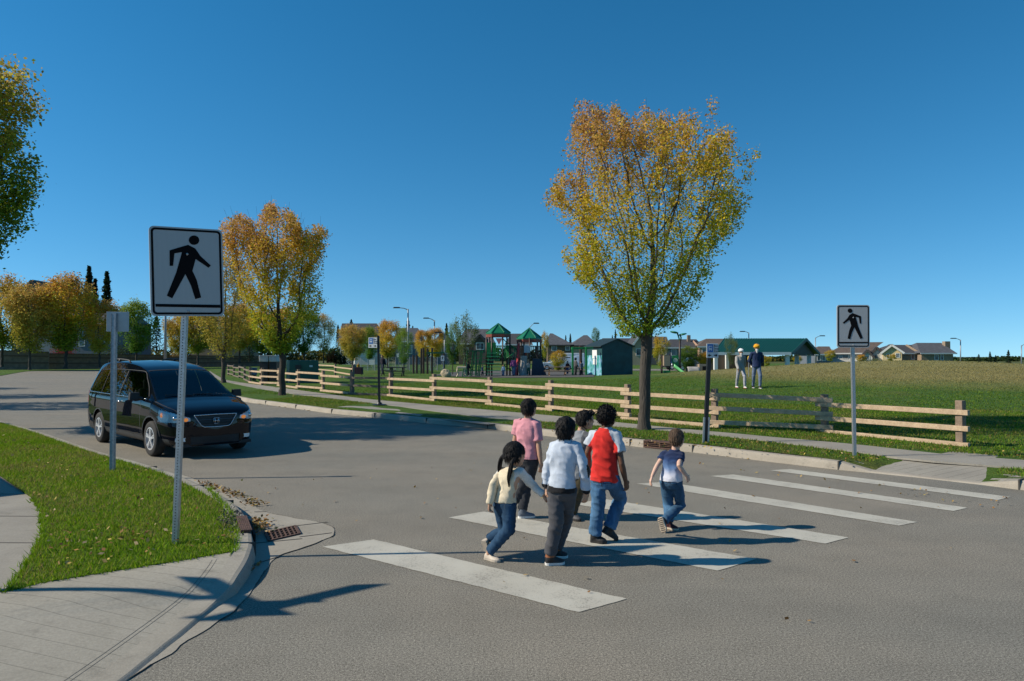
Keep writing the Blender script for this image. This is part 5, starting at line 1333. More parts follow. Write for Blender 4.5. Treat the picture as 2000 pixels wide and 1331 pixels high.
    def sx(x, z, sg, d=.004):
        h = tree.ray_cast(Vector((x, sg * 2, z)), Vector((0, -sg, 0))); return (h[0] if h[0] else Vector((x, sg * .97, z))) + Vector((0, sg * d, 0))
    out = [(-.435, .787), (0, .792), (.435, .787), (.30, .595), (.24, .566), (0, .560), (-.24, .566), (-.30, .595)]
    pl = []
    for (a, b) in zip(out, out[1:] + out[:1]):
        for i in range(8): f = i / 8; pl.append(fx(a[0] + (b[0] - a[0]) * f, a[1] + (b[1] - a[1]) * f))
    mb = MB()
    for a, b in zip(pl, pl[1:] + pl[:1]): mb.tube([a, b], .012, 6)
    mb.build('grille_frame', CHR, gr_, world=False, smooth=True)
    for z_ in (.635, .70):
        hw = float(np.interp(z_, [.565, .60, .785], [.25, .31, .43])); MB().tube([fx(-hw + 2 * hw * i / 12, z_, .0) for i in range(13)], .007, 6).build('grille_bar', PLA if z_ < .66 else M('grille_grey', (.10, .10, .11), .35, .6), gr_, world=False)
    e = MB(); q = lambda y_, z_: fx(0, .675, .018) + Vector((0, y_, z_))
    rr = [(-.05, -.048), (-.062, .040), (-.055, .052), (.055, .052), (.062, .040), (.05, -.048), (.04, -.056), (-.04, -.056)]
    for a, b in zip(rr, rr[1:] + rr[:1]): e.tube([q(*a), q(*b)], .005, 6)
    for s in (-1, 1): e.tube([q(s * .036, .046), q(s * .029, 0), q(s * .024, -.046)], [.010, .0085, .009], 6)
    e.tube([q(-.03, .002), q(.03, .002)], .008, 6); e.build('emblem', CHR, gr_, world=False, smooth=True)
    for sg, dk in ((-1, (1, 3)), (1, (2, 4))):
        for x_, k in ((-.10, dk[0]), (-.34, dk[1])):
            mb = MB(); a = sx(x_ + .09, .965, sg, .022); b = sx(x_ - .09, .965, sg, .022); mb.tube([a + Vector((.01, -sg * .03, 0)), a, b, b + Vector((-.01, -sg * .03, 0))], .013, 8); mb.build('handle', CHR, doors[k], world=False, smooth=True)
        mb = MB(); pts = [sx(1.34 - i * .123, 1.068 + .0012 * i, sg, .003) for i in range(29)]
        mb.tube(pts, .0105, 6); mb.build('belt_strip', CHR, t, world=False, smooth=True)
        mb = MB(); pts = [sx(x_, z_, sg, .002) for x_, z_ in ((1.34, 1.10), (1.07, 1.28), (.78, 1.47), (.60, 1.575), (.2, 1.60), (-.4, 1.612), (-1.2, 1.613), (-1.9, 1.585))]; mb.tube(catmull(pts, .1), .008, 6); mb.build('window_trim', PLA, t, world=False, smooth=True)
        mb = MB(); mb.box((1.10, sg * 1.085, 1.12), (.10, .21, .145), taper=.86); mb.tube([(1.16, sg * .93, 1.07), (1.11, sg * 1.03, 1.085)], [.03, .035], 8); mb.build('mirror', PLA, t, world=False, bevel=.035)
        rl = MB(); pts = [(-.40, sg * .615, 1.745), (-.50, sg * .62, 1.80), (-1.1, sg * .62, 1.83), (-1.75, sg * .615, 1.81), (-1.88, sg * .61, 1.74)]; rl.tube(catmull(pts, .1), .017, 8)
        rl.box((-1.1, sg * .62, 1.80), (.08, .035, .06)); rl.build('roof_rail', PLA, t, world=False, smooth=True)
        for ax in (1.60, -1.40):
            lm_ = MB(); pts = [Vector((ax + .405 * math.cos(a), 0, .335 + .405 * math.sin(a))) for a in np.linspace(-.3, math.pi + .3, 20)]
            lm_.rings([[p + Vector((0, sg * .93, 0)) for p in pts], [p + Vector((0, sg * .55, 0)) for p in pts]], False, closed=False); lm_.build('wheel_arch', PLA, t, world=False)
            wt_ = MB(); y0 = sg * .86; w = .1075
            wh = MB(); wh.lathe((ax, y0, .333), [(.205, -w + .01), (.27, -w), (.315, -w + .012), (.331, -w + .035), (.333, 0), (.331, w - .035), (.315, w - .012), (.27, w), (.205, w - .01)], 40, 'Y', cap=False)
            wo = wh.build('wheel', RUB, t, world=False, smooth=True)
            rm_ = MB(); o_ = sg * (w - .012)
            rm_.lathe((ax, y0 + o_, .333), [(.214, sg * -.03), (.214, sg * .004), (.20, sg * .006), (.196, sg * -.05), (.19, sg * -.10)], 40, 'Y', cap=False)
            for k in range(5):
                for dl in (-.13, .13):
                    a0 = k * 2 * math.pi / 5 + .3; p0 = Vector((ax + .04 * math.cos(a0), y0 + o_ - sg * .012, .333 + .04 * math.sin(a0))); p1 = Vector((ax + .203 * math.cos(a0 + dl), y0 + o_ - sg * .008, .333 + .203 * math.sin(a0 + dl)))
                    rm_.beam(p0, p1, .022, .030, up=(0, 1, 0))
            rm_.lathe((ax, y0 + o_, .333), [(.0, sg * .004), (.048, sg * .004), (.055, sg * -.02)], 16, 'Y', cap=False)
            rm_.build('rim', RIM, wo, world=False)
            dk_ = MB(); dk_.lathe((ax, y0 + o_ - sg * .055, .333), [(.001, 0), (.19, 0)], 24, 'Y', cap=False); dk_.build('brake_disc', M('brake_dark', (.05, .05, .052), .5, .6), wo, world=False)
    MB().box((.05, 0, .24), (4.7, 1.5, .06)).build('underbody', PLA, t, world=False)
    # cabin seen through the glass
    it = MB(); it.box((1.40, 0, 1.0), (.36, 1.5, .10)); it.build('dashboard', PLA, t, world=False, bevel=.02)
    for sx_, sy in ((.35, -.42), (.35, .42), (-.75, -.42), (-.75, .42), (-1.7, 0)):
        st_ = MB(); wd = .5 if sx_ > -1 else 1.2
        st_.box((sx_ + .15, sy, .62), (.52, wd, .16)); st_.box((sx_ - .13, sy, .92), (.14, wd, .62), mat=Matrix.Rotation(R(-12), 3, 'Y')); st_.box((sx_ - .22, sy, 1.31), (.10, min(wd, .27), .20), mat=Matrix.Rotation(R(-12), 3, 'Y')); st_.build('seat', SEATM, t, world=False, bevel=.04)
    MB().box((-.4, 0, .40), (3.8, 1.7, .03)).build('cabin_floor', PLA, t, world=False)
    sw_ = MB(); pts = [Vector((1.02 + .05 * math.sin(a), .42 + .18 * math.cos(a), 1.02 + .17 * math.sin(a))) for a in np.linspace(0, 2 * math.pi, 25)]; sw_.tube(pts, .014, 6, cap=False); sw_.build('steering_wheel', PLA, t, world=False, smooth=True)
    mr = MB(); mr.box((.84, 0, 1.47), (.03, .24, .07)); mr.build('rear_view_mirror', PLA, t, world=False, bevel=.01)
    # wipers
    for y0_, y1_ in ((.55, -.05), (-.05, -.62)):
        h0 = Vector((1.53, y0_, 1.115)); MB().tube([h0, (1.49, (y0_ + y1_) / 2, 1.14), (1.49, y1_, 1.14)], .008, 5).build('wiper', PLA, t, world=False)
    return t
build_van()
# ================================================================== people
def fabric(name, col, rough=.85, var=.12, weave=220, ramp_z=None):
    if name in _mats: return _mats[name]
    m, N, L, b = nt(name); v = coords(N, L)
    c = ramp(N, L, noise(N, L, v, 9, 4), [(.3, tuple(q * (1 - var) for q in col)), (.7, tuple(min(1, q * (1 + var)) for q in col))])
    c = mixc(N, L, .5, c, ramp(N, L, noise(N, L, v, weave, 2, .8), [(.3, .8), (.7, 1.15)]), 'MULTIPLY')
    if ramp_z:                                     # dip-dyed cloth: colour runs with height on the shirt itself
        s = N.new('ShaderNodeSeparateXYZ'); L.new(v, s.inputs[0])
        ad = N.new('ShaderNodeMath'); ad.operation = 'MULTIPLY_ADD'; L.new(noise(N, L, v, 14, 3), ad.inputs[0]); ad.inputs[1].default_value = .06; L.new(s.outputs['Z'], ad.inputs[2])
        mr = N.new('ShaderNodeMapRange'); mr.inputs[1].default_value = ramp_z[0]; mr.inputs[2].default_value = ramp_z[1]; L.new(ad.outputs[0], mr.inputs[0])
        c = mixc(N, L, .35, ramp(N, L, mr.outputs[0], ramp_z[2]), ramp(N, L, noise(N, L, v, weave, 2, .8), [(.3, .8), (.7, 1.15)]), 'MULTIPLY')
    L.new(c, b.inputs['Base Color']); b.inputs['Roughness'].default_value = rough; b.inputs['Specular IOR Level'].default_value = .15; b.inputs['Sheen Weight'].default_value = .15
    bump(N, L, b, noise(N, L, v, weave, 2), .15, .003); _mats[name] = m; return m
def skin(name, col):
    if name in _mats: return _mats[name]
    m, N, L, b = nt(name); v = coords(N, L)
    L.new(ramp(N, L, noise(N, L, v, 18, 4), [(.3, tuple(q * .9 for q in col)), (.7, tuple(min(1, q * 1.08) for q in col))]), b.inputs['Base Color'])
    b.inputs['Roughness'].default_value = .55; b.inputs['Specular IOR Level'].default_value = .35
    b.inputs['Subsurface Weight'].default_value = .12; b.inputs['Subsurface Radius'].default_value = (.012, .005, .003); b.inputs['Subsurface Scale'].default_value = 1.0
    _mats[name] = m; return m
def denim(name, col):
    if name in _mats: return _mats[name]
    m, N, L, b = nt(name); v = coords(N, L)
    mp = N.new('ShaderNodeMapping'); mp.inputs['Scale'].default_value = (6, 6, 2.2); L.new(v, mp.inputs[0])
    c = ramp(N, L, noise(N, L, mp.outputs[0], 1.6, 5, .6), [(.3, tuple(q * .62 for q in col)), (.52, col), (.75, tuple(min(1, q * 1.7) for q in col))])
    c = mixc(N, L, .6, c, ramp(N, L, noise(N, L, v, 260, 2, .8), [(.3, .75), (.7, 1.2)]), 'MULTIPLY')
    L.new(c, b.inputs['Base Color']); b.inputs['Roughness'].default_value = .85; b.inputs['Specular IOR Level'].default_value = .15; _mats[name] = m; return m
SKIN_A = skin('skin_tan', (.50, .29, .19)); SKIN_B = skin('skin_brown', (.145, .068, .040)); SKIN_C = skin('skin_fair', (.60, .38, .29))
EYE = M('eye_dark', (.02, .014, .01), .2); LIP = M('lip', (.36, .16, .13), .5)
def hairmat(name, col):
    if name in _mats: return _mats[name]
    m, N, L, b = nt(name); v = coords(N, L)
    mp = N.new('ShaderNodeMapping'); mp.inputs['Scale'].default_value = (120, 120, 9); L.new(v, mp.inputs[0]); f = noise(N, L, mp.outputs[0], 1.0, 3)
    L.new(ramp(N, L, f, [(.3, tuple(q * .5 for q in col)), (.7, tuple(q * 1.6 for q in col))]), b.inputs['Base Color']); b.inputs['Roughness'].default_value = .6; b.inputs['Specular IOR Level'].default_value = .16
    bump(N, L, b, f, .6, .01); _mats[name] = m; return m
HBLK = hairmat('hair_black', (.010, .009, .009)); HBRN = hairmat('hair_brown', (.085, .055, .036)); HBLD = hairmat('hair_blond', (.42, .30, .14))

def remesh(mb, vox, smooth=4, disp=None, org=Vector((0, 0, 0))):
    me = bpy.data.meshes.new('tmp'); me.from_pydata([tuple(Vector(v) - org) for v in mb.v], [], mb.f)
    o = bpy.data.objects.new('tmp', me); COL.objects.link(o)
    r = o.modifiers.new('r', 'REMESH'); r.mode = 'VOXEL'; r.voxel_size = vox
    if smooth: s = o.modifiers.new('s', 'SMOOTH'); s.factor = .5; s.iterations = smooth
    bpy.context.view_layer.update()
    ev = o.evaluated_get(bpy.context.evaluated_depsgraph_get()); out = bpy.data.meshes.new_from_object(ev)
    COL.objects.unlink(o); bpy.data.objects.remove(o); bpy.data.meshes.remove(me)
    if disp:
        n = len(out.vertices); co = np.empty(n * 3); no = np.empty(n * 3); out.vertices.foreach_get('co', co); out.vertices.foreach_get('normal', no)
        co = co.reshape(-1, 3); no = no.reshape(-1, 3); d = np.array([disp(Vector(c)) for c in co]); co += no * d[:, None]; out.vertices.foreach_set('co', co.ravel())
    out.polygons.foreach_set('use_smooth', [True] * len(out.polygons)); out.update(); return out
def part(mesh, name, mats, parent, matfn=None):
    mats = mats if isinstance(mats, (list, tuple)) else [mats]
    mesh.materials.clear()
    for m in mats: mesh.materials.append(m)
    if matfn and len(mats) > 1: mesh.polygons.foreach_set('material_index', [matfn(p.center) for p in mesh.polygons])
    o = bpy.data.objects.new(name, mesh); COL.objects.link(o); o.parent = parent; return o
def ering(c, side, fwd, rx, ry, n=20, pw=2.0):
    out = []
    for k in range(n):
        a = 2 * math.pi * k / n; ca, sa = math.cos(a), math.sin(a)
        out.append(Vector(c) + side * (rx * math.copysign(abs(ca) ** (2 / pw), ca)) + fwd * (ry * math.copysign(abs(sa) ** (2 / pw), sa)))
    return out
def hand(mb, w, tip, palm_n, s, curl=.5, side=1):
    """palm, four fingers of different length and a thumb, bent towards palm_n"""
    d = (tip - w).normalized(); pn = (palm_n - d * palm_n.dot(d)).normalized(); sd = d.cross(pn) * side
    pl = .060 * s
    mb.rings([[w + d * (pl * f) + sd * (.026 * s * wd * math.cos(a)) + pn * (.0125 * s * math.sin(a)) for a in np.linspace(0, 2 * math.pi, 12, endpoint=False)] for f, wd in ((-.25, .62), (.1, .75), (.5, 1.0), (.95, 1.05), (1.08, .85))])
    for i, (o, l) in enumerate(((-.021, .052), (-.0072, .060), (.0072, .056), (.021, .043))):
        p0 = w + d * pl * .95 + sd * o * s; c1 = curl * (.7 + .12 * i)
        d1 = (d * math.cos(c1 * .6) + pn * math.sin(c1 * .6)); d2 = (d * math.cos(c1 * 1.5) + pn * math.sin(c1 * 1.5)); d3 = (d * math.cos(c1 * 2.3) + pn * math.sin(c1 * 2.3))
        p1 = p0 + d1 * l * s * .45; p2 = p1 + d2 * l * s * .33; p3 = p2 + d3 * l * s * .25
        mb.tube([p0 - d * .01, p0, p1, p2, p3], [r * s for r in (.0075, .0074, .0068, .0061, .0048)], 8)
    t0 = w + d * pl * .25 - sd * .022 * s; t1 = t0 + (d * .7 - sd * .6 + pn * .35).normalized() * .026 * s; t2 = t1 + (d * .95 - sd * .15 + pn * .35).normalized() * .024 * s
    mb.tube([t0 - d * .008, t0, t1, t2], [r * s for r in (.0095, .0092, .008, .006)], 8)
UPV = Vector((0, 0, 1))
def person(label, J, F, s, cloth, skinm, hair, headF=None, hh=None, vox=.0055, group=None, hands=True, seed=0, rz=None):
    """J: joints in world space. cloth: dict of garments. s: size relative to a 1.28 m child."""
    F = Vector((F[0], F[1], 0)).normalized(); Rr = Vector((F.y, -F.x, 0)); HF = Vector((headF[0], headF[1], headF[2] if len(headF) > 2 else 0)).normalized() if headF else F
    HR = Vector((HF.y, -HF.x, 0)).normalized(); HU = HR.cross(HF).normalized()
    feet = [J['footL'], J['footR']]; base = (feet[0][0] + feet[0][1] + feet[1][0] + feet[1][1]) / 4; base.z = min(p.z for f in feet for p in f[:2])
    t = thing('person', label, 'person', base, 0, group)
    hh = hh or .205 * s; hc = J['head']; nk = J['neck']
    rx, ry, rz_ = .375 * hh, .47 * hh, .44 * hh
    # ---- body: one continuous surface
    b = MB(); hm = Matrix((HR, HF, HU)).transposed()
    b.ball(hc + HU * .06 * hh, (rx, ry, rz_), 20, mat=hm); b.ball(hc + HF * .10 * hh - HU * .20 * hh, (rx * .82, ry * .72, .31 * hh), 16, mat=hm)
    b.ball(hc + HF * .30 * hh - HU * .38 * hh, (.12 * hh, .12 * hh, .10 * hh), 10, mat=hm)                     # chin
    b.tube([hc + HF * .42 * hh + HU * .02 * hh, hc + HF * .485 * hh - HU * .14 * hh], [.04 * hh, .06 * hh], 8)      # nose
    for sg in (-1, 1):                                                                                          # ears
        b.ball(hc + HR * sg * rx * 1.02 - HF * .02 * hh - HU * .08 * hh, (.03 * hh, .075 * hh, .125 * hh), 10, mat=hm)
    b.tube([nk - UPV * .05 * s, nk + (hc - nk) * .35, hc - HU * .15 * hh - HF * .05 * hh], [.047 * s, .041 * s, .043 * s], 12)
    pv = J['pelvis']; shm = (J['shL'] + J['shR']) / 2; shd = (J['shR'] - J['shL']); shw = shd.length / 2; sdir = shd.normalized()
    sp = (nk - pv).normalized(); side0 = Rr; fw = F
    def tor(f): return pv.lerp(nk, f) - F * (.012 * s * math.sin(math.pi * f))
    fwd_ = lambda sd: (sp.cross(sd)).normalized() * (1 if sp.cross(sd).dot(F) > 0 else -1)
    tw = cloth.get('tw', 1.0)
    b.rings([ering(tor(f), (side0 * (1 - f) + sdir * f).normalized(), fwd_((side0 * (1 - f) + sdir * f).normalized()), shw * wx * tw, .062 * s * wy * tw, 16) for f, wx, wy in ((-.10, .60, .9), (.1, .85, 1.15), (.35, .82, 1.1), (.7, 1.0, 1.2), (.9, .95, .8), (1.0, .42, .6))])
    arms = (('L', J['shL'], J['elL'], J['wrL'], J['tipL']), ('R', J['shR'], J['elR'], J['wrR'], J['tipR']))
    for nm, a, e, w, tp in arms:
        b.tube([a - UPV * .005, a.lerp(e, .5), e, e.lerp(w, .35), w, w.lerp(tp, .15)], [r * s for r in (.040, .034, .0285, .030, .0205, .019)], 10)
        if hands:
            pn = (shm + F * .25 * s - w); pn = pn * 1.0 if nm == 'L' else pn
            inn = (sdir if nm == 'L' else -sdir) * .8 + F * .5
            hand(b, w, tp, inn, s * 1.12, cloth.get('curl', .55), 1 if nm == 'L' else -1)
        else: b.tube([w, w.lerp(tp, .5), tp], [.024 * s, .034 * s, .02 * s], 8)
    legs = []; hw = .062 * s
    for nm, sg in (('L', -1), ('R', 1)):
        hp, tp, up = J['foot' + nm]; fd = (tp - hp); fl = fd.length; fd.normalize(); up = (up - fd * up.dot(fd)).normalized()
        an = hp + fd * fl * .24 + up * .080 * s; hip = pv + Rr * sg * hw - UPV * .02 * s; kn = J['knee' + nm]
        legs.append((nm, hip, kn, an, hp, tp, fd, up, fl))
        b.tube([hip, hip.lerp(kn, .5), kn, kn.lerp(an, .3), an, an - up * .03 * s], [r * s for r in (.064, .054, .042, .044, .03, .03)], 10)
    eyes = [hc + HF * .42 * hh + HR * sg * .165 * hh + HU * .02 * hh for sg in (-1, 1)]; mo = hc + HF * .44 * hh - HU * .26 * hh
    eyes = [e - base for e in eyes]; mo = mo - base
    def bm_(c):
        if (c - eyes[0]).length < .05 * hh or (c - eyes[1]).length < .05 * hh: return 1
        d = c - mo; return 2 if abs(d.dot(HR)) < .10 * hh and abs(d.z) < .022 * hh and d.length < .15 * hh else 0
    part(remesh(b, vox, 3, None, base), 'body', [skinm, EYE, LIP], t, bm_)
    vx = vox * 1.35
    # ---- trousers
    tr = cloth['trousers']; m = MB(); loose = tr.get('loose', 1.0)
    wst = tor(tr.get('rise', .12)); cr = pv - UPV * .06 * s
    m.rings([ering(c, Rr, F, rx_ * s * loose, ry_ * s * loose, 20, 2.3) for c, rx_, ry_ in ((cr - UPV * .035 * s, .085, .065), (cr + UPV * .02 * s, .120, .092), (pv + UPV * .02 * s, .124, .094), (wst, .110, .080))])
    cuffs = []
    for nm, hip, kn, an, hp, tp, fd, up, fl in legs:
        cu = an + (kn - an).normalized() * .012 * s - up * tr.get('drop', .015) * s; cuffs.append(cu); r1, r2, r3 = tr.get('r', (.083, .066, .057))
        m.tube([hip + UPV * .02 * s, hip.lerp(kn, .45), kn, kn.lerp(cu, .4), kn.lerp(cu, .85), cu], [q * s * loose for q in (r1, (r1 + r2) / 2, r2, (r2 + r3) / 2, r3, r3 * 1.03)], 16)
    kns = [l[2] - base for l in legs]; cfl = [c - base for c in cuffs]
    def tdisp(c):
        near = min((c - k).length for k in kns + cfl); a = (.011 if near < .16 * s else .0055) * s
        q = Vector((c.x * 11 + seed, c.y * 11, c.z * 17 + c.x * 9)); return .75 * a * (1 - 2 * abs(mnoise.noise(q))) + .004 * s * mnoise.noise(c * 11 + Vector((seed, 0, 0)))
    mats = tr['mats']; zw = wst.z - base.z
    def tmat(c):
        if len(mats) < 2: return 0
        q = c - (pv - base)
        if q.dot(F) < 0:                           # back pockets and yoke seam
            for sg in (-1, 1):
                u = q.dot(Rr) - sg * .052 * s; v = q.z - .005 * s; ax, az = .036 * s, .042 * s
                if abs(u) < ax and abs(v) < az and (abs(u) > ax - .006 or abs(v) > az - .006): return 1
            if abs(q.dot(Rr)) < .004 and -.07 * s < q.z < .06 * s: return 1
        return 0
    part(remesh(m, vx, 2, tdisp, base), 'trousers', mats, t, tmat)
    # ---- top
    sh = cloth['top']; m = MB(); lo = sh.get('loose', 1.0); hem = sh['hem']; hx, hw_ = sh.get('hemw', .118) * 1.17 * s, max(sh.get('hemd', .085) * 1.22, .106) * s
    pts = [(hem, hx, hw_, side0)]
    for f, wx, wy in ((.34, .112, .082), (.58, .122, .090), (.76, .128, .088)):
        if f > hem + .05 and f > .2: sd = (side0 * (1 - f) + sdir * f).normalized(); pts.append((f, max(wx * s, shw * (.78 + .22 * f)) * lo, wy * s * lo, sd))
    pts += [(.90, shw * .96 + .012 * s, .072 * s, sdir), (.955, shw * .62, .060 * s, sdir), (.99, .060 * s, .054 * s, sdir), (1.005, .052 * s, .048 * s, sdir)]
    m.rings([ering(tor(f), sd, fwd_(sd), rx_, ry_, 24, 2.2) for f, rx_, ry_, sd in pts])
    r1, r2, r3 = sh.get('sleeve_r', (.053, .050, .040))
    ends = []
    for nm, a, e, w, tp in arms:
        inn = a + (shm - a) * .25
        if sh['sleeve'] == 'short':
            en = a.lerp(e, sh.get('slen', .62)); m.tube([inn, a, a.lerp(en, .5), en], [q * s for q in (.05, r1, r1 * 1.0, r2 * 1.06)], 14)
        else:
            en = w + (w - e).normalized() * .004; m.tube([inn, a, a.lerp(e, .5), e, e.lerp(w, .5), e.lerp(w, .9), en], [q * s for q in (.05, r1, (r1 + r2) / 2, r2, (r2 + r3) / 2, r3 * 1.08, r3)], 14)
        ends.append(en)
    els = [J['elL'] - base, J['elR'] - base]; ln = sh['sleeve'] == 'long'
    def sdisp(c):
        near = min((c - k).length for k in els); a = (.011 if ln and near < .12 * s else .0075) * s * sh.get('fold', 1)
        q = Vector((c.x * 10 + seed * 3, c.y * 10, c.z * 13 + (c.x + c.y) * 7)); return a * (1 - 2.2 * abs(mnoise.noise(q))) + .005 * s * mnoise.noise(c * 8 + Vector((0, seed, 0)))
    ctx = dict(base=base, s=s, tor=tor, F=F, R=Rr, J=J, ends=ends, shw=shw, sdir=sdir, nk=nk, shm=shm)
    mf = sh.get('matfn'); part(remesh(m, vx, 2, sdisp, base), sh.get('name', 'shirt'), sh['mats'], t, (lambda c: mf(c + base, ctx)) if mf else None)
    # ---- shoes
    so = cloth['shoes']
    for nm, hip, kn, an, hp, tp, fd, up, fl in legs:
        sd = fd.cross(up).normalized(); w = .036 * s; m = MB(); H_ = so.get('h', .075) * s
        prof = ((-.02, .70, .80), (.08, .95, .97), (.25, .88, 1.0), (.45, .92, .80), (.65, 1.08, .58), (.85, .98, .46), (.97, .62, .36), (1.02, .25, .26))
        m.rings([[hp + fd * fl * f + sd * (w * wd * x) + up * (.012 * s + H_ * hg * z) for x, z in ((-.95, 0), (-1, .3), (-.85, .62), (-.5, .92), (0, 1), (.5, .92), (.85, .62), (1, .3), (.95, 0))] for f, wd, hg in prof])
        if so.get('high'): m.tube([an - up * .035 * s, an + up * .002 * s, an + (kn - an).normalized() * .03 * s], [.040 * s, .041 * s, .042 * s], 12)
        sm_ = so.get('matfn'); mats = so['mats']; zc = (an - base)
        o = part(remesh(m, vox * 1.1, 2, None, base), 'shoe', mats, t, (lambda c, zc=zc, up=up: 1 if (c - zc).dot(up) > -.012 * s else 0) if len(mats) > 1 else None)
        m = MB(); out = []
        for f, wd in ((-.035, .45), (0, .8), (.1, 1.02), (.25, .95), (.45, .96), (.65, 1.14), (.85, 1.05), (.97, .7), (1.04, .3)): out.append((f, wd))
        ol = [hp + fd * fl * f + sd * w * wd for f, wd in out] + [hp + fd * fl * f - sd * w * wd for f, wd in reversed(out)]
        m.slab([p + up * .001 for p in ol], up * .022 * s)
        if so.get('tread'):
            for f in np.linspace(.05, .95, 8): m.box(hp + fd * fl * f - up * .001, (.008, w * 1.7, .006), mat=Matrix((fd, sd, up)).transposed(), mi=1)
        q_ = m.build('sole', so.get('sole', [WHT]) if isinstance(so.get('sole', [WHT]), list) else [so['sole']], o, world=True)
    # ---- hair
    hr = hair
    if hr:
        m = MB(); th = hr.get('th', .03)
        m.ball(hc + HU * .095 * hh - HF * .055 * hh, (rx + th * hh * 1.3, ry + th * hh * .6, rz_ + th * hh), 24, mat=hm)
        m.ball(hc - HU * hr.get('nape', .06) * hh - HF * .14 * hh, (rx * .96 + th * hh, ry * .80 + th * hh, rz_ * .78), 20, mat=hm)
        for e in hr.get('extra', []):
            m.ball(hc + HR * e[0] * hh + HF * e[1] * hh + HU * e[2] * hh, [q * hh for q in e[3]], 12, mat=hm)
        if hr.get('spikes'):
            rg = np.random.default_rng(4)
            for _ in range(70):
                a = rg.uniform(-1, 1); f_ = rg.uniform(-.6, 1); p = hc + HR * a * rx * .8 + HF * f_ * ry * .85 + HU * rz_ * (.95 - .3 * a * a); d = (HU * .8 + HF * .55 + HR * a * .35 + Vector(rg.normal(0, .15, 3))).normalized()
                m.tube([p - d * .02, p, p + d * rg.uniform(.018, .045) * s], [.011 * s, .010 * s, .003 * s], 6)
        am = hr.get('amp', .006) * s
        def hd(c):
            q = Vector((c.x * 55, c.y * 55, c.z * 14)); return am * mnoise.noise(q) + am * .8 * mnoise.noise(c * 30)
        me = remesh(m, vox, 1, hd, base)
        lim = hr.get('front', .30)
        bmx = bmesh.new(); bmx.from_mesh(me); hcl = hc - base
        kill = [f for f in bmx.faces if (lambda q: q.dot(HF) > lim * hh - .5 * max(0, q.dot(HU) * -1) and q.dot(HU) < .30 * hh)(f.calc_center_median() - hcl) or ((f.calc_center_median() - hcl).dot(HU) < .05 * hh and (f.calc_center_median() - hcl).dot(HF) > hr.get('temple', .05) * hh)]
        bmesh.ops.delete(bmx, geom=kill, context='FACES')
        if hands and hr.get('strands', 420):       # loose locks lying over the cap and breaking its outline
            rg = np.random.default_rng(seed + 50); bmx.faces.ensure_lookup_table(); nf = len(bmx.faces); pick = rg.integers(0, nf, hr.get('strands', 420)); ln_ = hr.get('slen', .045) * s
            seeds = [(bmx.faces[i].calc_center_median(), bmx.faces[i].normal.copy()) for i in pick]
            for c, n_ in seeds:
                out_ = (c - hcl).normalized(); dn = (-HU + out_ * .15 + Vector(rg.normal(0, .22, 3))); dn = (dn - out_ * dn.dot(out_) * .75).normalized()
                if hr.get('fuzz'): dn = (out_ + Vector(rg.normal(0, .7, 3))).normalized()
                l_ = ln_ * rg.uniform(.5, 1.2); w_ = dn.cross(out_).normalized() * .0028 * s; p0 = c + out_ * .001; p1 = p0 + dn * l_ * .5 + out_ * .0045 * s; p2 = p0 + dn * l_ + out_ * rg.uniform(-.002, .008) * s
                vs = [bmx.verts.new(q) for q in (p0 - w_, p0 + w_, p1 + w_, p1 - w_, p2)]
                bmx.faces.new((vs[0], vs[1], vs[2], vs[3])); bmx.faces.new((vs[3], vs[2], vs[4]))
        bmx.to_mesh(me); bmx.free()
        ho = part(me, 'hair', hr['mat'], t)
        for tail in hr.get('tails', []):
            pts = [hc + HR * p[0] * hh + HF * p[1] * hh + HU * p[2] * hh for p in tail]; pts = catmull(pts, .02); n = len(pts); m = MB(); rg = np.random.default_rng(int(abs(tail[0][0] * 100)))
            for k in range(26):
                off = Vector(rg.normal(0, 1, 3)); off.normalize(); off *= rg.uniform(.3, 1) * .020 * s; e = Vector(rg.normal(0, .004, 3)); st = int(rg.uniform(.72, 1.0) * n)
                m.tube([p + off * (.5 + 1.1 * math.sin(math.pi * min(1, i / n * 1.15 + .1))) * (1 - .45 * (i / n)) + e * math.sin(i * .5 + k) for i, p in enumerate(pts[:st])], [.0075 * s * (1 - .75 * (i / st)) + .001 for i in range(st)], 5)
            m.build('pigtail', hr['mat'], t, smooth=True)
            m = MB(); m.tube([pts[0] - (pts[1] - pts[0]).normalized() * .008, pts[1] + (pts[1] - pts[0]).normalized() * .006], [.019 * s, .019 * s], 10); m.build('hair_tie', EYE, t)
    for ex in cloth.get('extras', []): ex(t, dict(hc=hc, HF=HF, HR=HR, HU=HU, hm=hm, hh=hh, rx=rx, ry=ry, rz=rz_, s=s, base=base, vox=vox, tor=tor, F=F, R=Rr))
    return t

def Q(Y0, px, py, dy=0.0): return P(px, py, Y0 + dy)
def footg(x0, y0, x1, y1): return (G(x0, y0, .002), G(x1, y1, .002), UPV)
def foota(Y0, x0, y0, d0, x1, y1, d1, up=None): return (P(x0, y0, Y0 + d0), P(x1, y1, Y0 + d1), Vector(up) if up else UPV)
def joints(Y0, F, head, neck, shL, shR, elL, wrL, tipL, elR, wrR, tipR, pelvis, kneeL, kneeR, footL, footR):
    F = Vector((F[0], F[1], 0)).normalized(); Rr = Vector((F.y, -F.x, 0)); nkp = Q(Y0, *neck); J = dict(head=Q(Y0, *head), neck=nkp, pelvis=Q(Y0, *pelvis))
    def lat(px, py):
        p = P(px, py, Y0); u = (p.x - nkp.x) / max(.3, Rr.x); return P(px, py, Y0 + u * Rr.y)
    J['shL'] = lat(*shL); J['shR'] = lat(*shR)
    for k, v in (('elL', elL), ('wrL', wrL), ('tipL', tipL), ('elR', elR), ('wrR', wrR), ('tipR', tipR), ('kneeL', kneeL), ('kneeR', kneeR)): J[k] = Q(Y0, *v)
    J['footL'] = footL; J['footR'] = footR; return J
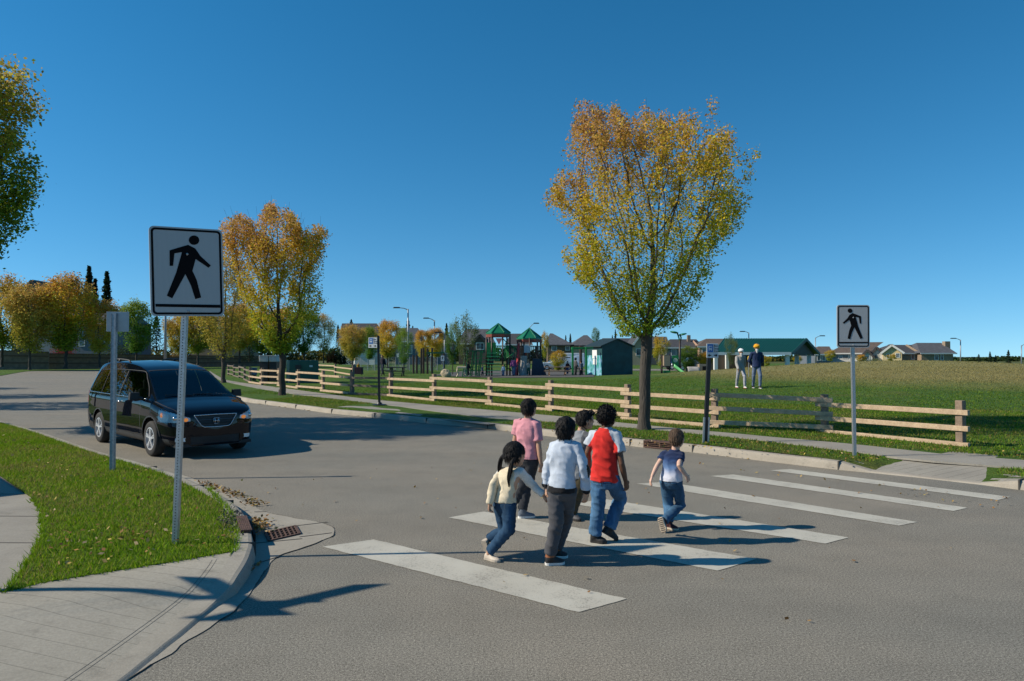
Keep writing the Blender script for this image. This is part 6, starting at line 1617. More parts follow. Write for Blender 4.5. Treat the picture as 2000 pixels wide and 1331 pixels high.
JEAN = denim('denim_mid', (.075, .165, .29)); JEAND = denim('denim_dark', (.022, .055, .105)); JEANM = denim('denim_blue', (.05, .115, .20)); SEAM = M('denim_seam', (.02, .04, .07), .9)
BLKF = fabric('cloth_black', (.012, .012, .014)); CHAR = fabric('cloth_charcoal', (.030, .032, .038)); SHB = M('shoe_black', (.013, .012, .012), .6); SOLEB = M('sole_dark', (.02, .018, .016), .8); SOLEW = M('sole_white', (.68, .66, .62), .7)
gK = 'children crossing the road'
# boy in the pink T-shirt
Y = G(1027, 1013).y; Fp = (.5, .86)
person('child in a pink T-shirt and black trousers walking at the left rear of the group', joints(Y, Fp, (1033.5, 797), (1031, 818), (1013, 826), (1047, 829), (1005.5, 862, .07), (1008, 889, .16), (1011, 903, .2), (1053, 878, -.10), (1056, 905, -.10), (1057.5, 921, -.08), (1031, 893), (1024, 944, .03), (1029, 948, .06), foota(Y, 996, 986, .0, 1004, 1001, .05), footg(1013, 1012.5, 1044, 1011)), Fp, 1.03,
       dict(top=dict(mats=[fabric('cloth_pink', (.62, .27, .31))], sleeve='short', hem=-.03, slen=.66, hemw=.118), trousers=dict(mats=[CHAR], r=(.082, .062, .050), loose=.97, drop=.0), shoes=dict(mats=[M('canvas_grey', (.12, .14, .17), .8)], sole=[SOLEW], h=.08, high=True)), SKIN_A, dict(mat=HBLK, th=.018, front=.34, nape=.07, slen=.032), headF=(.62, .78), hh=.200, group=gK, seed=1)
# girl with pigtails
Y = G(962, 1096).y; Fp = (.72, .69)
def girl_mat(c, x):
    q = c - x['tor'](.6); u = abs(q.dot(x['R'])); return 1 if u > .126 * x['s'] else 0
person('child with two black pigtails in a cream sweater, holding another child by the hand', joints(Y, Fp, (1006, 888), (1000, 914), (979, 922), (1017, 922), (964, 947, -.03), (956, 983, -.06), (955.5, 999, -.04), (1041, 949, -.02), (1061, 966, -.05), (1069, 976, -.05), (985, 984), (986, 1036, .05), (994, 1035, -.06), foota(Y, 944, 1058, .06, 951, 1080, .10), footg(949, 1092, 975, 1099)), Fp, .86,
       dict(top=dict(name='sweater', mats=[fabric('knit_cream', (.66, .56, .40), weave=90), fabric('knit_white', (.62, .60, .56), weave=90)], matfn=girl_mat, sleeve='long', hem=.03, hemw=.104, loose=.96, sleeve_r=(.043, .040, .033)), trousers=dict(mats=[JEAND, SEAM], r=(.080, .064, .050), drop=.0), shoes=dict(mats=[M('shoe_beige', (.52, .44, .35), .7)], sole=[M('sole_beige', (.42, .36, .29), .8)], h=.062), curl=.9), SKIN_A,
       dict(mat=HBLK, th=.045, front=.36, nape=.05, amp=.004, tails=[[(-.40, -.20, -.06), (-.54, -.30, -.20), (-.60, -.34, -.55), (-.54, -.33, -1.0), (-.44, -.36, -1.38)], [(.34, -.22, -.12), (.40, -.36, -.28), (.38, -.42, -.62), (.30, -.42, -1.0), (.38, -.38, -1.40)]]), headF=(.85, .53, -.1), hh=.205, group=gK, seed=2)
# boy in the pale grey sweatshirt
Y = G(1083, 1104).y; Fp = (.42, .91)
def sweat_mat(c, x):
    if (c - x['tor'](-.07)).dot((x['nk'] - x['tor'](0)).normalized()) < .048 * x['s'] and abs((c - x['tor'](0)).dot(x['R'])) < .15 * x['s']: return 1
    for i, k in enumerate(('L', 'R')):
        w = x['ends'][i]; e = x['J']['el' + k]; ax = (w - e).normalized()
        if (c - w).dot(ax) > -.034 * x['s'] and (c - w).length < .08 * x['s']: return 1
        if k == 'R':
            d = c - e; sd = x['R']
            if d.dot(sd) > .033 * x['s'] and abs(d.dot(ax) - .02) < .062 * x['s']: return 1
    return 0
person('child in a pale grey sweatshirt with black cuffs and grey trousers, nearest the camera', joints(Y, Fp, (1106, 838), (1103, 859), (1083, 871), (1125, 873), (1072, 910, .03), (1066, 952, .03), (1068, 973, .0), (1141, 914, -.08), (1143.5, 962, -.02), (1143, 983, .0), (1097, 954), (1087, 1016, -.03), (1104, 1017, .16), footg(1066, 1104, 1101, 1102), footg(1082, 1090, 1108, 1089.5)), Fp, 1.0,
       dict(top=dict(name='sweatshirt', mats=[fabric('jersey_pale_grey', (.47, .52, .60)), BLKF], matfn=sweat_mat, sleeve='long', hem=-.07, hemw=.106, hemd=.085, loose=.99, sleeve_r=(.047, .043, .034), fold=1.0), trousers=dict(mats=[fabric('twill_grey', (.070, .070, .077))], r=(.078, .060, .050), drop=-.005), shoes=dict(mats=[SHB, M('leather_brown', (.25, .09, .035), .6)], sole=[SOLEW], h=.085, high=True), curl=.75), SKIN_A, dict(mat=HBLK, th=.03, front=.38, nape=.10), headF=(.55, .83), hh=.200, group=gK, seed=3)
# boy in the grey T-shirt, half hidden
Y = G(1122, 1016).y; Fp = (.62, .78)
person('child in a two-tone grey T-shirt with spiky hair and face turned right, half hidden', joints(Y, Fp, (1143, 821), (1133.5, 842), (1119, 851), (1147, 850), (1112, 885, .1), (1118, 912, .2), (1122, 925, .25), (1144, 882, .0), (1154, 905, .12), (1160, 915, .18), (1127, 930), (1122, 965, .15), (1126, 967, -.02), footg(1102, 1004, 1124, 1002), footg(1112, 1013, 1133, 1019)), Fp, .98,
       dict(top=dict(mats=[fabric('jersey_light_grey', (.24, .255, .27)), fabric('jersey_dark_grey', (.12, .125, .13))], matfn=lambda c, x: 1 if (c - x['tor'](.6)).dot(x['R']) > .075 else 0, sleeve='short', hem=-.05, slen=.8, hemw=.118), trousers=dict(mats=[fabric('twill_olive', (.062, .052, .030))], r=(.085, .068, .054)), shoes=dict(mats=[M('shoe_grey', (.06, .06, .065), .7)], sole=[SOLEB])), SKIN_A, dict(mat=HBLK, th=.02, front=.30, nape=.0, spikes=True), headF=(.96, .28), hh=.205, group=gK, seed=4)
# boy in the red raglan shirt
Y = G(1172, 1062).y; Fp = (.42, .91)
def raglan(c, x):
    q = c - x['tor'](.66); ax = (x['nk'] - x['tor'](.0)).normalized(); z = q.dot(ax); h = (x['nk'] - x['tor'](.66)).length; u = abs(q.dot(x['sdir'])); f = max(0.0, min(1.15, z / h))
    if z < 0: return 1 if u > .142 * x['s'] else 0
    return 1 if u > (.140 - .085 * f ** .8) * x['s'] or z > h * 1.03 else 0
person('child in a red T-shirt with grey raglan sleeves and blue jeans', joints(Y, Fp, (1186, 815), (1182.5, 837), (1160, 850), (1203, 850), (1148, 884, .06), (1150, 914, .2), (1153, 928, .26), (1214, 906, -.10), (1222, 940, -.06), (1225.5, 959, -.02), (1181, 934), (1168.5, 990, .03), (1212, 973, .14), footg(1155, 1059, 1184, 1063), foota(Y, 1177, 1041, .05, 1204, 1057, .10)), Fp, 1.05,
       dict(top=dict(mats=[fabric('jersey_red', (.62, .028, .022)), fabric('jersey_grey_white', (.46, .50, .55))], matfn=raglan, sleeve='short', hem=-.05, slen=.60, hemw=.112, hemd=.088, loose=.97, sleeve_r=(.052, .056, .045), fold=1.3), trousers=dict(mats=[JEAN, SEAM], r=(.076, .061, .056), drop=.02), shoes=dict(mats=[SHB], sole=[SOLEB], h=.085, high=True)), SKIN_B, dict(mat=hairmat('hair_afro', (.007, .006, .006)), th=.05, front=.36, nape=.02, amp=.006, fuzz=True, slen=.018, strands=700), headF=(.6, .8), hh=.200, group=gK, seed=5)
# boy in the dip-dyed shirt
Y = G(1312, 1034).y; Fp = (.45, .89)
Jf = joints(Y, Fp, (1321.5, 857), (1318, 879), (1299, 888), (1329, 889), (1284, 909, .0), (1274, 930, -.04), (1269.5, 943, -.05), (1326, 910, -.13), (1341, 930, -.10), (1348, 944, -.05), (1310.5, 939), (1305.5, 985, .10), (1330, 986, .08), footg(1301, 1032, 1324, 1036.5), foota(Y, 1288.5, 1012, -.12, 1297, 1041, -.17, (.55, .75, .25)))
person('small child in a blue to white dip-dyed T-shirt and jeans walking ahead at the right', Jf, Fp, .88,
       dict(top=dict(mats=[fabric('dip_dye', (.3, .3, .4), ramp_z=(.48, .80, [(0, (.66, .66, .72)), (.36, (.62, .63, .72)), (.62, (.13, .23, .44)), (.86, (.022, .05, .14)), (1, (.014, .026, .075))]))], sleeve='short', hem=-.02, slen=.5, hemw=.112), trousers=dict(mats=[JEANM, SEAM], r=(.074, .058, .049)), shoes=dict(mats=[M('shoe_dark_red', (.06, .014, .016), .7)], sole=[M('sole_tan', (.50, .42, .32), .8), M('sole_groove', (.08, .06, .05), .9)], tread=True, high=True), curl=.6), SKIN_C, dict(mat=HBRN, th=.010, front=.34, nape=.02, amp=.005, slen=.022), headF=(.5, .86), hh=.20, group=gK, seed=6)

# the two adults on the grass
def stand(px, base_py, top_py, F, arm=(0, 0), stride=.12, Yf=None, sway=0, H=None, tw=1.0, arms_back=False):
    b_ = onT(px, base_py) if Yf is None else P(px, base_py, Yf); Y = b_.y; H = H or (base_py - top_py) * Y / F_ ; return b_, Y, H
F_ = F
def adult_joints(b_, H, F, stride=.2, swing=.12, back=False, seat=False):
    F = Vector((F[0], F[1], 0)).normalized(); Rr = Vector((F.y, -F.x, 0)); J = {}; k = H
    z = lambda f: b_ + UPV * f * k
    J['pelvis'] = z(.53); J['neck'] = z(.845) + F * .01; J['head'] = z(.925) + F * .03
    for nm, sg in (('L', -1), ('R', 1)):
        J['sh' + nm] = z(.80) + Rr * sg * .098 * k; sw = swing * sg
        if back:
            J['el' + nm] = z(.63) + Rr * sg * .145 * k - F * .07 * k; J['wr' + nm] = z(.50) + Rr * sg * .03 * k - F * .12 * k; J['tip' + nm] = J['wr' + nm] - Rr * sg * .08 * k - UPV * .02
        else:
            J['el' + nm] = z(.63) + Rr * sg * .125 * k + F * (sw * .3 - .02) * k; J['wr' + nm] = z(.485) + Rr * sg * .14 * k + F * (sw * .9) * k; J['tip' + nm] = J['wr' + nm] - UPV * .085 * k + F * sw * .15
        st = stride * -sg; hp = b_ + Rr * sg * .045 * k + F * (st * k * .5 - .05 * k); tp = hp + F * .145 * k
        J['knee' + nm] = z(.285) + Rr * sg * .052 * k + F * (st * .32 * k + .025 * k)
        J['foot' + nm] = (hp + UPV * .004, tp + UPV * .004, UPV)
    return J
def turban(mat, ex=1.0):
    def f(t, x):
        m = MB(); hc, hh, hm = x['hc'], x['hh'], x['hm']
        m.ball(hc + x['HU'] * .28 * hh - x['HF'] * .02 * hh, (x['rx'] * 1.30 * ex, x['ry'] * 1.2 * ex, .42 * hh * ex), 18, mat=hm)
        for i in range(4):
            a = R(-22 + 15 * i); q = hm @ Matrix.Rotation(a, 3, 'Y'); m.lathe((0, 0, 0), [(.30 * hh, -.05 * hh), (.52 * hh * ex, -.07 * hh), (.56 * hh * ex, 0), (.50 * hh * ex, .08 * hh), (.28 * hh, .07 * hh)], 18)
            n = 18 * 5; m.v[-n:] = [tuple(q @ Vector((v[0] * .92, v[1] * 1.08, v[2])) + hc + x['HU'] * (.16 + .05 * i) * hh) for v in m.v[-n:]]
        part(remesh(m, x['vox'] * 1.2, 2, lambda c: .004 * mnoise.noise(Vector((c.x * 20, c.y * 20, c.z * 60))), x['base']), 'turban', mat, t)
    return f
def beard(mat):
    def f(t, x):
        m = MB(); hc, hh, hm = x['hc'], x['hh'], x['hm']
        m.ball(hc - x['HU'] * .36 * hh + x['HF'] * .24 * hh, (.30 * hh, .26 * hh, .22 * hh), 14, mat=hm); m.ball(hc - x['HU'] * .66 * hh + x['HF'] * .34 * hh, (.20 * hh, .15 * hh, .36 * hh), 14, mat=hm)
        part(remesh(m, x['vox'] * 1.2, 2, lambda c: .006 * mnoise.noise(Vector((c.x * 60, c.y * 60, c.z * 14))), x['base']), 'beard', mat, t)
    return f
BEARD = fabric('beard_grey', (.60, .58, .55), weave=60)
SKIN_D = skin('skin_walker', (.27, .145, .09)); SHW = M('shoe_white', (.6, .58, .55), .6)
b_, Y, H = stand(1447, 758.5, 680, (0, -1))
person('adult in a white turban and light grey jacket walking across the grass', adult_joints(b_, H * .97, (.1, -1), .30, .20), (.1, -1), 1.24,
       dict(tw=.95, top=dict(name='jacket', mats=[fabric('jacket_grey', (.36, .34, .32))], sleeve='long', hem=-.10, hemw=.112, hemd=.09, loose=.98, sleeve_r=(.060, .055, .042)), trousers=dict(mats=[fabric('trousers_pale', (.33, .33, .37))], r=(.074, .054, .042)), shoes=dict(mats=[SHW], sole=[M('sole_red', (.35, .05, .04), .8)]), extras=[turban(fabric('turban_white', (.78, .77, .75))), beard(BEARD)]), SKIN_D, None, hh=.235, vox=.011, group='adults walking on the grass', seed=7)
b_, Y, H = stand(1478, 759, 669, (0, -1))
person('adult in an orange turban and navy jacket with hands behind the back', adult_joints(b_, H * .95, (-.05, -1), .24, .0, back=True), (-.05, -1), 1.30,
       dict(tw=1.0, top=dict(name='jacket', mats=[fabric('jacket_navy', (.016, .030, .085))], sleeve='long', hem=-.14, hemw=.118, hemd=.095, loose=1.02, sleeve_r=(.062, .058, .044)), trousers=dict(mats=[fabric('trousers_blue_grey', (.13, .17, .26))], r=(.076, .056, .044)), shoes=dict(mats=[SHB], sole=[SOLEW]), extras=[turban(fabric('turban_orange', (.72, .33, .015)), 1.12), beard(BEARD)]), SKIN_D, None, hh=.24, vox=.011, group='adults walking on the grass', seed=8)
# people at the playground: small in the picture
def bgp(label, px, base, top, F, topc, trc, hairm, skinm=SKIN_A, sleeve='long', Y=57.5, st=.12, sw=.1, wide=1.0):
    b_ = P(px, base, Y); b_.z = max(b_.z, .12); H = (base - top) * Y / F_
    s = H / 1.28; hh = H / 7.2 if H > 1.4 else H / 6
    J = adult_joints(b_, H, F, st, sw)
    person(label, J, F, s, dict(top=dict(mats=[fabric('cloth_%d_%d' % (px, base), topc)], sleeve=sleeve, hem=-.06, hemw=.12 * wide, loose=1.05 * wide), trousers=dict(mats=[fabric('cloth_%d_%d_t' % (px, base), trc)], r=(.08, .064, .054)), shoes=dict(mats=[SHB], sole=[SOLEB])), skinm, dict(mat=hairm, th=.04, front=.34, nape=.12), hh=hh, vox=max(.014, .02 * s), group='people at the playground', hands=False, seed=px % 17)
bgp('adult in dark clothes standing behind the picnic tables left of the playground', 747, 731, 694, (-.4, -.9), (.02, .018, .03), (.03, .04, .06), HBLK, Y=62)
bgp('child in an orange top near the picnic tables', 700, 726, 709, (.5, -.8), (.70, .25, .02), (.06, .08, .14), HBLD, SKIN_C, Y=66)
bgp('blond child in a pale top behind the dark table', 693, 723, 701, (1, .2), (.62, .58, .50), (.07, .12, .2), HBLD, SKIN_C, Y=67)
bgp('adult in black bending by the pale bench', 915, 733, 707, (-.8, -.5), (.015, .015, .02), (.02, .02, .025), HBLK, Y=58)
bgp('toddler in dark clothes in front of the first play tower', 942, 735, 714, (.7, -.6), (.10, .12, .16), (.03, .03, .05), HBRN, SKIN_C, Y=57)
bgp('blond child in a light blue top and jeans before the towers', 983, 735.5, 713, (.2, 1), (.42, .50, .62), (.08, .15, .26), HBLD, SKIN_C, Y=57)
bgp('adult in a purple top and blue jeans between the two towers', 1003, 735.5, 698, (.3, 1), (.19, .055, .17), (.045, .10, .18), HBLK, Y=57)
bgp('child in a pale shirt standing on the grey step by the second tower', 1015, 733, 703, (-.5, -.8), (.55, .50, .40), (.40, .37, .30), HBRN, SKIN_C, Y=59.5)
bgp('child in beige climbing by the second tower', 1032, 731, 706, (.3, -.9), (.48, .38, .30), (.03, .10, .07), HBRN, SKIN_C, Y=58.5)
bgp('adult in grey with a backpack by the green swing frame', 1135.5, 736.5, 704.5, (-.6, .7), (.11, .12, .14), (.02, .02, .03), HBLK, Y=57.8, wide=1.15)
bgp('adult in dark patterned clothes left of the green swing post', 1124, 736, 699, (.8, .4), (.09, .09, .10), (.02, .02, .025), HBLK, Y=58.6)
bgp('adult in dark red sitting out by the parked cars', 1108.5, 731, 706, (-.3, -.9), (.10, .025, .025), (.06, .07, .16), HBLK, Y=60.5, wide=1.1)
# ================================================================== playground and the things around it
YG = 59.0
def B(px, py=736.5, Y=YG): p = P(px, py, Y); p.z = T(p.x, p.y); return p
def PX(px, py, Y=YG): return P(px, py, Y)
GRN_ = M('play_green', (.015, .23, .055), .45, var=.08, scale=4); GRND = M('play_dark_green', (.012, .10, .045), .5, var=.1, scale=4); BRNP = M('play_brown', (.045, .026, .018), .5, var=.15, scale=6); TANP = M('play_tan', (.34, .25, .17), .55, var=.08)
GROOF = M('play_roof_green', (.008, .15, .075), .42, var=.08, scale=3); REDP = M('play_red', (.50, .03, .03), .45, var=.06); BLUP = M('play_blue_black', (.02, .03, .05), .6, var=.3, scale=5); YELP = M('play_yellow', (.75, .48, .02), .45, var=.05); SLDG = M('slide_green', (.16, .52, .20), .35, var=.06); GREYP = M('play_grey', (.36, .33, .30), .8, var=.25, scale=4, bmp=.4, bscale=12)
WDT = M('table_wood', (.24, .15, .085), .8, var=.2, scale=8); CONCL = M('bench_pale', (.55, .45, .32), .8, var=.15, scale=6); ROCK = M('boulder_stone', (.52, .42, .28), .9, var=.25, scale=3, bmp=.8, bscale=9, bdist=.05)
# rubber/gravel play surface
sp = MB(); e = [(840, 734), (960, 738.5), (1100, 738), (1160, 737), (1160, 727), (1050, 724), (900, 726)]
q_ = [onT(*k) for k in e]; sp.fill([Vector((p.x, p.y, T(p.x, p.y) + .02)) for p in q_]); struct(sp, 'play_surface', M('play_gravel', (.085, .078, .07), .95, var=.25, scale=6, bmp=.5))
struct(MB().fill([Vector((PX(x, 722, Y_).x, Y_, .16)) for x, Y_ in ((1030, 84), (1400, 84), (1420, 96), (1030, 96))]), 'parking_lot', ASPH)
def play_tower(label, apx, apy, ex0, ex1, ey, posts, plat_y, Y, extras):
    k = Y / F; c = B((ex0 + ex1) / 2, Y=Y); t = thing('play_tower', label, 'play tower', c, 0, 'green roofed play towers')
    r = (ex1 - ex0) / 2 * k; ze = PX(apx, ey, Y).z; za = PX(apx, apy, Y).z
    m = MB(); ring = [Vector((c.x + r * math.cos(R(60 * i)), c.y + r * math.sin(R(60 * i)), ze)) for i in range(6)]
    m.rings([[p - Vector((0, 0, .10)) for p in ring], ring, [Vector((c.x, c.y, za)) + (p - Vector((c.x, c.y, ze))) * .02 for p in ring]], True)
    ro = m.build('roof', GROOF, t)
    for i in range(6): MB().tube([ring[i] + Vector((0, 0, .03)), Vector((c.x, c.y, za + .03))], .05, 5).build('ridge', GROOF, ro)
    for px, py in posts:
        p = PX(px, ey, Y); dy = math.sqrt(max(0, (r * .86) ** 2 - (p.x - c.x) ** 2)) * (-1 if py else 1)
        MB().tube([(p.x, c.y + dy, c.z - .1), (p.x, c.y + dy, ze)], .065, 8).build('post', BRNP, t, smooth=True)
    zp = PX(apx, plat_y, Y).z; MB().prism([(c.x + r * .86 * math.cos(R(60 * i)), c.y + r * .86 * math.sin(R(60 * i))) for i in range(6)], zp - .08, zp).build('deck', BRNP, t)
    fb = MB(); fb.rings([[p * 1.0 + Vector((0, 0, -.12)) for p in ring], [p + Vector((0, 0, -.34)) for p in ring]], False); fb.build('roof_band', M('roof_band', (.20, .045, .03), .6), t)
    # guard panels: vertical bars
    for i in range(6):
        a = Vector((c.x + r * .86 * math.cos(R(60 * i)), c.y + r * .86 * math.sin(R(60 * i)), zp)); b = Vector((c.x + r * .86 * math.cos(R(60 * i + 60)), c.y + r * .86 * math.sin(R(60 * i + 60)), zp)); g = MB()
        g.beam(a + Vector((0, 0, 1.0)), b + Vector((0, 0, 1.0)), .05, .06)
        for f in np.linspace(.1, .9, 6): p = a.lerp(b, f); g.tube([p, p + Vector((0, 0, 1))], .022, 4)
        g.build('guard_rail', extras['rail'], t)
    return t, c, r, ze, zp
t, c, r, ze, zp = play_tower('taller play tower with a green pointed roof, left of the two', 973, 633, 948.7, 997.5, 651, [(950, 1), (961, 1), (982, 1), (996, 1), (955, 0), (990, 0)], 700, YG, dict(rail=GRN_))
for i in range(7): z = c.z + .25 + i * .28; MB().beam((c.x - .9, c.y - r * .9, z), (c.x + .15, c.y - r * .9, z), .06, .05).build('rung', SLDG, t)
MB().box((c.x - .55, c.y - r * .55, zp + .65), (.75, .05, 1.25)).build('panel', GRN_, t)
MB().slab([(c.x - .2, c.y - r * .92, ze - .45), (c.x + .35, c.y - r * .92, ze - .45), (c.x + .08, c.y - r * .92, ze - 1.0)], (0, .05, 0)).build('pennant', M('pennant_pink', (.55, .22, .22), .6), t)
m = MB(); pts = [Vector((c.x + .9 + .5 * math.cos(a) , c.y - .4 + .5 * math.sin(a), c.z + .1 + .33 * a)) for a in np.linspace(0, 9, 40)]; m.tube(pts, .04, 6); m.build('spiral_climber', GRN_, t)
for s in range(3):
    m = MB(); x0 = c.x - r * .8 - .55 - s * .62
    for i in range(6): m.beam((x0 - .3 + .06 * i, c.y - .5, c.z + .15 + i * .3), (x0 + .45 + .03 * i, c.y - .5, c.z + .3 + i * .28), .045, .045)
    for d in (-.3, .45): m.tube([(x0 + d, c.y - .5, c.z), (x0 + d + .25, c.y - .3, c.z + 2.1)], .045, 6)
    m.build('climber', [GRN_, GRN_, GRND][s], t)
m = MB(); a, b = PX(912, 686), PX(950, 686); m.beam(a, b, .09, .09); m.beam(a + Vector((0, .9, 0)), b + Vector((0, .9, 0)), .09, .09)
for f in np.linspace(.05, .95, 9): m.beam(a.lerp(b, f), a.lerp(b, f) + Vector((0, .9, 0)), .04, .04, up=(0, 0, 1))
for f in (.0, .45): p = a.lerp(b, f); m.tube([(p.x, p.y, c.z), p], .06, 6); m.tube([(p.x, p.y + .9, c.z), (p.x, p.y + .9, p.z)], .06, 6)
m.build('monkey_bars', GRND, t)
t, c, r, ze, zp = play_tower('shorter play tower with a green pointed roof and dark climbing wall, right of the two', 1034, 642, 1009, 1058.5, 661, [(1011, 1), (1023, 1), (1034, 1), (1056, 1), (1018, 0), (1050, 0)], 700, YG + .8, dict(rail=BRNP))
MB().tube([(c.x - r * .84, c.y - r * .6, zp + 1.2), (c.x - r * .9, c.y - r * .8, zp), (c.x - r * 1.1, c.y - r * 1.2, c.z)], .11, 8).build('fire_pole', REDP, t)
MB().box((c.x - r * .35, c.y - r * .7, zp + .55), (.22, .05, 1.0)).build('panel', REDP, t)
m = MB(); m.slab([(c.x + .15, c.y - r * .9, c.z), (c.x + r * 1.35, c.y - r * .7, c.z), (c.x + r * .95, c.y - r * .6, zp - .05), (c.x + .25, c.y - r * .8, zp - .05)], (0, .5, 0)); m.build('climbing_wall', BLUP, t)
m = MB(); m.lathe((c.x - r * .45, c.y - r * .85, c.z), [(.42, 0), (.36, .6), (.30, 1.2), (.26, 1.7)], 9); m.build('stone_column', GREYP, t)
MB().box((c.x - .2, c.y - r * .95, zp + .75), (.5, .04, .6)).build('window_panel', M('clear_panel', (.35, .42, .48), .15), t)
m = MB(); pts = [PX(985 + 24 * f, 683 - 5.5 * math.sin(math.pi * f), YG + .4) for f in np.linspace(0, 1, 12)]
for dy in (0, 1.1): m.tube([p + Vector((0, dy, 0)) for p in pts], .07, 6)
bl = PX(986, 701, YG + .4); br = PX(1010, 701, YG + .4); m.beam(bl + Vector((0, .5, 0)), br + Vector((0, .5, 0)), 1.1, .1)
for f in np.linspace(0, 1, 8): p = pts[int(f * 11)]; m.tube([p, (p.x, p.y, bl.z)], .025, 4)
tag(m.build('play_bridge', GRND), 'green arched bridge joining the two play towers', 'play bridge')
# pergola of dark posts on the left
t = thing('climbing_frame', 'climbing frame of dark posts left of the bench', 'climbing frame', B(826, 730.5, 70))
for px, top in ((806, 694), (814, 694), (823, 681), (826.5, 680), (835, 681), (844, 680), (866, 690)):
    a = P(px, 730.5, 70); b = P(px, top, 70); MB().tube([(a.x, 70 + .6 * (px % 3 - 1), .1), (b.x, 70 + .6 * (px % 3 - 1), b.z)], .10, 6).build('post', BRNP, t)
a, b = P(833, 689.5, 70), P(868, 689.5, 70); MB().beam(a, b, .5, .14).build('beam', GRND, t)
# shed with a painted side
t = thing('green_shed', 'dark green shed with a painted left wall and a gabled roof', 'shed', B(1195, 737, 59))
c0 = P(1176, 737.5, 58.4); c0.z = .1; th = R(20); ux = Vector((math.cos(th), math.sin(th), 0)); uy = Vector((-math.sin(th), math.cos(th), 0)); w = 2.82; d = 2.9; he = P(1176, 676.5, 58.4).z - .1; hr = he + .55
SHD = M('shed_green', (.010, .050, .055), .55, var=.35, scale=1.5, bmp=.2, bscale=6)
m = MB(); m.slab([c0, c0 + ux * w, c0 + ux * w + UPV * he, c0 + ux * w / 2 + UPV * hr, c0 + UPV * he], uy * d); m.build('wall', SHD, t)
m = MB()
for s in (0, 1):
    e = c0 + ux * (-.18 if s == 0 else w + .18) + UPV * (he - .07); rdg = c0 + ux * w / 2 + UPV * (hr + .01); o = -uy * .12
    m.slab([e + o, rdg + o, rdg + o + UPV * .09, e + o + UPV * .09], uy * (d + .24))
m.build('roof', M('shed_roof', (.012, .028, .030), .6, var=.2), t)
def mural():
    mm, N, L, b = nt('painted_mural'); v = coords(N, L); c_ = ramp(N, L, noise(N, L, v, 2.2, 5, .6), [(.3, (.015, .16, .12)), (.45, (.05, .30, .28)), (.58, (.20, .42, .58)), (.75, (.45, .60, .72))]); L.new(c_, b.inputs['Base Color']); b.inputs['Roughness'].default_value = .6; return mm
m = MB(); m.slab([c0 + uy * .02 + UPV * .05, c0 + uy * (d - .02) + UPV * .05, c0 + uy * (d - .02) + UPV * (he - .75), c0 + uy * .02 + UPV * (he - .75)], -ux * .012); m.build('mural', mural(), t)
for z0, z1, y0, y1 in ((1.55, 2.25, .9, 1.75), (1.05, 1.5, .95, 1.65)):
    m = MB(); m.slab([c0 + uy * y0 + UPV * z0, c0 + uy * y1 + UPV * z0, c0 + uy * y1 + UPV * z1, c0 + uy * y0 + UPV * z1], -ux * .02); m.build('poster', WHT, t)
# green swing frame
t = thing('swing_frame', 'bright green steel swing frame left of the shed', 'swing frame', B(1130, 737, 58.2))
for px in (1118.7, 1145): a = P(px, 737, 58.2); b = P(px, 678, 58.2); MB().box((a.x, 58.2, (b.z + .1) / 2), (.16, .16, b.z - .1)).build('post', GRN_, t, bevel=.02)
a, b = P(1116, 681, 58.2), P(1158, 680, 58.6); MB().beam(a, b, .14, .16).build('beam', GRN_, t, bevel=.02)
m = MB(); a = P(1137, 697, 58.2); m.lathe((a.x, 59.4, .1), [(.13, 0), (.12, 2.4), (.16, 2.55), (.1, 2.6)], 10); tag(m.build('wood_post', BRNP), 'brown wooden post behind the green swing frame', 'post')
# toddler slide unit
Ys = 60.5; t = thing('slide_unit', 'small play unit with a curved green slide right of the big elm', 'play structure', B(1316, 736, Ys))
MB().box((P(1301.5, 705, Ys).x, Ys, P(1301, 705, Ys).z), (.50, .5, .88)).build('activity_panel', TANP, t)
a = P(1319, 704.5, Ys); MB().box(a, (.52, .06, .85)).build('panel', GRN_, t); m = MB(); m.lathe((a.x, a.y - .035, a.z + .02), [(.0, -.01), (.19, -.01), (.19, .01)], 16, 'Y'); m.build('disc', M('disc_cream', (.62, .58, .42), .5), t)
for px in (1294.5, 1309.5, 1327.5): p = P(px, 736, Ys); MB().tube([(p.x, Ys + .3, .15), (p.x, Ys + .3, 2.0 if px < 1320 else 1.6)], .06, 6).build('post', BRNP, t)
MB().box((P(1310, 715, Ys).x, Ys + .35, P(1310, 715.5, Ys).z), (1.45, .9, .09)).build('deck', BRNP, t)
MB().box((P(1301.5, 730, Ys).x, Ys - .1, P(1301, 730, Ys).z), (.48, .5, .5)).build('crawl_box', GRN_, t)
pts = [P(1315, 715.5, Ys - .2), P(1322, 721, Ys - .4), P(1331, 728, Ys - .7), P(1338, 733, Ys - .9), P(1344, 735, Ys - 1.0)]
pts = catmull(pts, .15); m = MB(); rows = []
for p in pts: rows.append([p + Vector((0, y_, z_)) for y_, z_ in ((-.28, .20), (-.25, .02), (0, -.02), (.25, .02), (.28, .20), (.31, .20), (.28, -.05), (-.28, -.05), (-.31, .20))])
m.rings(rows, True); m.build('slide', SLDG, t, smooth=True)
p = P(1327.5, 736, 61.5); tp = P(1328, 664, 61.5)
t = thing('shade_leaves', 'brown post with two dark green leaf-shaped shades', 'shade structure', (p.x, 61.5, .2)); MB().tube([(p.x, 61.5, .1), tp], [.10, .085], 8).build('post', BRNP, t, smooth=True)
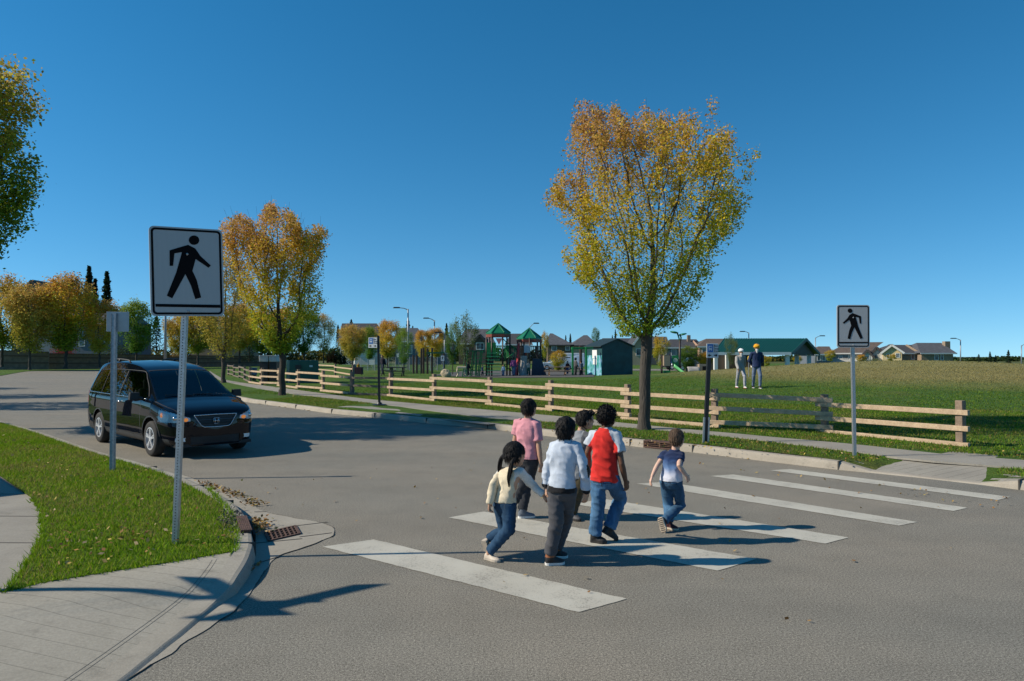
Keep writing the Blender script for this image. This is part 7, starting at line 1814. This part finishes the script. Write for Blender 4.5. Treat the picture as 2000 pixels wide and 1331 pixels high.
for (cx, cy, s) in ((1317, 649.5, -1), (1333, 653.5, 1)):
    e_ = P(cx, cy, 61.5); MB().tube(catmull([tp - UPV * .3, tp + Vector((s * .1, 0, .2)), e_ - Vector((s * .25, 0, .05))], .1), .06, 6).build('arm', GRND, t)
    m = MB(); m.ball(e_, (.36, .55, .09), 14, mat=Matrix.Rotation(R(-12 * s), 3, 'Y')); m.build('shade', GROOF, t, smooth=True)
m = MB(); a = P(1353, 730, 60.5); m.lathe((a.x, 60.5, .50), [(.42, -.5), (.46, -.4), (.46, .4), (.42, .5), (.36, .5), (.36, -.45)], 18, 'X', cap=False)
single(m, 'crawl_tunnel', GREYP, 'grey concrete crawl tunnel at the foot of the slide', 'tunnel', (a.x, 60.5, .05))
t = thing('kiosk', 'tan square shelter with an open dark front beside the bus stop pole', 'shelter', B(1375, 733, 61))
a, b = P(1366, 733, 61), P(1385, 714, 61); MB().box(((a.x + b.x) / 2, 61.4, b.z / 2 + .15), (b.x - a.x, .8, b.z - .1)).build('shell', TANP, t); MB().box(((a.x + b.x) / 2 + .12, 60.98, b.z / 2 + .1), (b.x - a.x - .28, .05, b.z - .35)).build('opening', DARK, t)
# benches and tables
t = thing('park_bench', 'pale bench with curved legs in front of the first sapling', 'bench', B(902, 735, 57))
a, b = P(893, 717, 57), P(911, 719, 57); MB().box((a + b) / 2, (b.x - a.x, .5, .18)).build('seat', CONCL, t, bevel=.03)
for px in (894, 909):
    m = MB(); p = P(px, 719, 57); s = -1 if px < 900 else 1; m.tube(catmull([p, p + Vector((-.05, -.1, -.25)), p + Vector((.05, -.05, -.45)), p + Vector((-.08, 0, -.70))], .05), [.09, .075, .06, .06, .06, .06, .06, .06, .06, .06, .06, .06, .06, .06, .06, .06, .06][:len(catmull([p, p + Vector((-.05, -.1, -.25)), p + Vector((.05, -.05, -.45)), p + Vector((-.08, 0, -.70))], .05))], 6); m.build('leg', CONCL, t)
def picnic(label, px, py, Y, w, mat, h=.75, group='picnic tables'):
    b_ = B(px, py, Y); t = thing('picnic_table', label, 'picnic table', b_, 0, group)
    MB().box((0, 0, h), (w, .8, .07)).build('tabletop', mat, t, world=False)
    for s in (-1, 1):
        MB().box((0, s * .68, .43), (w, .26, .06)).build('bench', mat, t, world=False)
        MB().beam((s * w * .32, -.7, 0), (s * w * .32, .25, h), .08, .10).beam((s * w * .32, .7, 0), (s * w * .32, -.25, h), .08, .10).build('leg', mat, t, world=False)
    return t
picnic('brown wooden picnic table in front of the white cars', 1088, 736, 57.5, 2.0, WDT)
picnic('dark metal picnic table right of the bus stop sign', 775, 731, 61, 1.6, M('table_dark', (.03, .035, .03), .6))
picnic('second dark metal picnic table beside the thin sapling', 757, 730, 63, 1.3, M('table_dark', (.03, .035, .03), .6))
t = thing('covered_table', 'table under a dark cloth near the dark fence corner', 'table', B(697, 731, 64)); a = P(697, 722, 64)
MB().box((a.x, 64, .55), (1.0, .8, .62), taper=.94).build('cloth', M('cloth_maroon_black', (.03, .012, .02), .9), t)
for s in (-1, 1): MB().box((a.x + s * .4, 64.2, .2), (.05, .05, .3)).build('leg', BLKM, t)
m = MB(); a = P(713, 733, 60); m.lathe((0, 0, 0), [(.17, 0), (.20, .1), (.26, .45), (.28, .5), (.24, .5), (.2, .1)], 14)
single(m, 'red_tub', REDP, 'red plastic tub on the grass beside the dark table', 'tub', (a.x, 60, .15), smooth=True)
a = B(871, 735, 58.5)
bm = bmesh.new(); bmesh.ops.create_icosphere(bm, subdivisions=4, radius=.5)
for v in bm.verts: v.co *= 1 + .28 * mnoise.noise(v.co * 2.2) + .08 * mnoise.noise(v.co * 7)
me = bpy.data.meshes.new('boulder'); bm.to_mesh(me); bm.free(); me.materials.append(ROCK); o = bpy.data.objects.new('boulder', me); COL.objects.link(o); o.location = (a.x, 58.5, .4); o.scale = (.85, .7, .75); tag(o, 'cream boulder left of the pale bench', 'boulder')
for px, lb in ((829, 'small grey litter bin at the foot of the climbing frame, left one'), (838, 'small grey litter bin at the foot of the climbing frame, right one')):
    m = MB(); m.lathe((0, 0, 0), [(.17, 0), (.19, .05), (.2, .6), (.17, .66), (.05, .68)], 12); p = P(px, 730, 69); single(m, 'litter_bin', GREYP, lb, 'bin', (p.x, 69, .13), group='litter bins')
# small signs in the park
def psign(label, px, base, top, w_, h_, Y, face, fig=True):
    b_ = P(px, base, Y); k = Y / F; t = thing('park_sign', label, 'sign', b_, 0, 'small white park signs'); H = (base - top) * k
    MB().box((0, 0, H / 2), (.06, .05, H)).build('pole', GALV, t, world=False); MB().box((-w_ * k * .25, -.04, H - h_ * k / 2), (w_ * k, .02, h_ * k)).build('sign_panel', WHT, t, world=False)
    if fig:
        f = MB(); cx, cz = -w_ * k * .25, H - h_ * k / 2
        for poly in (FIG, HEAD): 
            for a_, b_, c_ in tessellate_polygon([[Vector((u, v, 0)) for u, v in poly]]): f.add([Vector((cx + (poly[i][0] - .5) * w_ * k, -.054, cz + (poly[i][1] - .5) * h_ * k)) for i in (a_, b_, c_)], [(0, 1, 2)])
        f.build('walking_figure', BLK, t, world=False)
psign('small white crossing sign with a walking figure left of the bench', 866, 731, 695, 6.5, 10.5, 66, WHT)
psign('small white sign on the fence line beside the thin sapling', 778, 720, 690.5, 4.5, 7.5, 80, WHT, False)
psign('low white sign under the slim green tree', 729, 721, 703, 11, 10, 78, WHT, False)
# utility boxes by the verge
TRG = M('transformer_green', (.012, .085, .065), .5, var=.15, scale=3)
Yc = 45.0; a, b = P(565, 735, Yc), P(619, 704.5, Yc)
t = thing('transformer_box', 'dark green transformer cabinet behind the fence right of the second elm', 'utility box', (a.x + .9, Yc + .6, .13))
MB().slab([(a.x, Yc, .12), (b.x, Yc + .4, .12), (b.x, Yc + .4, b.z), (a.x, Yc, b.z)], Vector((-.62, 1.35, 0))).build('body', TRG, t, bevel=.02)
MB().box((a.x + .55, Yc + .04, 1.15), (.35, .03, .25)).build('vent', BLKM, t); MB().box((a.x + 1.3, Yc + .21, 1.2), (.2, .03, .12)).build('warning_plate', SGR, t)
PALE = M('pale_grey_bin', (.50, .52, .52), .6, var=.1)
for i, (x0, x1, lb) in enumerate(((506, 523.5, 'pale grey bin above the fence left of the second elm, left of two'), (525.5, 540, 'pale grey bin above the fence left of the second elm, right of two'))):
    p, q2_ = P(x0, 707, 48), P(x1, 696, 48); m = MB(); w_ = q2_.x - p.x; h_ = q2_.z - p.z
    t = thing('storage_bin', lb, 'bin', ((p.x + q2_.x) / 2, 48.4, .13), 0, 'pale grey bins')
    m.box((0, 0, p.z - .13 + h_ / 2), (w_, .8, h_), taper=1.06); m.build('tub', PALE, t, world=False, bevel=.03); MB().box((0, 0, (p.z - .13) / 2), (w_ * .9, .7, p.z - .13)).build('stand', BLKM, t, world=False)
    MB().box((0, 0, p.z - .13 + h_ + .03), (w_ * 1.08, .88, .05)).build('lid', PALE, t, world=False)
p = P(492, 714, 50); t = thing('recycling_box', 'small blue box behind the fence end by the sparse elm', 'box', (p.x, 50.5, .13)); MB().box((0, 0, .62), (.3, .3, .5)).build('tub', M('recycling_blue', (.015, .09, .17), .5), t, world=False, bevel=.02); MB().box((0, 0, .19), (.2, .2, .38)).build('stand', BLKM, t, world=False); MB().box((0, 0, .88), (.33, .33, .04)).build('lid', M('recycling_blue', (.015, .09, .17), .5), t, world=False)
g_ = onT(1462.5, 737); a = P(1462.5, 702, g_.y)
t = thing('park_marker', 'small yellow marker on a thin post seen between the two walking adults', 'marker', g_)
MB().tube([(0, 0, -.05), (0, 0, a.z - g_.z)], .018, 6).build('post', GALVD, t, world=False)
m = MB(); m.ball((0, 0, a.z - g_.z), (2.3 * g_.y / F, 1.2 * g_.y / F, 6.5 * g_.y / F), 12); m.build('marker_head', YELP, t, world=False, smooth=True)
# chain-link fence behind the park
t = thing('chain_link_fence', 'grey chain-link fence running behind the picnic tables', 'fence', P(715, 718, 84))
xs = [P(px, 700, 84).x for px in np.linspace(705, 868, 13)]
for x_ in xs: MB().tube([(x_, 84, .1), (x_, 84, 1.75)], .035, 5).build('post', GALVD, t)
m = MB()
for z_ in (1.72, .25): m.tube([(xs[0], 84, z_), (xs[-1], 84, z_)], .025, 4)
m.build('rail', GALVD, t)
m = MB()
for k in range(120):
    f = k / 119; x_ = xs[0] + (xs[-1] - xs[0]) * f
    for d_ in (-1, 1): m.tube([(x_, 84, .25), (x_ + d_ * 1.45, 84, 1.7)], .006, 3, cap=False)
m.build('wire_mesh', GALVD, t)
# parked cars
def car(label, px, base, Y, rz, col, L_=4.4, H=1.5, W=1.75, group='cars parked beyond the playground', cargo=False):
    b_ = P(px, base, Y); b_.z = .17; t = thing('parked_car', label, 'car', b_, rz, group)
    pm = M('paint_%s' % col[0], col[1], .3, .2, var=.05, coat=.6); hw = W / 2
    pr = [(-L_ / 2, .35), (-L_ / 2 + .03, .75), (-L_ / 2 + .35, .88), (-L_ * .22, .93), (-L_ * .06, H), (L_ * .22, H), (L_ * .40, 1.0), (L_ / 2 - .04, .92), (L_ / 2, .4), (L_ / 2 - .15, .24), (-L_ / 2 + .15, .24)]
    if cargo: pr = [(-L_ / 2, .35), (-L_ / 2, 1.0), (-L_ * .36, 1.2), (-L_ * .28, H), (L_ / 2, H), (L_ / 2, .3)]
    m = MB(); m.rings([[(x, -hw * .86, z) if z > 1.0 else (x, -hw, z) for x, z in pr], [(x, hw * .86, z) if z > 1.0 else (x, hw, z) for x, z in pr]]); m.build('body', pm, t, world=False, bevel=.06)
    gl_ = M('car_glass', (.03, .04, .05), .08)
    for s in (-1, 1):
        if not cargo: m = MB(); m.slab([(-L_ * .18, s * hw * .93, .98), (L_ * .32, s * hw * .93, 1.0), (L_ * .20, s * hw * .87, H - .08), (-L_ * .05, s * hw * .87, H - .08)], (0, s * .02, 0)); m.build('window', gl_, t, world=False)
        for ax in (-L_ * .31, L_ * .30): m = MB(); m.lathe((ax, s * (hw - .08), .31), [(.18, -.09), (.31, -.09), (.31, .09), (.18, .09)], 18, 'Y'); wo = m.build('wheel', RUB, t, world=False); m = MB(); m.lathe((ax, s * (hw + .02), .31), [(.0, 0), (.2, 0), (.2, -.02)], 14, 'Y', cap=False); m.build('rim', RIM, wo, world=False)
    m = MB(); m.slab([(-L_ * .215, -hw * .8, .96), (-L_ * .215, hw * .8, .96), (-L_ * .075, hw * .72, H - .06), (-L_ * .075, -hw * .72, H - .06)], (-.02, 0, .01)); m.build('windshield', gl_, t, world=False)
    for s in (-1, 1): m = MB(); m.ball((-L_ / 2 + .02, s * hw * .72, .70), (.05, .18, .09), 10); m.build('headlight', REFL, t, world=False)
    return t
car('white car parked behind the brown picnic table', 1087, 727, 88, R(8), ('white', (.70, .71, .72)))
car('second white car partly behind the nearer white one', 1098, 724, 92, R(4), ('white', (.70, .71, .72)), H=1.65)
car('white box van parked right of the white cars', 1109, 722, 94, R(0), ('white', (.70, .71, .72)), L_=4.2, H=2.1, cargo=True)
car('silver car parked beyond the green slide', 1350, 727, 86, R(6), ('silver', (.42, .46, .50)))
car('dark car parked behind the slide unit', 1330, 726, 90, R(3), ('dark', (.03, .04, .06)))
